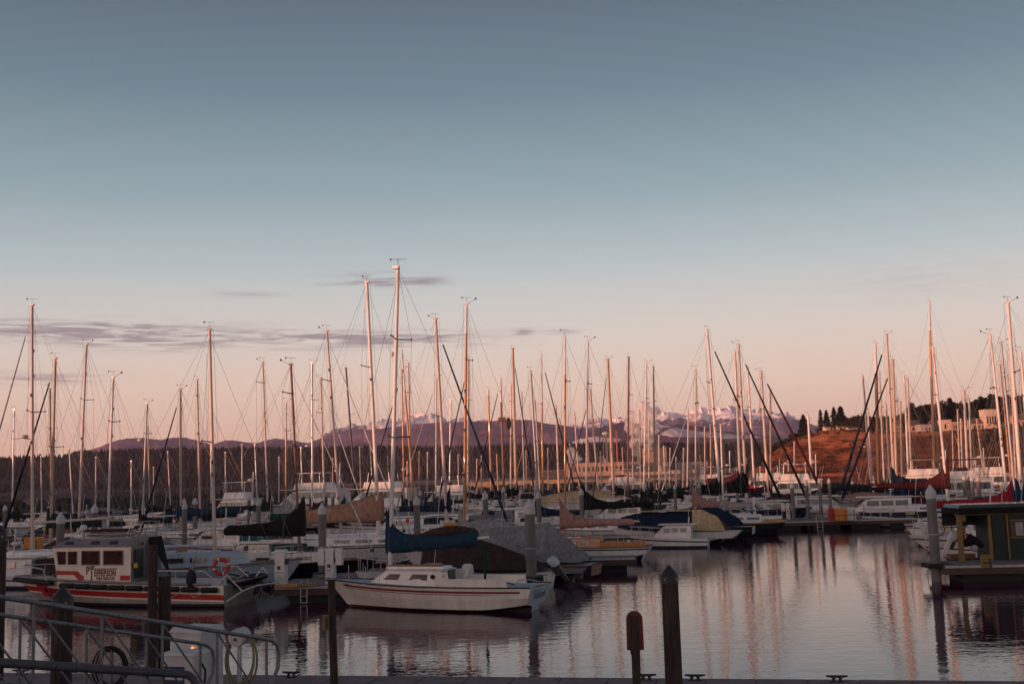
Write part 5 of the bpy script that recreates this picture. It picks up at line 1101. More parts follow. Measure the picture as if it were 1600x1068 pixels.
MOTOR = [
    (560, 92, 'canvas', 'boat under a black cover left of the tall white mast with the tan cover', dict(L_=8, canvas="cv_black")),
    (690, 86, 'cruiser', 'low white cruiser behind the navy boom cover at centre', dict(L_=8, canvas="cv_gray")),
    (650, 110, 'canvas', 'boat under a dull brown cover behind the orange and pink mast', dict(L_=9, canvas="cv_brown")),
    (740, 112, 'cruiser', 'white cruiser with black canvas behind the varnished orange mast', dict(L_=8, canvas="cv_black")),
    (830, 96, 'cruiser', 'white cruiser with navy canvas just above the thickest piling', dict(L_=8, canvas="cv_navy", dir=1)),
    (990, 108, 'canvas', 'boat under a dark green cover below the steam plume', dict(L_=9, canvas="cv_darkgreen")),
    (940, 118, 'cruiser', 'pale cruiser with a maroon canopy left of the dark red mast', dict(L_=9, canvas="cv_maroon")),
    (1055, 100, 'cruiser', 'white cruiser with grey canvas right of the slim dark-topped mast', dict(L_=8, canvas="cv_gray")),
    (1060, 150, 'canvas', 'far boat under a white cover beneath the pale mill shed', dict(L_=10, canvas="cv_white")),
    (1150, 92, 'cruiser', 'small white cruiser low behind the rose-pink cover', dict(L_=7, canvas="cv_maroon", dir=1)),
    (1215, 98, 'cruiser', 'grey-white cruiser left of the long open dock', dict(L_=8, canvas="cv_gray", dir=1)),
    (1235, 108, 'canvas', 'boat under a maroon cover left of the row of four pilings', dict(L_=9, canvas="cv_maroon")),
    (1300, 150, 'canvas', 'boat under a dark green peaked cover below the clay bluff', dict(L_=12, canvas="cv_darkgreen")),
    (1310, 126, 'cruiser', 'white cruiser with black canopy below the middle of the bluff', dict(L_=10, canvas="cv_black")),
    (1390, 128, 'cruiser', 'pale cruiser with raised white bow behind the pink ketch mast', dict(L_=10, canvas="cv_black", dir=1)),
    (1345, 108, 'canvas', 'boat under a crumpled tan cover behind the open dock', dict(L_=8, canvas="cv_tan")),
    (1425, 122, 'canvas', 'boat under a black cover beneath the orange mast', dict(L_=9, canvas="cv_black")),
    (1500, 112, 'trawler', 'white trawler with blue canopy at the foot of the tight bunch of masts', dict(L_=10, canvas="cv_blue")),
    (1570, 112, 'cruiser', 'white cruiser right of the lone capped piling near the right edge', dict(L_=9, canvas="cv_gray")),
    (1400, 86, 'runabout', 'small open boat with outboard at the right end of the open dock', dict(L_=5)),
    (120, 104, 'cruiser', 'white cruiser with grey canvas left of the third capped piling', dict(L_=8, canvas="cv_gray")),
    (275, 118, 'canvas', 'boat under a navy cover left of the overlapping pilings', dict(L_=8, canvas="cv_navy")),
    (430, 112, 'canvas', 'boat under a pale grey tarpaulin in front of the white trawler yacht', dict(L_=9, canvas="cv_palegray")),
    (100, 66, 'canvas', 'small boat under a brown cover right of the black-hulled sloop', dict(L_=5, canvas="cv_brown")),
    (385, 62, 'cruiser', 'low cream cabin boat between the life ring sloop and the dark-hulled cutter', dict(L_=5.5, cab="gel_cream", canvas="cv_green")),
    (225, 62, 'canvas', 'boat under a dark grey cover behind the aft door of the fire boat', dict(L_=5, canvas="cv_gray")),
    (545, 66, 'cruiser', 'pale cabin boat right of the tall thick piling', dict(L_=6, canvas="cv_brown")),
    (590, 150, 'canvas', 'far boat under a teal cover behind the white power yacht', dict(L_=10, canvas="cv_teal")),
    (750, 160, 'cruiser', 'far white cruiser left of the seawall', dict(L_=10, canvas="cv_navy")),
    (1020, 185, 'canvas', 'far boat under a black cover beneath the tallest mill block', dict(L_=12, canvas="cv_black")),
    (1200, 165, 'trawler', 'far white yacht at the left foot of the clay bluff', dict(L_=12, canvas="cv_navy")),
    (245, 100, 'cruiser', 'cream cabin cruiser whose rounded front catches a bright sun glint at left', dict(L_=9, cab='gel_cream', canvas='cv_palegray', dir=1)),
    (368, 128, 'trawler', 'white cabin cruiser with raked flybridge below the dark forest, left of the red striped boom', dict(L_=9, canvas='cv_white')),
    (478, 132, 'yacht', 'white double-decked trawler yacht with a small square window, left of the power yacht', dict(L_=16, canvas='cv_white', hullm='gel_gray', st=None, dir=-1)),
    (585, 128, 'yacht', 'sleek white power yacht with raked radar arch behind the tan sail cover', dict(L_=15, canvas='cv_teal', dir=-1)),
    (410, 75, 'runabout', 'red-hulled dayboat left of the long tan sail cover', dict(L_=9, hullm='gel_red', st=None, dir=-1)),
    (335, 74, 'cruiser', 'white cruiser with dark canvas curtains behind the thick spreader mast', dict(L_=7.5, canvas='cv_teal')),
    (16, 55, 'cruiser', 'white cabin boat with brown door at the left edge, near the black-hulled sloop', dict(L_=5.5, canvas='cv_brown')),
    (85, 86, 'canvas', 'boat under a dark green cover left of the second capped piling', dict(L_=7, canvas='cv_darkgreen')),
    (190, 112, 'cruiser', 'distant cream cruiser behind the low tan sail cover', dict(L_=8, cab='gel_cream', canvas='cv_black')),
    (655, 96, 'canvas', 'boat under a grey tarpaulin behind the thick piling left of centre', dict(L_=9, canvas='cv_gray')),
    (620, 84, 'cruiser', 'white cruiser with wide side windows just above the blue sail cover', dict(L_=8, canvas='cv_navy')),
    (775, 100, 'cruiser', 'white cruiser with blue canvas between the dark covers at centre', dict(L_=8, canvas='cv_blue')),
    (745, 70, 'canvas', 'boat with grey bundled canvas and yellow gear left of the thickest piling', dict(L_=6.5, canvas='cv_palegray')),
    (795, 60.5, 'canvas', 'boat under a dark blue tarpaulin left behind the thickest piling', dict(L_=5.2, canvas='cv_navy')),
    (862, 90, 'cruiser', 'white cruiser with dark strapped windscreen right of the thickest piling', dict(L_=9, canvas='cv_gray', dir=1)),
    (1044, 70, 'cruiser', 'low white cabin boat whose stern faces the open water, next to the beige tented boat', dict(L_=4.8, canvas='cv_navy', st='stripe_black', bare=True, fb=.75)),
    (1135, 150, 'trawler', 'white trawler among the far masts below the grey warehouse', dict(L_=11, canvas='cv_blue')),
    (1240, 135, 'trawler', 'white houseboat-like cruiser with slanted roof below the clay bluff', dict(L_=11, canvas='cv_white', cab='gel_white')),
    (1330, 121, 'canvas', 'boat under a peaked black cover at the foot of the clay bluff', dict(L_=13, canvas='cv_black')),
    (1290, 104, 'cruiser', 'cream motor cruiser behind the orange dock box', dict(L_=9, cab='gel_cream', canvas='cv_black', dir=1)),
    (1365, 92, 'cruiser', 'white cruiser with two square windows and dark red boot stripe beside the open dock', dict(L_=9.5, st='stripe_red', canvas='cv_maroon', dir=-1)),
    (1430, 98, 'cruiser', 'white cruiser with long oval windows left of the shed piling', dict(L_=8.5, st='stripe_red', canvas='cv_tan')),
    (1480, 92, 'cruiser', 'pale cabin cruiser with a round porthole, above the red sail cover', dict(L_=7.5, canvas='orange_gear')),
    (1545, 100, 'cruiser', 'white cruiser with sharp bow right of the clustered capped pilings', dict(L_=9, canvas='cv_darkgreen', dir=1)),
    (1412, 112, 'canvas', 'boat under a big slate blue tarpaulin left of the maroon sail cover', dict(L_=9, canvas='cv_teal')),
    (1520, 55, 'runabout', 'white open motorboat with a red bag behind the shed porch', dict(L_=4.6, st='stripe_red')),
    (1530, 60, 'cruiser', 'white cabin boat seen through the open porch of the shed', dict(L_=7, canvas='cv_white')),
    (960, 98, 'cruiser', 'small white cruiser low behind the charcoal sail cover', dict(L_=8, canvas='cv_darkgreen')),
    (700, 128, 'trawler', 'distant white trawler left of the varnished orange mast', dict(L_=10, canvas='cv_navy')),
    (905, 128, 'canvas', 'boat under a long tan tarpaulin in front of the mill shed', dict(L_=14, canvas='cv_beige')),
    (1010, 134, 'cruiser', 'far white cruiser with maroon canvas below the steam plume', dict(L_=9, canvas='cv_maroon')),
    (1085, 122, 'cruiser', 'far white cruiser with blue canvas left of the tall leaning mast', dict(L_=9, canvas='cv_blue')),
    (1180, 118, 'canvas', 'boat under a black tarpaulin at the foot of the close tall pair of masts', dict(L_=9, canvas='cv_black')),
    (150, 140, 'canvas', 'far boat under a grey cover in front of the breakwater at left', dict(L_=9, canvas='cv_gray')),
    (60, 128, 'cruiser', 'far white cruiser near the breakwater at the left edge', dict(L_=9, canvas='cv_black')),
    (330, 156, 'canvas', 'far boat under a brown cover before the breakwater', dict(L_=9, canvas='cv_brown')),
    (800, 146, 'cruiser', 'far cruiser with white roof in front of the seawall', dict(L_=9, canvas='cv_white')),
    (860, 158, 'canvas', 'far boat under a blue cover left of the varnished white-topped mast', dict(L_=9, canvas='cv_blue')),
    (970, 165, 'trawler', 'far white workboat with tall mast before the mill shed', dict(L_=12, canvas='cv_white')),
    (1110, 172, 'trawler', 'far white fishing boat right of the pale mill warehouse', dict(L_=12, canvas='cv_white')),
    (1440, 140, 'trawler', 'far white yacht with sharp raised bow under the orange mast', dict(L_=12, canvas='cv_palegray', dir=-1)),
    (1540, 134, 'trawler', 'far white yacht with a crane at the foot of the dark trees', dict(L_=12, canvas='cv_white', dir=-1)),
]

# ---------------------------------------------------------------- tarpaulin boats near the open water
def tarp_tent(o, pts_low, pts_top, m, name='tarpaulin', seed=1):
    """ridge tent: two lists of (x, y, z): lower edge on + side mirrored, ridge"""
    q = MB(); rs = []
    def dens(L_):
        out = []
        for a_, b_ in zip(L_, L_[1:]):
            for w_ in (0, .25, .5, .75): out.append(tuple(p_ + (q_ - p_) * w_ for p_, q_ in zip(a_, b_)))
        return out + [L_[-1]]
    pts_low = dens(pts_low); pts_top = dens(pts_top); n = len(pts_top)
    for i in range(n):
        lx, ly, lz = pts_low[i]; tx, ty, tz = pts_top[i]; ring = []
        for k in range(9):
            f = -1 + k / 4; a = abs(f); s = 1 if f > 0 else -1
            z = tz + (lz - tz) * a ** 1.05; y = s * ly * a * (1 + .05 * abs(sin(i * 1.57)) * (a > .9)) + .04 * noise.noise(Vector((i * .9, k * .8, seed))); z -= .10 * sin(pi * a) * (.4 + .6 * abs(sin(i * pi / 4))); 
            ring.append((tx + (lx - tx) * a, y, z + .04 * noise.noise(Vector((i * 1.3, k * 1.1, seed + 5)))))
        rs.append(ring)
    q.rings(rs, m, closed=False, cap=False, smooth=False); return q.build(name, o)
def covered_boats():
    # grey tarpaulin boat, stern to the right
    D = 51.0; p = G(820, D, .8); yaw = pi - radians(24); o = empty('covered_sailboat', (p.x, D, 0), yaw); tag(o, 'sailboat under a big pale grey tarpaulin with eyelets, transom pointing to the open water', 'sailboat', 'sailboats moored in the marina')
    hq, hb, zs, xc = hull(7.4, 2.3, .95, .72, 4.1, ('gel_gray', 'antifoul_black'), rake=.8, stern_over=.7, bands=[(.05, .12, 'stripe_red')]); hq.build('hull', o); deck_mesh(hb, zs, xc, 'deck_white').build('deck', o)
    tarp_tent(o, [(3.9, .12, 1.0), (3.0, .8, 1.0), (1.6, 1.1, .95), (0, 1.2, .9), (-1.4, 1.12, .85), (-2.9, .80, .82)], [(3.7, 0, 1.7), (3.0, 0, 2.1), (1.6, 0, 2.28), (0, 0, 2.35), (-1.2, 0, 2.5), (-3.1, 0, 1.0)], 'cv_gray')
    q = MB(); 
    for i in range(5): q = MB(); q.sphere((2.6 - i * 1.15, 1.08, 1.25 + .1 * (i % 2)), .035, 'black_metal', 6); q.build('eyelet', o)
    q = MB(); q.poly([(-3.29, -.55, .25), (-3.29, .55, .25), (-3.36, .62, .68), (-3.36, -.62, .68)], 'cv_rose', thick=(-.03, 0, 0)); q.build('transom_panel', o)
    # brown tarpaulin boat with tilted outboard
    D = 47.6; p = G(752, D, .8); o = empty('covered_dinghy', (p.x, D, 0), pi - radians(16)); tag(o, 'white daysailer under a dark brown tarpaulin tent, directly behind the boat lettered Falcon', 'sailboat', 'sailboats moored in the marina')
    hq, hb, zs, xc = hull(6.0, 2.1, .85, .70, 3.0, ('gel_white', 'antifoul_blue'), rake=.5, stern_over=.1, bands=[(.08, .12, 'stripe_red')]); hq.build('hull', o); deck_mesh(hb, zs, xc, 'deck_white').build('deck', o)
    tarp_tent(o, [(2.5, .5, .95), (1.6, .9, .9), (.4, 1.05, .88), (-1.0, 1.05, .82), (-2.7, .9, .78)], [(2.5, 0, 1.9), (1.6, 0, 2.3), (.9, 0, 2.3), (-1.0, 0, 1.65), (-2.9, 0, .92)], 'cv_brown')
    motor(o, -3.1, -.2, .72, .95, tilt=.6, cowl='gel_blue_white')
    # beige and navy tent boat
    D = 72; p = G(1068, D, .8); o = empty('covered_sailboat', (p.x, D, 0), pi - radians(20)); tag(o, 'sailboat under a beige and navy ridge tent, white pointed transoms over the open water', 'sailboat', 'sailboats moored in the marina')
    hq, hb, zs, xc = hull(8.2, 2.5, 1.05, .85, 4.6, ('gel_white', 'antifoul_black'), rake=.8, stern_over=.9, tw=.5); hq.build('hull', o); deck_mesh(hb, zs, xc, 'deck_white').build('deck', o)
    def tp(x): return 2.25 - .03 * x
    tarp_tent(o, [(4.2, .15, 1.1), (3.2, .95, 1.05), (2.0, 1.2, 1.0), (.4, 1.3, .98), (-.8, 1.3, .95)], [(4.0, 0, 1.75), (3.2, 0, 1.95), (2.0, 0, 2.02), (.4, 0, 2.08), (-.6, 0, 2.12)], 'cv_navy')
    tarp_tent(o, [(-.8, 1.33, .94), (-1.8, 1.28, .92), (-2.8, .95, .9)], [(-.6, 0, 2.17), (-1.2, 0, 2.17), (-2.2, 0, 1.7)], 'cv_beige', seed=4)
    q = MB()
    q.box((1.7, 0, 2.12), (4.6, .55, .05), 'cv_beige', top=.98); q.build('ridge_panel', o)
    D2 = 77; p = G(1100, D2, .8); o = empty('covered_sailboat', (p.x, D2, 0), pi - radians(20)); tag(o, 'sailboat under a plain navy tent just behind the beige and navy one', 'sailboat', 'sailboats moored in the marina')
    hq, hb, zs, xc = hull(7.2, 2.4, 1.05, .85, 4.0, ('gel_green', 'antifoul_black'), rake=.8, stern_over=.8, tw=.5); hq.build('hull', o); deck_mesh(hb, zs, xc, 'deck_white').build('deck', o)
    tarp_tent(o, [(3.6, .15, 1.1), (2.2, 1.0, 1.05), (0, 1.2, 1.0), (-1.6, 1.1, .95), (-2.6, .8, .92)], [(3.3, 0, 1.7), (2.2, 0, 1.98), (0, 0, 2.12), (-1.0, 0, 2.12), (-2.2, 0, 1.5)], 'cv_navy', seed=9)
    q = MB(); q.poly([(-3.24, -.5, .35), (-3.24, .5, .35), (-3.28, .55, .85), (-3.28, -.55, .85)], 'gel_white', thick=(-.03, 0, 0)); q.build('transom_panel', o)
    # long black hull next to the open dock
    D = 81; p = G(1158, D, .8); o = empty('cutter', (p.x, D, 0), pi - radians(6)); tag(o, 'low black-hulled cutter with varnished rail at the left end of the long open dock', 'sailboat', 'sailboats moored in the marina')
    hq, hb, zs, xc = hull(6.6, 2.2, .95, .85, 3.6, ('gel_black', 'antifoul_black'), rake=.5, stern_over=.5, tw=.35); hq.build('hull', o); deck_mesh(hb, zs, xc, 'deck_tan').build('deck', o); rail_mesh(hb, zs, xc, 'varnish', w=.07).build('toe_rail', o)
    c = cabin_mesh(1.6, -1.4, 1.0, 1.4, .95, .40, 'gel_white', slope_f=.3).build('cabin', o)
    win_pair(c, 1.0, -.1, .55, .62, 1.17, .16, 'window'); win_pair(c, -.35, -1.2, .63, .67, 1.17, .16, 'window')
    # runabout with bow rail behind the blue covered sloop
    D = 45.2; p = G(612, D, .8); o = motorboat(640, 45.6, 'runabout', 'small white speedboat with a looping bow rail, behind the foredeck of the white sloop', L_=4.6, dir=-1, fb=.95, st=None, yaw=0)
covered_boats()
# ================================================================ the white sloop in front
def falcon():
    D = 41.6; foot = G(609, D, .95); yaw = pi - radians(23); o = empty('sailboat', (foot.x, D, 0), yaw)
    tag(o, 'nearest white sloop with twin dark red stripes, blue sail cover and Falcon on its transom', 'sailboat', 'sailboats moored in the marina')
    MI = Matrix.Rotation(-yaw, 4, 'Z') @ Matrix.Translation((-foot.x, -D, 0)); L_ = 8.5; xb = 2.65; fb = .98; fs = .82
    n = 26; 
    def hb(t): return 1.22 * (1 - (1 - t / .55) ** 2.0) if t < .55 else 1.22 * (1 - .22 * ((t - .55) / .45) ** 1.7)
    def zs(t): return fb + (fs - fb) * t - .06 * 4 * t * (1 - t)
    def xc(t): return xb - L_ * t
    q = MB(); cuts = [0, .10, .175, .21, .235]
    mats_ = ['gel_cream', 'stripe_red', 'gel_cream', 'stripe_red', 'gel_cream', 'gel_cream', 'antifoul_red', 'antifoul_red']
    def ring(t, s):
        z0 = zs(t); b = hb(t); lift = .20 * max(0, (t - .80) / .20) ** 1.1; pts = []
        for z in [z0 - c for c in cuts] + [.42, .09, -.02, -.40]:
            k = max(0, 1 - z / z0); fl = 1 - .07 * k - (1 - t) ** 2.2 * .7 * k
            if z <= .42: fl *= 1 - .10 * (1 - t) * (z <= .1)
            if z < .0: fl *= .45
            if z < .6: z = z + lift * (1 if z < .2 else .45) * .9
            if z <= .45: fl *= 1 - .14 * max(0, (t - .72) / .28) ** 1.5 * (1 if z < .42 else .2)
            x = xc(t) - .95 * k ** .9 * (1 - t) ** 3.2
            pts.append((x - .30 * (1 - k) * 0 + .20 * k * t ** 12, s * b * max(fl, 0), min(z, z0 - .01 if z != z0 else z0)))
        return pts
    nl = len(cuts) + 4
    for s in (1, -1):
        R = [ring((i / n) ** 1.1, s) for i in range(n + 1)]
        for lv in range(nl - 1):
            vs = []; fs_ = []
            for i in range(n + 1): vs += [R[i][lv], R[i][lv + 1]]
            mt = mats_[lv]
            for i in range(n):
                m_ = mt
                if mt == 'stripe_red' and (i < 3 or i > n - 2): m_ = 'gel_cream'
                if mt == 'antifoul_red' and i > n * .74: m_ = 'antifoul_black'
                a = (2 * i, 2 * i + 1, 2 * i + 3, 2 * i + 2); q.add([vs[j] for j in a], [(0, 1, 2, 3) if s > 0 else (3, 2, 1, 0)], m_, True)
    a = ring(1, 1); b = ring(1, -1); q.build('hull', o)
    q = MB(); kz = min(p[2] for p in a); q.add([tuple(p) for p in a] + [(a[-1][0] + .05, 0, kz)] + [tuple(p) for p in b[::-1]], [tuple(range(2 * nl + 1))], 'gel_blue_white'); q.build('transom', o)
    deck_mesh(hb, zs, xc, 'deck_blue', crown=.07).build('deck', o)
    rail_mesh(hb, zs, xc, 'black_metal', w=.03).build('toe_rail', o)
    # trunk cabin with raised hatch
    c = cabin_mesh(.62, -2.35, .85, 1.65, .86, .47, 'gel_cream', slope_f=.75, slope_b=0, camber=.07, side=.80).build('cabin', o)
    for (x0, x1, sl) in ((-.15, -.78, .16), (-1.05, -1.88, .14)):
        for s in (1, -1):
            q = MB()
            def yy(x, z): 
                t = (.62 - x) / 2.97; w = .85 + .8 * min(1, t * 1.5) ** .8; return w / 2 * (1 - .2 * (z - .71) / .62) + .008
            pts = [(x0 - .10 + .0, 1.03), (x1, 1.03), (x1, 1.23), (x0 - .10 - sl, 1.23)]
            if x0 > -.5: pts = [(x0 + .12, 1.03), (x1 + .1, 1.03), (x1 - .0, 1.23), (x0 - sl, 1.23)]
            q.poly([(x, s * yy(x, z), z) for x, z in pts], 'window_brown', thick=(0, -s * .03, 0)); q.build('window', c)
    q = MB(); q.box((-1.2, 0, 1.43), (2.3, .72, .08), 'gel_white', top=.97); q.box((-1.15, 0, 1.50), (2.0, .06, .05), 'teak'); q.box((-1.15, .34, 1.50), (2.2, .05, .05), 'teak'); q.build('hatch', o)
    q = MB(); q.box((-2.42, 0, 1.12), (.10, .8, .54), 'gel_blue_white'); q.box((-2.48, 0, 1.14), (.04, .55, .42), 'stripe_black'); q.build('companionway', o)
    q = MB(); q.tube((-2.12, .75, 1.16), (-2.12, .79, 1.16), .08, 'black_metal', n=14); q.tube((-2.12, .76, 1.16), (-2.12, .80, 1.16), .055, 'window', n=14); q.build('porthole', c)
    q = MB()
    for s in (1, -1): q.box((-3.7, s * .86, .95), (2.5, .16, .30), 'gel_cream', top=.96); q.box((-2.5, s * .80, 1.1), (.5, .2, .42), 'gel_cream', top=.7)
    q.box((-3.8, 0, .82), (2.4, 1.3, .04), 'deck_white'); q.build('cockpit', o)
    for x, s in ((-2.6, .86), (-3.4, .86)):
        q = MB(); q.tube((x, s, 1.15), (x, s, 1.27), .06, 'steel', .06, n=10); q.build('winch', o)
    tl = MI @ P(622, 420, D); base = Vector((0, 0, .95)); ax = tl - base; q = MB()
    q.tube(base, tl, .082, 'mast_white', .062, n=12); q.box((tl.x - .02, 0, tl.z + .03), (.26, .12, .10), 'mast_white'); q.box((base + ax * .72 + Vector((.09, 0, 0))).to_tuple(), (.1, .1, .16), 'black_metal'); q.box((base.x, 0, 1.0), (.24, .2, .12), 'black_metal'); mast = q.build('mast', o)
    q = MB(); q.tube(tl, tl + Vector((0, 0, .38)), .012, 'black_metal', n=4); c_ = tl + Vector((0, 0, .36)); wd = Vector((cos(.1 - yaw), sin(.1 - yaw), 0)) * .30; q.tube(c_ - wd, c_ + wd, .011, 'black_metal', n=4); q.box((c_ - wd * .9).to_tuple(), (.08, .025, .07), 'black_metal', -yaw, top=.3); q.build('wind_vane', mast)
    for sy in (528, 676):
        k = (885 - sy) / (885 - 420); pm = base + ax * k; q = MB()
        for s in (1, -1): q.tube(pm, pm + Vector((-.22, s * .78, .06)), .028, 'black_metal', .02, n=5); q.sphere(pm + Vector((-.22, s * .78, .06)), .04, 'black_metal', 6)
        q.build('spreader', mast)
    q = MB(); bow = Vector((xb - .1, 0, fb + .03)); k1 = (885 - 528) / 465; k2 = (885 - 676) / 465
    q.tube(bow, base + ax * .965, .007, 'wire', n=4); q.tube((xb - L_ + .15, 0, fs + .05), tl, .006, 'wire', n=4); q.tube((-.35, 0, 1.0), base + ax * .97, .005, 'wire', n=4)
    for s in (1, -1):
        cp = Vector((-.2, s * 1.12, .9)); t2 = base + ax * k2 + Vector((-.22, s * .78, .06)); t1 = base + ax * k1 + Vector((-.22, s * .78, .06))
        q.tube(cp, t2, .006, 'wire', n=4); q.tube(t2, t1, .006, 'wire', n=4); q.tube(t1, tl, .006, 'wire', n=4); q.tube(cp + Vector((-.3, 0, 0)), base + ax * .5, .006, 'wire', n=4)
    q.build('rigging', o)
    bz = 2.15; q = MB(); q.tube((-.05, 0, bz), (-3.95, 0, bz + .30), .06, 'mast_white', n=8); q.build('boom', o)
    q = MB(); rs = []; N_ = 30
    for i in range(N_ + 1):
        t = i / N_; u = t * 3.62; top = .27 + 1.10 * exp(-u / .36) + (.10 * sin(pi * (t - .35) / .65) if t > .35 else 0); top *= 1 + .04 * noise.noise(Vector((u * 3, 1, 1)))
        bot = .27 + .03 * noise.noise(Vector((u * 2, 5, 1))); w = (.09 + .08 * min(1, u / .7)) * (1 - .14 * abs(sin(u * 5.5))) * (1 + .18 * noise.noise(Vector((u * 3, 8, 1)))); z = bz + .077 * u; ring_ = []
        if i == 0: w = .12
        for a in range(12):
            an = 2 * pi * a / 12; cz = cos(an); ring_.append((-u + .10, w * sin(an) * (1 - .45 * max(0, cz)), z + (top * cz if cz > 0 else bot * cz)))
        rs.append(ring_)
    q.rings(rs, 'cv_blue'); cvr = q.build('sail_cover', o)
    q = MB(); rs = []
    for i in range(13):
        t = i / 12; u = 1.35 + 2.2 * t; z = bz + .077 * u + .27 + .06 * sin(pi * t); w = .13 * sin(pi * (.08 + .84 * t)) + .02
        rs.append([(-u + .1, w * cos(a), z + (.07 + .12 * sin(pi * t)) * sin(a)) for a in [2 * pi * j / 8 for j in range(8)]])
    q.rings(rs, 'cv_brown'); q.build('folded_sail', cvr)
    q = MB(); h = .6
    for s in (1, -1):
        prev = None
        for x in (1.4, .55):
            t = (xb - x) / L_; p = Vector((x, s * hb(t) * .9, zs(t))); q.tube(p, p + Vector((0, 0, h)), .014, 'steel', n=5)
    q.build('stanchion', o)
    q = MB(); q.path([(-5.35, .72, .86), (-5.1, .3, 1.02), (-5.3, -.3, 1.0), (-5.45, -.7, .9)], .018, 'steel'); q.path([(-4.4, .9, .9), (-4.7, .6, 1.0), (-5.2, .75, .93)], .02, 'black_metal'); q.build('stern_gear', o)
    q = MB(); q.tube((-3.55, -.45, .8), (-3.6, -.5, 2.2), .05, 'cv_green', n=6); q.build('green_pole', o)
    # lettering
    tt = ring(1, 1); zc = .58; xt = tt[3][0]
    k_ = .20 / zs(1); nn = sqrt(1 + k_ * k_); T = Matrix(((0, -k_ / nn, -1 / nn, xb - L_ + .20 * (1 - .42 / zs(1)) - .012), (-1, 0, 0, .0), (0, 1 / nn, -k_ / nn, .42), (0, 0, 0, 1)))
    text_mesh('hull_lettering', 'Falcon', .42, T, 'stripe_black', o, .004, shear=.10, sx=.92, bold=-.004)
    sx_ = 2.02; T = Matrix.Translation((1.62, .40, .80)) @ Matrix.Rotation(radians(180 - 29), 4, 'Z') @ Matrix.Rotation(radians(90), 4, 'X')
    text_mesh('registration_number', 'WN 7488 JF', .10, T, 'stripe_black', o, .01, sx=.9)
falcon()

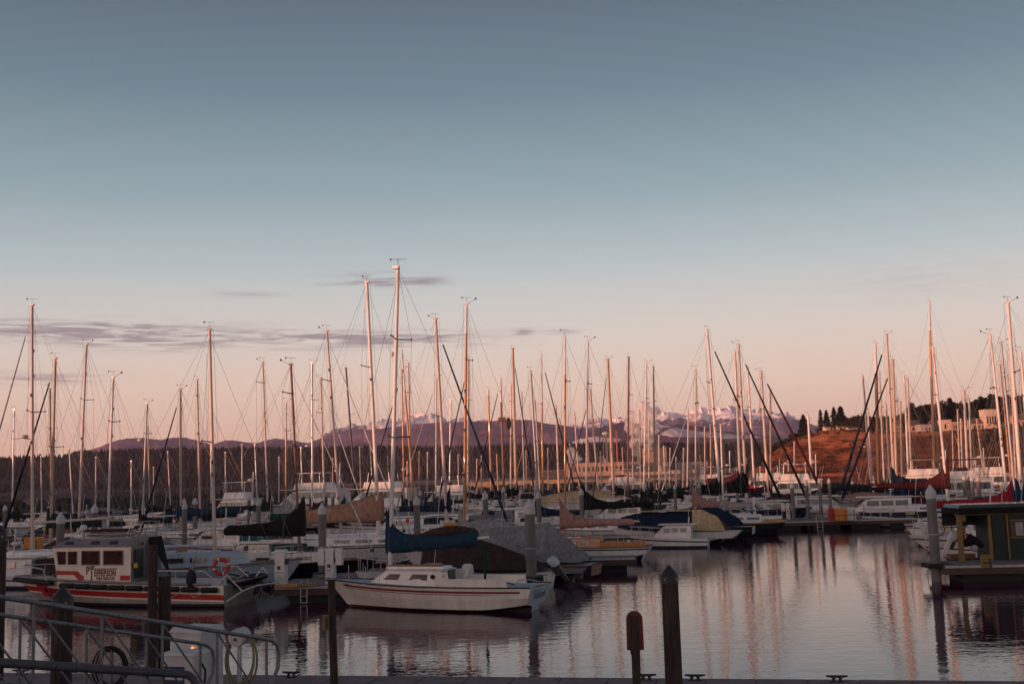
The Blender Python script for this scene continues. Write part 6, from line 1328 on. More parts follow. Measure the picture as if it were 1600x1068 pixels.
# ================================================================ fire rescue boat
def fireboat():
    # stern, near corner at px ~350 ; local x forward
    sc = GP(348, 949, 0); D0 = sc.y; yaw = pi - radians(17); L_ = 10.4; B_ = 2.7
    ax = Vector((cos(yaw), sin(yaw), 0)); side = Vector((-sin(yaw), cos(yaw), 0)) # port: toward the camera
    org = Vector((sc.x, D0, 0)) - side * (B_ / 2 * .95)
    o = empty('fire_boat', (org.x, org.y, 0), yaw); tag(o, 'white and red fire rescue boat with boxy wheelhouse and gear-laden roof, lower left', 'fire boat')
    mat('fire_white', (.80, .68, .56), .4, var=.10, scale=1.2); mat('fire_red', (.42, .018, .018), .45, var=.08); mat('alu_gray', (.22, .21, .215), .45, metal=.35, var=.15); mat('alu_pale', (.36, .31, .28), .5, metal=.1, var=.2)
    hq, hb, zs, xc = hull(L_, B_, 1.04, .80, L_, ('alu_pale', 'antifoul_black'), rake=1.25, stern_over=0, tw=.92, sag=.0, chine=True, bands=[(.0, .34, 'fire_white'), (.34, .54, 'fire_red'), (.54, .60, 'fire_white')])
    hq.build('hull', o); deck_mesh(hb, zs, xc, 'deck_white', crown=.02).build('deck', o)
    q = MB()
    for s in (1, -1): q.path([(xc(t), s * (hb(t) + .03), zs(t) + .03) for t in [i / 20 for i in range(20)]], .05, 'alu_gray', n=6)
    q.build('gunwale_tube', o)
    for i in range(9):
        for s in (1, -1):
            if s < 0 and i > 2: continue
            x = .55 + i * .80; t = 1 - x / L_; q = MB(); y = s * (hb(t) + .08); q.tube((x - .25, y, zs(t) - .16), (x + .25, y, zs(t) - .16), .115, 'black_rubber', n=10, flat=.8); q.sphere((x - .25, y, zs(t) - .16), .11, 'black_rubber', 8, (1.3, .8, 1)); q.sphere((x + .25, y, zs(t) - .16), .11, 'black_rubber', 8, (1.3, .8, 1)); q.build('side_fender', o)
    for s in (1, -1): q = MB(); q.path([(xc(t), s * (hb(t) + .09), zs(t) - .10) for t in [i / 40 for i in range(11)]], .09, 'black_rubber', n=8); q.build('bow_fender', o)
    # red chevrons on the bow
    for x0_, w in ((9.1, .34), (8.6, .12)):
        for s in (1, -1):
            q = MB(); x0 = x0_; pts = []
            for (x, z) in ((x0, .90), (x0 - w, .90), (x0 - w - .55, .32), (x0 - .55, .32)):
                t = 1 - x / L_; k = 1 - z / zs(t); fl = 1 - .05 * k - (1 - t) ** 2.5 * .75 * k; pts.append((x, s * (hb(t) * fl + .025), z))
            q.poly(pts, 'fire_red', thick=(0, -s * .02, 0)); q.build('bow_stripe', o)
    # wheelhouse
    before = set(bpy.data.objects)
    x0, x1 = 3.45, 7.35; w = 2.0; zb = .88; ze = 2.26; zr = 2.58; wl = w / 2
    q = MB()
    # walls: front leans forward at the top
    q.add([(x1 - .30, -wl, zb), (x1, -wl, ze), (x0, -wl, ze), (x0, -wl, zb), (x1 - .30, wl, zb), (x1, wl, ze), (x0, wl, ze), (x0, wl, zb)], [(0, 1, 2, 3), (7, 6, 5, 4), (4, 5, 1, 0)], 'fire_white'); wh = q.build('wheelhouse', o)
    q = MB(); q.add([(x0, -wl, zb), (x0, wl, zb), (x0, wl, ze), (x0, -wl, ze), (x0, -wl * .8, zr), (x0, wl * .8, zr)], [(0, 1, 2, 3), (3, 2, 5, 4)], 'alu_gray'); q.build('aft_bulkhead', o)
    q = MB(); rl = wl * .80; rx0, rx1 = x0 - .02, x1 + .10
    q.add([(rx0, -wl - .04, ze), (rx1, -wl - .04, ze), (rx1, wl + .04, ze), (rx0, wl + .04, ze), (rx0 + .0, -rl, zr), (rx1 - .75, -rl, zr), (rx1 - .75, rl, zr), (rx0 + .0, rl, zr)], [(0, 3, 2, 1), (4, 5, 6, 7), (0, 1, 5, 4), (1, 2, 6, 5), (2, 3, 7, 6), (3, 0, 4, 7)], 'alu_gray'); rf = q.build('roof', o)
    for x in (6.55, 5.25, 4.35):
        for s in (1, -1): q = MB(); q.poly([(x - .22, s * (wl - .035), ze + .09), (x + .22, s * (wl - .035), ze + .09), (x + .18, s * (wl - .118), ze + .22), (x - .18, s * (wl - .118), ze + .22)], 'window', thick=(0, s * .02, .012)); q.build('skylight', rf)
    for i, (a, b, lean) in enumerate(((6.98, 6.40, .16), (6.28, 5.74, 0), (5.42, 4.60, 0), (4.42, 3.62, 0))):
        a, b = ((7.14, 6.62), (6.57, 6.07), (5.86, 4.98), (4.78, 3.83))[i]
        for s in (1, -1):
            z0, z1 = 1.58, 2.12; q = MB(); f = .045
            pts = [(b, z0), (a - lean * .6, z0), (a + lean * .0, z1), (b, z1)]
            q.poly([(x, s * (wl + .006), z) for x, z in pts], 'glass_warm', thick=(0, s * .008, 0)); wn = q.build('window', wh)
            q = MB(); P4 = [Vector((x, s * (wl + .02), z)) for x, z in pts]
            for k in range(4): q.tube(P4[k], P4[(k + 1) % 4], .022, 'alu_gray' if i > 1 else 'fire_white', n=4)
            q.build('frame', wn)
    q = MB(); q.poly([(x1 - .21, -.8, 1.58), (x1 - .21, .8, 1.58), (x1 - .03, .8, 2.12), (x1 - .03, -.8, 2.12)], 'window', thick=(.02, 0, 0)); q.build('windscreen', wh)
    for s in (1, -1):
        q = MB(); 
        q.poly([(x, s * (wl + .004), z) for x, z in ((7.13, 1.10), (6.16, 1.10), (5.72, 1.02), (7.10, 1.34)) ][:0] or [(7.12, s * (wl + .004), 1.20), (6.25, s * (wl + .004), 1.20), (6.05, s * (wl + .004), 1.34), (7.15, s * (wl + .004), 1.36)], 'fire_red', thick=(0, s * .006, 0))
        q.poly([(6.30, s * (wl + .004), 1.24), (5.98, s * (wl + .004), .98), (5.80, s * (wl + .004), 1.15), (6.06, s * (wl + .004), 1.34)], 'fire_red', thick=(0, s * .005, 0))
        q.poly([(6.02, s * (wl + .004), .98), (5.74, s * (wl + .004), .98), (5.74, s * (wl + .004), 1.16), (5.86, s * (wl + .004), 1.16)], 'fire_red', thick=(0, s * .0045, 0))
        q.poly([(3.96, s * (wl + .004), .98), (3.48, s * (wl + .004), .98), (3.48, s * (wl + .004), 1.17), (3.96, s * (wl + .004), 1.17)], 'fire_red', thick=(0, s * .006, 0)); q.build('red_band', wh)
    mat('sign_red', (.13, .018, .012), .5, var=.05)
    def T(x, z): return Matrix.Translation((x, wl + .006, z)) @ Matrix.Rotation(pi, 4, 'Z') @ Matrix.Rotation(pi / 2, 4, 'X')
    text_mesh('sign_lettering', 'P', .42, T(5.56, 1.22), 'sign_red', wh, .004, sx=.8, bold=.012)
    text_mesh('sign_lettering', 'ORT', .13, T(5.33, 1.45), 'sign_red', wh, .004, sx=.9, bold=.006)
    text_mesh('sign_lettering', 'J', .48, T(5.36, 1.06), 'sign_red', wh, .004, sx=.75, bold=.012)
    text_mesh('sign_lettering', 'EFFERSON', .33, T(4.70, 1.15), 'sign_red', wh, .004, sx=.66, bold=.012)
    text_mesh('sign_lettering', 'FIRE RESCUE', .15, T(4.68, 1.005), 'sign_red', wh, .004, sx=1.0, bold=.005)
    q = MB(); q.box((4.78, wl + .010, 1.425), (1.30, .008, .035), 'sign_red'); q.build('sign_bar', wh)
    # aft door and lamp
    q = MB(); q.box((x0 - .02, -.35, 1.55), (.04, .72, 1.30), 'alu_gray'); dr = q.build('door', o); q = MB(); q.box((x0 - .05, -.35, 1.80), (.03, .46, .62), 'window'); q.build('window', dr)
    q = MB(); q.box((x0 - .05, .55, 1.6), (.05, .5, 1.1), 'black_metal'); q.tube((x0 - .12, .85, 1.45), (x0 - .12, .85, 1.62), .09, 'yellow_gear', n=8); q.build('deck_gear', o)
    q = MB(); q.sphere((x0 - .1, .35, 2.35), .06, 'red_gear', 8); q.build('stern_lamp', o)
    # roof rack with rails, hose and monitor
    q = MB()
    for s in (1, -1): q.path([(6.6, s * .7, zr + .05), (6.5, s * .72, zr + .17), (3.5, s * .72, zr + .17), (3.4, s * .7, zr + .02)], .02, 'steel'); q.tube((6.2, s * .72, zr), (3.6, s * .72, zr + .01), .018, 'steel', n=5)
    for i in range(6): q.tube((6.3 - i * .5, -.72, zr + .17), (6.3 - i * .5, .72, zr + .17), .016, 'steel', n=5)
    for x in (4.0, 3.5):
        for s in (1, -1): q.tube((x, s * .6, zr), (x - .28, s * .55, zr + .62), .02, 'steel', n=5)
    for z in (.3, .6): q.path([(3.9 - z * .4, -.58, zr + z), (3.9 - z * .4, .58, zr + z), (3.0, .58, zr + z - .1), (3.0, -.58, zr + z - .1), (3.9 - z * .4, -.58, zr + z)], .018, 'steel')
    q.build('roof_rack', o)
    q = MB(); rng = random.Random(2)
    for k in range(7): q.path([(6.1 - i * .16 + rng.uniform(-.03, .03), -.5 + .16 * k + .05 * sin(i * .9 + k), zr + .08 + .05 * sin(i * 1.7 + k) ** 2) for i in range(13)], .035, ('hose', 'yellow_gear', 'black_rubber')[k % 3], n=5)
    q.build('fire_hose', o)
    q = MB(); q.box((5.2, 0, zr + .28), (2.1, 1.0, .10), 'cv_maroon', top=.9); q.build('folded_stretcher', o)
    q = MB(); q.sphere((6.55, .1, zr + .38), .15, 'mast_white', 10, (1.1, 1, 1)); q.tube((6.55, .1, zr), (6.55, .1, zr + .3), .07, 'mast_white', n=8); q.tube((6.6, .1, zr + .33), (6.95, .1, zr + .18), .05, 'mast_white', n=6); q.build('water_cannon', o)
    q = MB(); q.tube((6.75, .6, zr - .1), (6.8, .6, zr + 1.0), .018, 'mast_white', n=5); q.build('antenna', o)
    for ob in set(bpy.data.objects) - before:
        if ob.type == 'MESH': ob.data.transform(Matrix.Translation((.99, 0, 0)) @ Matrix.Diagonal((.93, 1, 1, 1)))
    x0 = 4.2
    # canvas strut behind the wheelhouse
    q = MB(); q.poly([(x0 - .02, -wl, zr - .02), (x0 - .02, -wl + .9, zr - .02), (x0 - 1.0, -wl + .8, .95), (x0 - .45, -wl, .95)], 'cv_black', thick=(.02, 0, .01)); q.build('aft_curtain', o)
    # rails
    for s in (1, -1):
        q = MB(); pts = [(.25, s * 1.18, .9), (.85, s * 1.18, 1.33), (2.9, s * 1.18, 1.36), (3.0, s * 1.18, 1.2)]
        q.path(pts, .026, 'steel')
        for x in (1.1, 2.1): q.tube((x, s * 1.18, .86), (x, s * 1.18, 1.34), .02, 'steel', n=5)
        q.build('stern_rail', o)
    for s in (1, -1):
        q = MB(); pts = [(7.95, s * 1.15, .98), (8.2, s * 1.05, 1.42), (9.3, s * .6, 1.50), (10.1, s * .1, 1.5)]; q.path(pts, .024, 'steel'); q.tube((8.3, s * .85, 1.0), (8.3, s * .85, 1.46), .018, 'steel', n=5); q.tube((9.3, s * .4, 1.1), (9.3, s * .4, 1.5), .018, 'steel', n=5)
        q.build('bow_rail', o)
    q = MB(); q.sphere((1.35, 1.28, 1.05), .22, 'black_rubber', 10, (1, .7, 1.7)); q.tube((1.35, 1.22, 1.4), (1.35, 1.2, 1.5), .03, 'rope', n=5); q.build('hanging_fender', o)
    q = MB()
    for x in (.6, 1.6): q.path([(x, 1.22, .9), (x + .25, 1.36, .5), (x + .55, 1.36, .38), (x + .8, 1.36, .55), (x + .95, 1.24, .9)], .014, 'rope', n=4)
    q.build('mooring_line', o)
    q = MB(); q.tube((8.75, 0, 1.1), (8.75, 0, 1.25), .09, 'black_metal', n=8); q.box((8.1, 0, 1.1), (.5, .5, .12), 'black_metal'); q.build('bow_bollard', o)
    motor(o, -.25, .45, .70, 1.1, tilt=1.15, cowl='gel_black'); motor(o, -.25, -.45, .70, 1.1, tilt=1.15, cowl='gel_black')
fireboat()

# ================================================================ things on the docks
def life_ring():
    p = P(345.5, 884.5, 44); o = empty('life_ring', p, 0); tag(o, 'red life ring with white bands hanging before the pale blue sloop', 'life ring'); q = MB(); R_ = .27; r = .075; n = 28
    for k in range(n):
        a0 = 2 * pi * k / n; a1 = 2 * pi * (k + 1) / n; m = 'white_plastic' if k % 7 == 1 else 'red_gear'
        def rg(a): return [((R_ + r * cos(b)) * cos(a), r * sin(b) * .8, (R_ + r * cos(b)) * sin(a)) for b in [2 * pi * j / 10 for j in range(10)]]
        q.rings([rg(a0), rg(a1)], m, cap=False)
    q.build('ring', o); q = MB(); q.tube((0, .08, -1.55), (0, .08, .35), .035, 'steel', n=6); q.build('post', o)
life_ring()
def davit():
    # raised swim-ladder frame astern of the fire boat
    o = empty('boat_davit', G(385, 41.5, .3)); tag(o, 'pale folded stern davit frame between the fire boat and the plank dock', 'davit'); z0 = .3; b = o.location
    def L(x, y, D=41.5): return P(x, y, D) - b
    q = MB(); q.path([L(353, 940), L(380, 922, 41.8), L(402, 914, 42.2), L(436, 909, 43)], .035, 'alu'); q.path([L(350, 897), L(370, 886, 41.8), L(400, 882, 42.2), L(430, 880, 43)], .028, 'alu_gray' if 'alu_gray' in MATS else 'alu')
    for a, c in (((336, 917), (354, 898)), ((354, 898), (378, 922)), ((400, 900), (411, 886)), ((411, 886), (418, 896)), ((372, 886), (388, 900))): q.tube(L(*a), L(*c), .024, 'alu', n=6)
    q.build('frame', o)
    q = MB(); rs = []
    for i in range(9):
        t = i / 8; c = L(365 + 55 * t, 905 - 12 * t, 42.6); r = .42 * sin(pi * (.12 + .8 * t)); rs.append([(c.x, c.y + r * cos(a), c.z - .1 + r * .55 * sin(a)) for a in [2 * pi * j / 10 for j in range(10)]])
    q.rings(rs, 'gel_black'); q.build('dinghy_hull', o)
davit()
PG2 = 'power pedestals on the docks'
def pedestal(x, D, h, label, w=.34, kind=0):
    p = G(x, D, .65); o = empty('power_pedestal', (p.x, D, .66), -.25); tag(o, label, 'power pedestal', PG2)
    q = MB(); q.box((0, 0, h / 2), (w, w * .8, h), 'white_plastic', top=.97); q.build('body', o); q = MB(); q.box((0, 0, h + .04), (w * 1.1, w * .95, .08), 'white_plastic', top=.8); q.build('lid', o)
    q = MB(); q.box((w * .55, -.02, h * .72), (.12, .2, .2), 'black_metal'); q.box((-.02, -w * .42, h * .55), (.12, .03, .12), 'black_metal'); q.box((0, -w * .40, h * .42), (w * .8, .02, .02), 'black_metal'); q.build('socket', o)
    if kind:
        for dx in (-.35, .35): q = MB(); q.box((dx, 0, h * .82), (.26, .24, h * .5), 'white_plastic', top=.9); q.build('meter_box', o)
pedestal(439.5, 43.6, 1.30, 'tall white pedestal at the left end of the plank dock, near the life ring', .40)
pedestal(517, 44.2, 1.25, 'grey pedestal with two meter boxes right of the tall thick piling', .34, 1)
pedestal(1180, 80.5, 1.9, 'slim white post on the stern of the low black cutter', .18)
for x, y, lab in ((850, 64, 'white pedestal with meter boxes right of the thickest piling'), (700, 72, 'small white pedestal between navy and orange masts'), (1232, 88, 'pedestal at the left end of the long open dock')): pedestal(x, y, 1.2, lab, .3, 1)
def dock_box(x, D, w, h, label, m='orange_gear', z=.66):
    p = G(x, D, .65); o = empty('dock_box', (p.x, D, z)); tag(o, label, 'dock box'); q = MB(); q.box((0, 0, h / 2), (w, w * .7, h), m); q.build('body', o)
    q = MB(); q.box((0, 0, h + .06), (w * 1.04, w * .74, .12), m, top=.9); q.build('lid', o); q = MB(); q.box((0, -w * .352 - .004, h * .5), (w * 1.0, .012, .05), 'black_metal'); q.box((w * .3, -w * .352 - .01, h * .5), (.05, .02, h), 'black_metal'); q.build('strap', o)
dock_box(1313, 84.6, .95, .72, 'bright orange equipment box standing on the long open dock')
dock_box(1299.5, 84.4, .42, .80, 'narrow dull red box tight beside the orange box', 'red_gear')
dock_box(1330, 84.8, .6, .78, 'tall grey-white box right of the orange box', 'white_plastic')
dock_box(707, 63, .8, .8, 'orange gear box amid white boats left of the varnished mast', 'orange_gear', 1.2)
dock_box(1541.5, 43.2, .34, .34, 'small mustard chest at the foot of the right porch post', 'mustard')
dock_box(52, 60, .8, 1.0, 'orange jerrycan-like bin on the white boat at left', 'orange_gear', 1.0)
def bag(x, y, D, w, h, m, label, cat, name): 
    p = P(x, y, D); o = MB(); o.sphere((0, 0, 0), 1, m, 14, (w / 2, w / 2.4, h / 2)); o.sphere((w * .1, 0, h * .45), .25 * w, m, 8); ob = o.build(name, None, p); tag(ob, label, cat); return ob
bag(1501, 838, 55.5, .75, .55, 'red_gear', 'bright red bag lying on the white open motorboat behind the porch', 'bag', 'gear_bag')
bag(520, 887, 44.0, .16, .55, 'white_plastic', 'short white fender standing beside the two-box pedestal at the sloop bow', 'fender', 'fender')
def hanging_fender():
    p = P(1441, 822, 52); q = MB(); q.tube((-.1, 0, .25), (.12, 0, -.25), .11, 'white_plastic', n=10); q.sphere((-.1, 0, .25), .11, 'white_plastic', 8); q.sphere((.12, 0, -.25), .11, 'white_plastic', 8); q.tube((-.12, 0, .3), (-.2, 0, .75), .012, 'rope', n=4)
    tag(q.build('fender', None, p), 'slanting white fender left of the thick piling by the shed', 'fender')
hanging_fender()
def ladder(x, D, label, w=.2, hi=1.15):
    p = G(x, D, 0); o = empty('dock_ladder', (p.x, D, 0)); tag(o, label, 'ladder'); q = MB()
    for s in (-1, 1): q.path([(s * w, .25, .66), (s * w, .15, hi), (s * w, -.05, hi), (s * w, -.16, .6), (s * w, -.16, .05)], .016, 'alu')
    q.build('rail', o)
    for z in (.05, .3): q = MB(); q.tube((-w, -.16, z), (w, -.16, z), .014, 'alu', n=5); q.build('rung', o)
ladder(1281, 83.1, 'pale ladder hooked over the long open dock'); ladder(476, GP(476, 915, .65).y, 'pale wire ladder hooked over the plank dock beside the yellow mat', .12, .84)
def mat_on_dock():
    p = G(478, 43.6, .65); q = MB(); q.box((0, 0, .05), (.85, .4, .08), 'mustard', .1, top=.9); tag(q.build('rope_mat', None, (p.x, 43.6, .665)), 'mustard yellow mat on the plank dock by the ladder', 'mat')
    q = MB(); p = G(448, 43.5, .65); q.box((0, 0, .05), (.9, .3, .09), 'orange_gear', 0, top=.95); tag(q.build('gear_tray', None, (p.x, 43.5, .665)), 'flat orange tray at the left end of the plank dock', 'tray')
mat_on_dock()
def bicycle():
    D = 53; p = P(1482, 836, D); o = empty('bicycle', (p.x, D, p.z - .02), .1); tag(o, 'yellow bicycle parked beyond the thick piling left of the shed', 'bicycle'); r = .33
    for s in (-.5, .5):
        q = MB(); n = 20; q.path([(s + r * cos(2 * pi * i / n), 0, r + r * sin(2 * pi * i / n)) for i in range(n + 1)], .018, 'black_rubber', n=5)
        for i in range(6): q.tube((s, 0, r), (s + r * cos(i * pi / 3), 0, r + r * sin(i * pi / 3)), .004, 'steel', n=3)
        q.build('wheel', o)
    q = MB()
    for a, b in (((-.5, 0, r), (-.15, 0, .3)), ((-.15, 0, .3), (-.25, 0, .8)), ((-.25, 0, .75), (.35, 0, .8)), ((-.15, 0, .3), (.38, 0, .7)), ((-.5, 0, r), (-.24, 0, .72)), ((.5, 0, r), (.34, 0, .88))): q.tube(a, b, .02, 'yellow_gear', n=6)
    q.build('frame', o); q = MB(); q.box((-.28, 0, .86), (.26, .12, .06), 'black_rubber', top=.8); q.build('saddle', o); q = MB(); q.path([(.28, -.25, .98), (.34, -.05, .93), (.34, .05, .93), (.28, .25, .98)], .016, 'black_metal'); q.build('handlebar', o)
bicycle()
def shed():
    D = GP(1500, 877, .65).y; z0 = .66; a = P(1500, 870, D); top = P(1500, 803, D).z; o = empty('dock_shed', (a.x, D, z0)); tag(o, 'dark green dock shed with mustard trim and an open porch at the right edge', 'shed'); k = D / F
    def X(px): return (px - 1500) * k * 1.0
    h = top - z0; W = X(1700); dp = 1.7
    q = MB(); q.box(((X(1553) + W) / 2, dp / 2, h / 2), (W - X(1553), dp, h), 'shed_green'); q.box((X(1553) / 2, dp - .05, h * .86), (X(1553), .08, h * .28), 'shed_green'); wl = q.build('wall', o)
    q = MB(); q.box(((X(1500) + W) / 2, dp / 2 - .08, h + .12), (W - X(1500), dp + .2, .24), 'cv_black', top=.985); q.box(((X(1503) + W) / 2, dp / 2, h + .30), (W - X(1503), dp, .14), 'gel_black', top=.97); q.build('roof', o)
    for px, w in ((1503, .17), (1549, .08)): q = MB(); q.box((X(px), .02, h / 2), (w, .16, h), 'mustard'); q.box((X(px) + .14, .02, h - .16), (.24, .06, .26), 'mustard', top=1.0, shift=0) if px == 1503 else None; q.build('porch_post', o)
    q = MB()
    q.box(((X(1496) + W) / 2, -.03, h - .02), (W - X(1496), .05, .05), 'mustard'); q.box((X(1576), -.03, h / 2), (.05, .05, h - .08), 'mustard'); q.box(((X(1579) + W) / 2, -.03, P(1590, 812, D).z - z0), (W - X(1579), .05, .05), 'mustard'); q.box(((X(1579) + W) / 2, -.03, P(1590, 839, D).z - z0), (W - X(1579), .05, .05), 'mustard'); q.build('trim', wl)
    q = MB(); zt, zb_ = P(1590, 813, D).z - z0, P(1590, 838, D).z - z0; q.box(((X(1580) + X(1640)) / 2, -.015, (zt + zb_) / 2), (X(1640) - X(1580), .04, zt - zb_ - .05), 'window_brown'); w_ = q.build('window', wl)
    q = MB(); q.box((X(1594), -.045, (zt + zb_) / 2), (.3, .02, zt - zb_ - .1), 'cv_palegray'); q.build('curtain', w_)
    q = MB(); q.box((X(1518), 1.1, .02 + .1), (1.0, .5, .2), 'teak'); q.build('porch_bench', o)
    q = MB(); q.sphere((X(1555), -.05, h - .12), .05, 'cv_teal', 8); q.build('lamp', o)
    m_ = empty('outboard_motor', (G(1488, 46.5, 1).x, 46.5, 1.45), 0); tag(m_, 'pale grey outboard motor tilted up behind the thick piling by the shed', 'outboard motor'); mm = motor(m_, 0, 0, -.15, .85, tilt=.5)
shed()
def parrel():   # black and white folded fabric in the porch
    p = P(1521, 850, 46.1); q = MB(); rs = []
    for i in range(8):
        t = i / 7; rs.append([(-.38 + .76 * t + .05 * sin(a * 3), .12 * cos(a), .32 - .55 * abs(t - .45) + .22 * sin(a) * sin(pi * (.1 + .8 * t))) for a in [2 * pi * j / 8 for j in range(8)]])
    q.rings(rs, 'cv_black'); q.sphere((.0, -.05, -.05), .16, 'cv_palegray', 10, (1, .8, .9)); tag(q.build('draped_fabric', None, p - Vector((0, 0, .1))), 'bundle of black and pinkish fabric draped inside the shed porch', 'fabric bundle')
parrel()

# ---------------------------------------------------------------- gangway
def gangway():
    A = P(432, 1000, 20.0); B = P(0, 932, 15.5); dirv = (B - A); C_ = P(330, 1007, 19.6); Dn = C_ + dirv
    o = empty('gangway', (A.x, A.y, .65)); tag(o, 'galvanised steel gangway with sloping tube railings descending to the near dock', 'gangway'); b = o.location.copy(); up = Vector((0, 0, 1))
    for name, a0, ext in (('railing', A, 1.55), ('railing', C_, 1.5)):
        e = a0 + dirv * ext; u = dirv.normalized(); r = .034 if a0 is A else .030; q = MB()
        end = a0 - b
        q.path([e - b, a0 + u * .35 - b, a0 + u * .12 - b - up * .01, end - up * .07 - u * .02, end - up * .22 - u * .06, end - up * .45 - u * .03, end - up * 1.0 + u * .28], r, 'galv', n=8)
        low = 1.12; q.path([e - b - up * low, end - up * low], r, 'galv', n=6)
        q.build(name, o)
        n = int((e - a0).length / 1.16); prev = None
        for i in range(n + 1):
            p = a0 + u * (.25 + 1.16 * i) - b; q = MB(); q.tube(p, p - up * low, .024, 'galv', n=6); q.build('post', o)
            if prev is not None: q = MB(); q.tube(prev - up * low, p - up * .02, .016, 'galv', n=6); q.build('brace', o)
            prev = p
    q = MB(); a = A - b - up * 1.16; c = C_ - b - up * 1.16; ee = dirv * 1.5; q.add([a, a + ee, c + ee, c, a - up * .08, a + ee - up * .08, c + ee - up * .08, c - up * .08], [(0, 1, 2, 3), (4, 7, 6, 5), (0, 4, 5, 1), (1, 5, 6, 2), (2, 6, 7, 3), (3, 7, 4, 0)], 'galv'); q.build('walkway_deck', o)
gangway()
def pipe():
    a = P(283, 1052, 18.2); b_ = P(-10, 1034, 14.6); e = a + (b_ - a) * 1.7; o = empty('utility_pipe', a); tag(o, 'thick dark pipe running along the gangway foot and bending down', 'pipe')
    q = MB(); m = mat('pipe_gray', (.075, .075, .082), .6, var=.2); q.path([e - a, Vector((0, 0, 0)), Vector((.10, .02, -.02)), Vector((.19, .03, -.09)), Vector((.22, .03, -.2)), Vector((.22, .03, -.8))], .062, 'pipe_gray', n=12); q.build('pipe_run', o)
    for k in (.22, .62, 1.0): q = MB(); c = (b_ - a) * k; d = (b_ - a).normalized() * .035; q.tube(c - d, c + d, .075, 'pipe_gray', n=12); q.build('coupling', o)
pipe()
# fuel dock: dispensers, hose reel, poles, cleats
def dispenser():
    D = 20.9; a = P(266, 1021, D); b_ = P(322, 1021, D); o = empty('fuel_dispenser', ((a.x + b_.x) / 2, D, .66), -.3); tag(o, 'squat pinkish-white dispenser box with blue stickers behind the gangway', 'fuel dispenser'); w = .62; h = a.z - .66
    q = MB(); q.box((-.05, 0, h / 2), (w, .5, h), 'white_plastic'); q.build('body', o); q = MB(); q.box((-.05, 0, h + .02), (w * 1.08, .56, .05), 'white_plastic', top=.95); q.build('lid', o)
    q = MB(); q.box((-.12, -.253, h - .36), (.42, .006, .34), 'stripe_blue'); q.box((-.12, -.258, h - .37), (.36, .004, .10), 'white_plastic'); q.build('sticker', o)
    q = MB(); q.path([(.3, -.1, h - .1), (.45, -.15, h - .25), (.42, -.15, h - .8)], .02, 'black_rubber'); q.build('hose', o)
    D = 21.9; a = P(277, 985, D); o = empty('fuel_dispenser', (G(308, D, .65).x, D, .66), -.45); tag(o, 'taller pale dispenser cabinet with a small glowing lamp, right of the squat box', 'fuel dispenser'); h = a.z - .66
    q = MB(); q.box((0, 0, h / 2), (.72, .62, h), 'piling_cap', top=.98); q.build('body', o); q = MB(); q.box((0, 0, h + .04), (.78, .68, .09), 'piling_cap', top=.85); q.build('lid', o)
    q = MB(); q.box((-.02, -.313, h - .24), (.6, .008, .30), 'white_plastic'); q.build('panel', o)
    mat('lamp_glow', (1, .6, .2), .4, var=0, emit=(1.0, .42, .14, 1.1)); q = MB(); q.sphere((.20, -.36, h - .28), .032, 'lamp_glow', 10, (1, .6, 1.4)); q.build('lamp', o)
dispenser()
def hose_reel():
    D = 21.2; p = P(374, 995, D); o = empty('hose_reel', (p.x, D, .66), -.35); tag(o, 'pale hose reel drum on a post with a coiled tan hose, by the gangway foot', 'hose reel'); h = p.z - .66
    q = MB(); q.tube((0, 0, 0), (0, 0, h), .045, 'piling_cap', n=10); q.build('post', o); q = MB(); q.tube((0, -.13, h), (0, .15, h + .02), .155, 'piling_cap', n=20); q.tube((0, -.135, h - .02), (0, -.145, h - .02), .03, 'black_metal', n=10); q.build('drum', o)
    for k, (rx, rz) in enumerate(((.30, .46), (.27, .43), (.32, .50))):
        q = MB(); n = 30; q.path([(rx * sin(2 * pi * i / n) + .02, -.02 + .035 * k + .04 * cos(2 * pi * i / n), h - rz + .06 + rz * cos(2 * pi * i / n)) for i in range(n + 1)], .022, 'hose', n=6); q.build('hose', o)
    D = 22.2; p = P(172, 1030, D); o = empty('coiled_hose', (p.x, D, .7)); tag(o, 'dark coiled hose hanging behind the gangway rails at lower left', 'hose'); q = MB(); n = 26
    for k in range(3): q.path([((.34 - .05 * k) * sin(2 * pi * i / n), .03 * k, .42 + (.40 - .04 * k) * cos(2 * pi * i / n)) for i in range(n + 1)], .02, 'black_rubber', n=5)
    q.build('coil', o); q = MB(); q.tube((0, .08, -.04), (0, .08, 1.0), .04, 'galv', n=8); q.build('post', o)
hose_reel()
def poles():
    t = P(517, 906, 21.6); o = empty('mooring_pole', (t.x + .05, 21.6, 0)); tag(o, 'slim dark brown pole before the bow of the white sloop, carrying a yellow box', 'pole'); q = MB(); q.tube((.06, 0, -3), (-.04, 0, t.z), .088, 'piling_wood', .068, n=12); q.box((-.04, 0, t.z + .01), (.20, .18, .03), 'black_metal'); q.build('shaft', o)
    p = P(508.5, 972, 21.4); b = MB(); b.box((0, 0, 0), (.12, .14, .26), 'mustard', .2); b.box((.035, -.075, 0), (.03, .02, .2), 'black_metal', .2); tag(b.build('yellow_box', None, p), 'small yellow box fixed to the slim brown pole', 'utility box')
    D = 20.2; a = P(990.5, 954, D); o = empty('signal_post', (a.x, D, .66)); tag(o, 'grey post with a rounded red-brown board on top, left of the pointed timber piling', 'post'); h = a.z - .66
    q = MB(); q.box((.0, 0, (h - .55) / 2), (.14, .10, h - .55), 'piling_wood'); q.box((-.01, .0, h - .40), (.155, .05, .66), 'piling_wood'); q.build('post', o)
    q = MB(); pts = [(-.14, 0, h - .66), (.15, 0, h - .66)] + [(.005 + .14 * cos(a_), 0, h - .14 + .14 * sin(a_)) for a_ in [pi * i / 12 for i in range(13)]]; q.poly(pts, 'sign_red', thick=(0, .10, 0)); q.build('rounded_board', o)
poles()
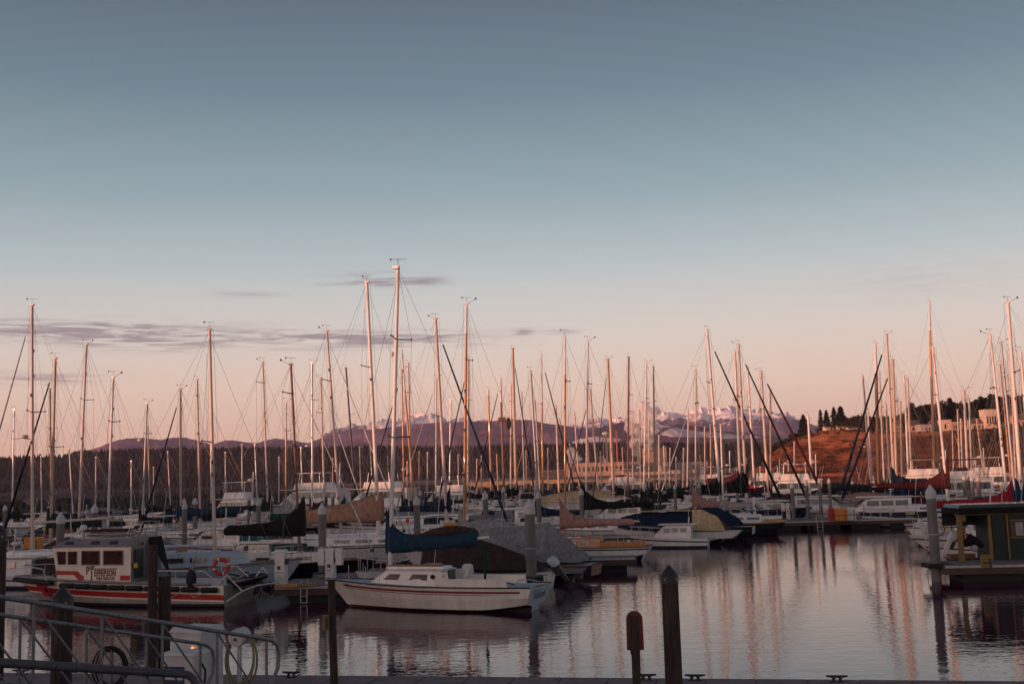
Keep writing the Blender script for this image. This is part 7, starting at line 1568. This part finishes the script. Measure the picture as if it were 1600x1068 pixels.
def cleats():
    for i, (x, lab) in enumerate(((455, 'cleat on the near dock by the hose reel'), (1010, 'twin-horned cleat right of the grey post'), (1086, 'cleat right of the pointed timber piling'), (1308, 'lone cleat at the right part of the near dock'), (32, 'cleat at the left end of the near dock, below the gangway'))):
        p = GP(x, 1052.5 + (x + 150) / 1900 * 15.5, .66); D = p.y; o = empty('mooring_cleat', (p.x, D, .665), -.19); tag(o, 'dark iron ' + lab, 'cleat', 'iron cleats along the near dock edge')
        q = MB(); q.tube((-.07, 0, 0), (-.05, 0, .09), .03, 'black_metal', n=8); q.tube((.07, 0, 0), (.05, 0, .09), .03, 'black_metal', n=8); q.box((0, 0, .01), (.24, .1, .02), 'black_metal'); q.build('base', o)
        q = MB(); q.path([(-.19, 0, .10), (-.1, 0, .09), (.1, 0, .09), (.19, 0, .10)], [.016, .027, .027, .016], 'black_metal', n=6); q.build('horn', o)
cleats()
# ================================================================ fill the berths
for m_ in MOTOR:
    x, D, kind, lab, kw = m_; motorboat(x, D, kind, lab, **kw)
for r in sorted(S, key=lambda r: r['D']): fit(r)
for r in S:
    o = sailboat(r)
    if r.get('yard'):
        xt, yt, xb_, yb_ = r['m']; D = r['D']; sy, hw = r['yard']; c = o.matrix_basis.inverted(); x = xt + (xb_ - xt) * (sy - yt) / (yb_ - yt)
        q = MB(); q.T = c; q.tube(P(x - hw, sy, D), P(x + hw, sy + 1, D), .09, 'mast_darkwood', n=6); q.tube(P(x, 655, D) - Vector((.5, 0, 0)), P(x, 655, D) + Vector((.5, 0, 0)), .3, 'mast_darkwood', n=6); q.build('yard', o)
        q = MB(); q.T = c; p = P(x + 5, 655, D); q.sphere(p + Vector((.4, -.3, -.6)), .45, 'cv_brown', 8, (.8, .6, 1.9)); q.build('topsail_bundle', o)
    if r.get('flag'):
        D = r['D']; c = o.matrix_basis.inverted(); q = MB(); q.T = c; mat('flag_red', (.45, .05, .06), .8); mat('flag_blue', (.05, .06, .2), .8)
        a = P(1458, 651, D); b_ = P(1443, 672, D); w = Vector((.28, 0, .55))
        for k in range(7):
            f0 = k / 7; f1 = (k + 1) / 7; q.poly([a + w * -f0 * 1.2, b_ + w * -f0 * 1.2 + Vector((0, 0, .3)), b_ + w * -f1 * 1.2 + Vector((0, 0, .3)), a + w * -f1 * 1.2], 'flag_red' if k % 2 == 0 else 'mast_white', thick=(0, .02, 0))
        q.build('flag', o)
print('placed', len(S), 'sailboats; objects', len(scene.objects))
# ---------------------------------------------------------------- air
HAZE = 2.4e-5
if HAZE:
    m = bpy.data.materials.new('haze_air'); m.use_nodes = True; nt = m.node_tree; nt.nodes.remove(nt.nodes['Principled BSDF']); v = nt.nodes.new('ShaderNodeVolumePrincipled')
    v.inputs['Density'].default_value = HAZE; v.inputs['Color'].default_value = (.80, .74, 1.0, 1); v.inputs['Anisotropy'].default_value = 0; nt.links.new(v.outputs[0], nt.nodes['Material Output'].inputs['Volume'])
    MATS['haze_air'] = m; q = MB(); x0, x1, y0, y1, z0, z1 = -9000, 9000, -400, 15500, -9, 800
    q.box(((x0 + x1) / 2, (y0 + y1) / 2, (z0 + z1) / 2), (x1 - x0, y1 - y0, z1 - z0), m); tag(q.build('haze'), kind='stuff')
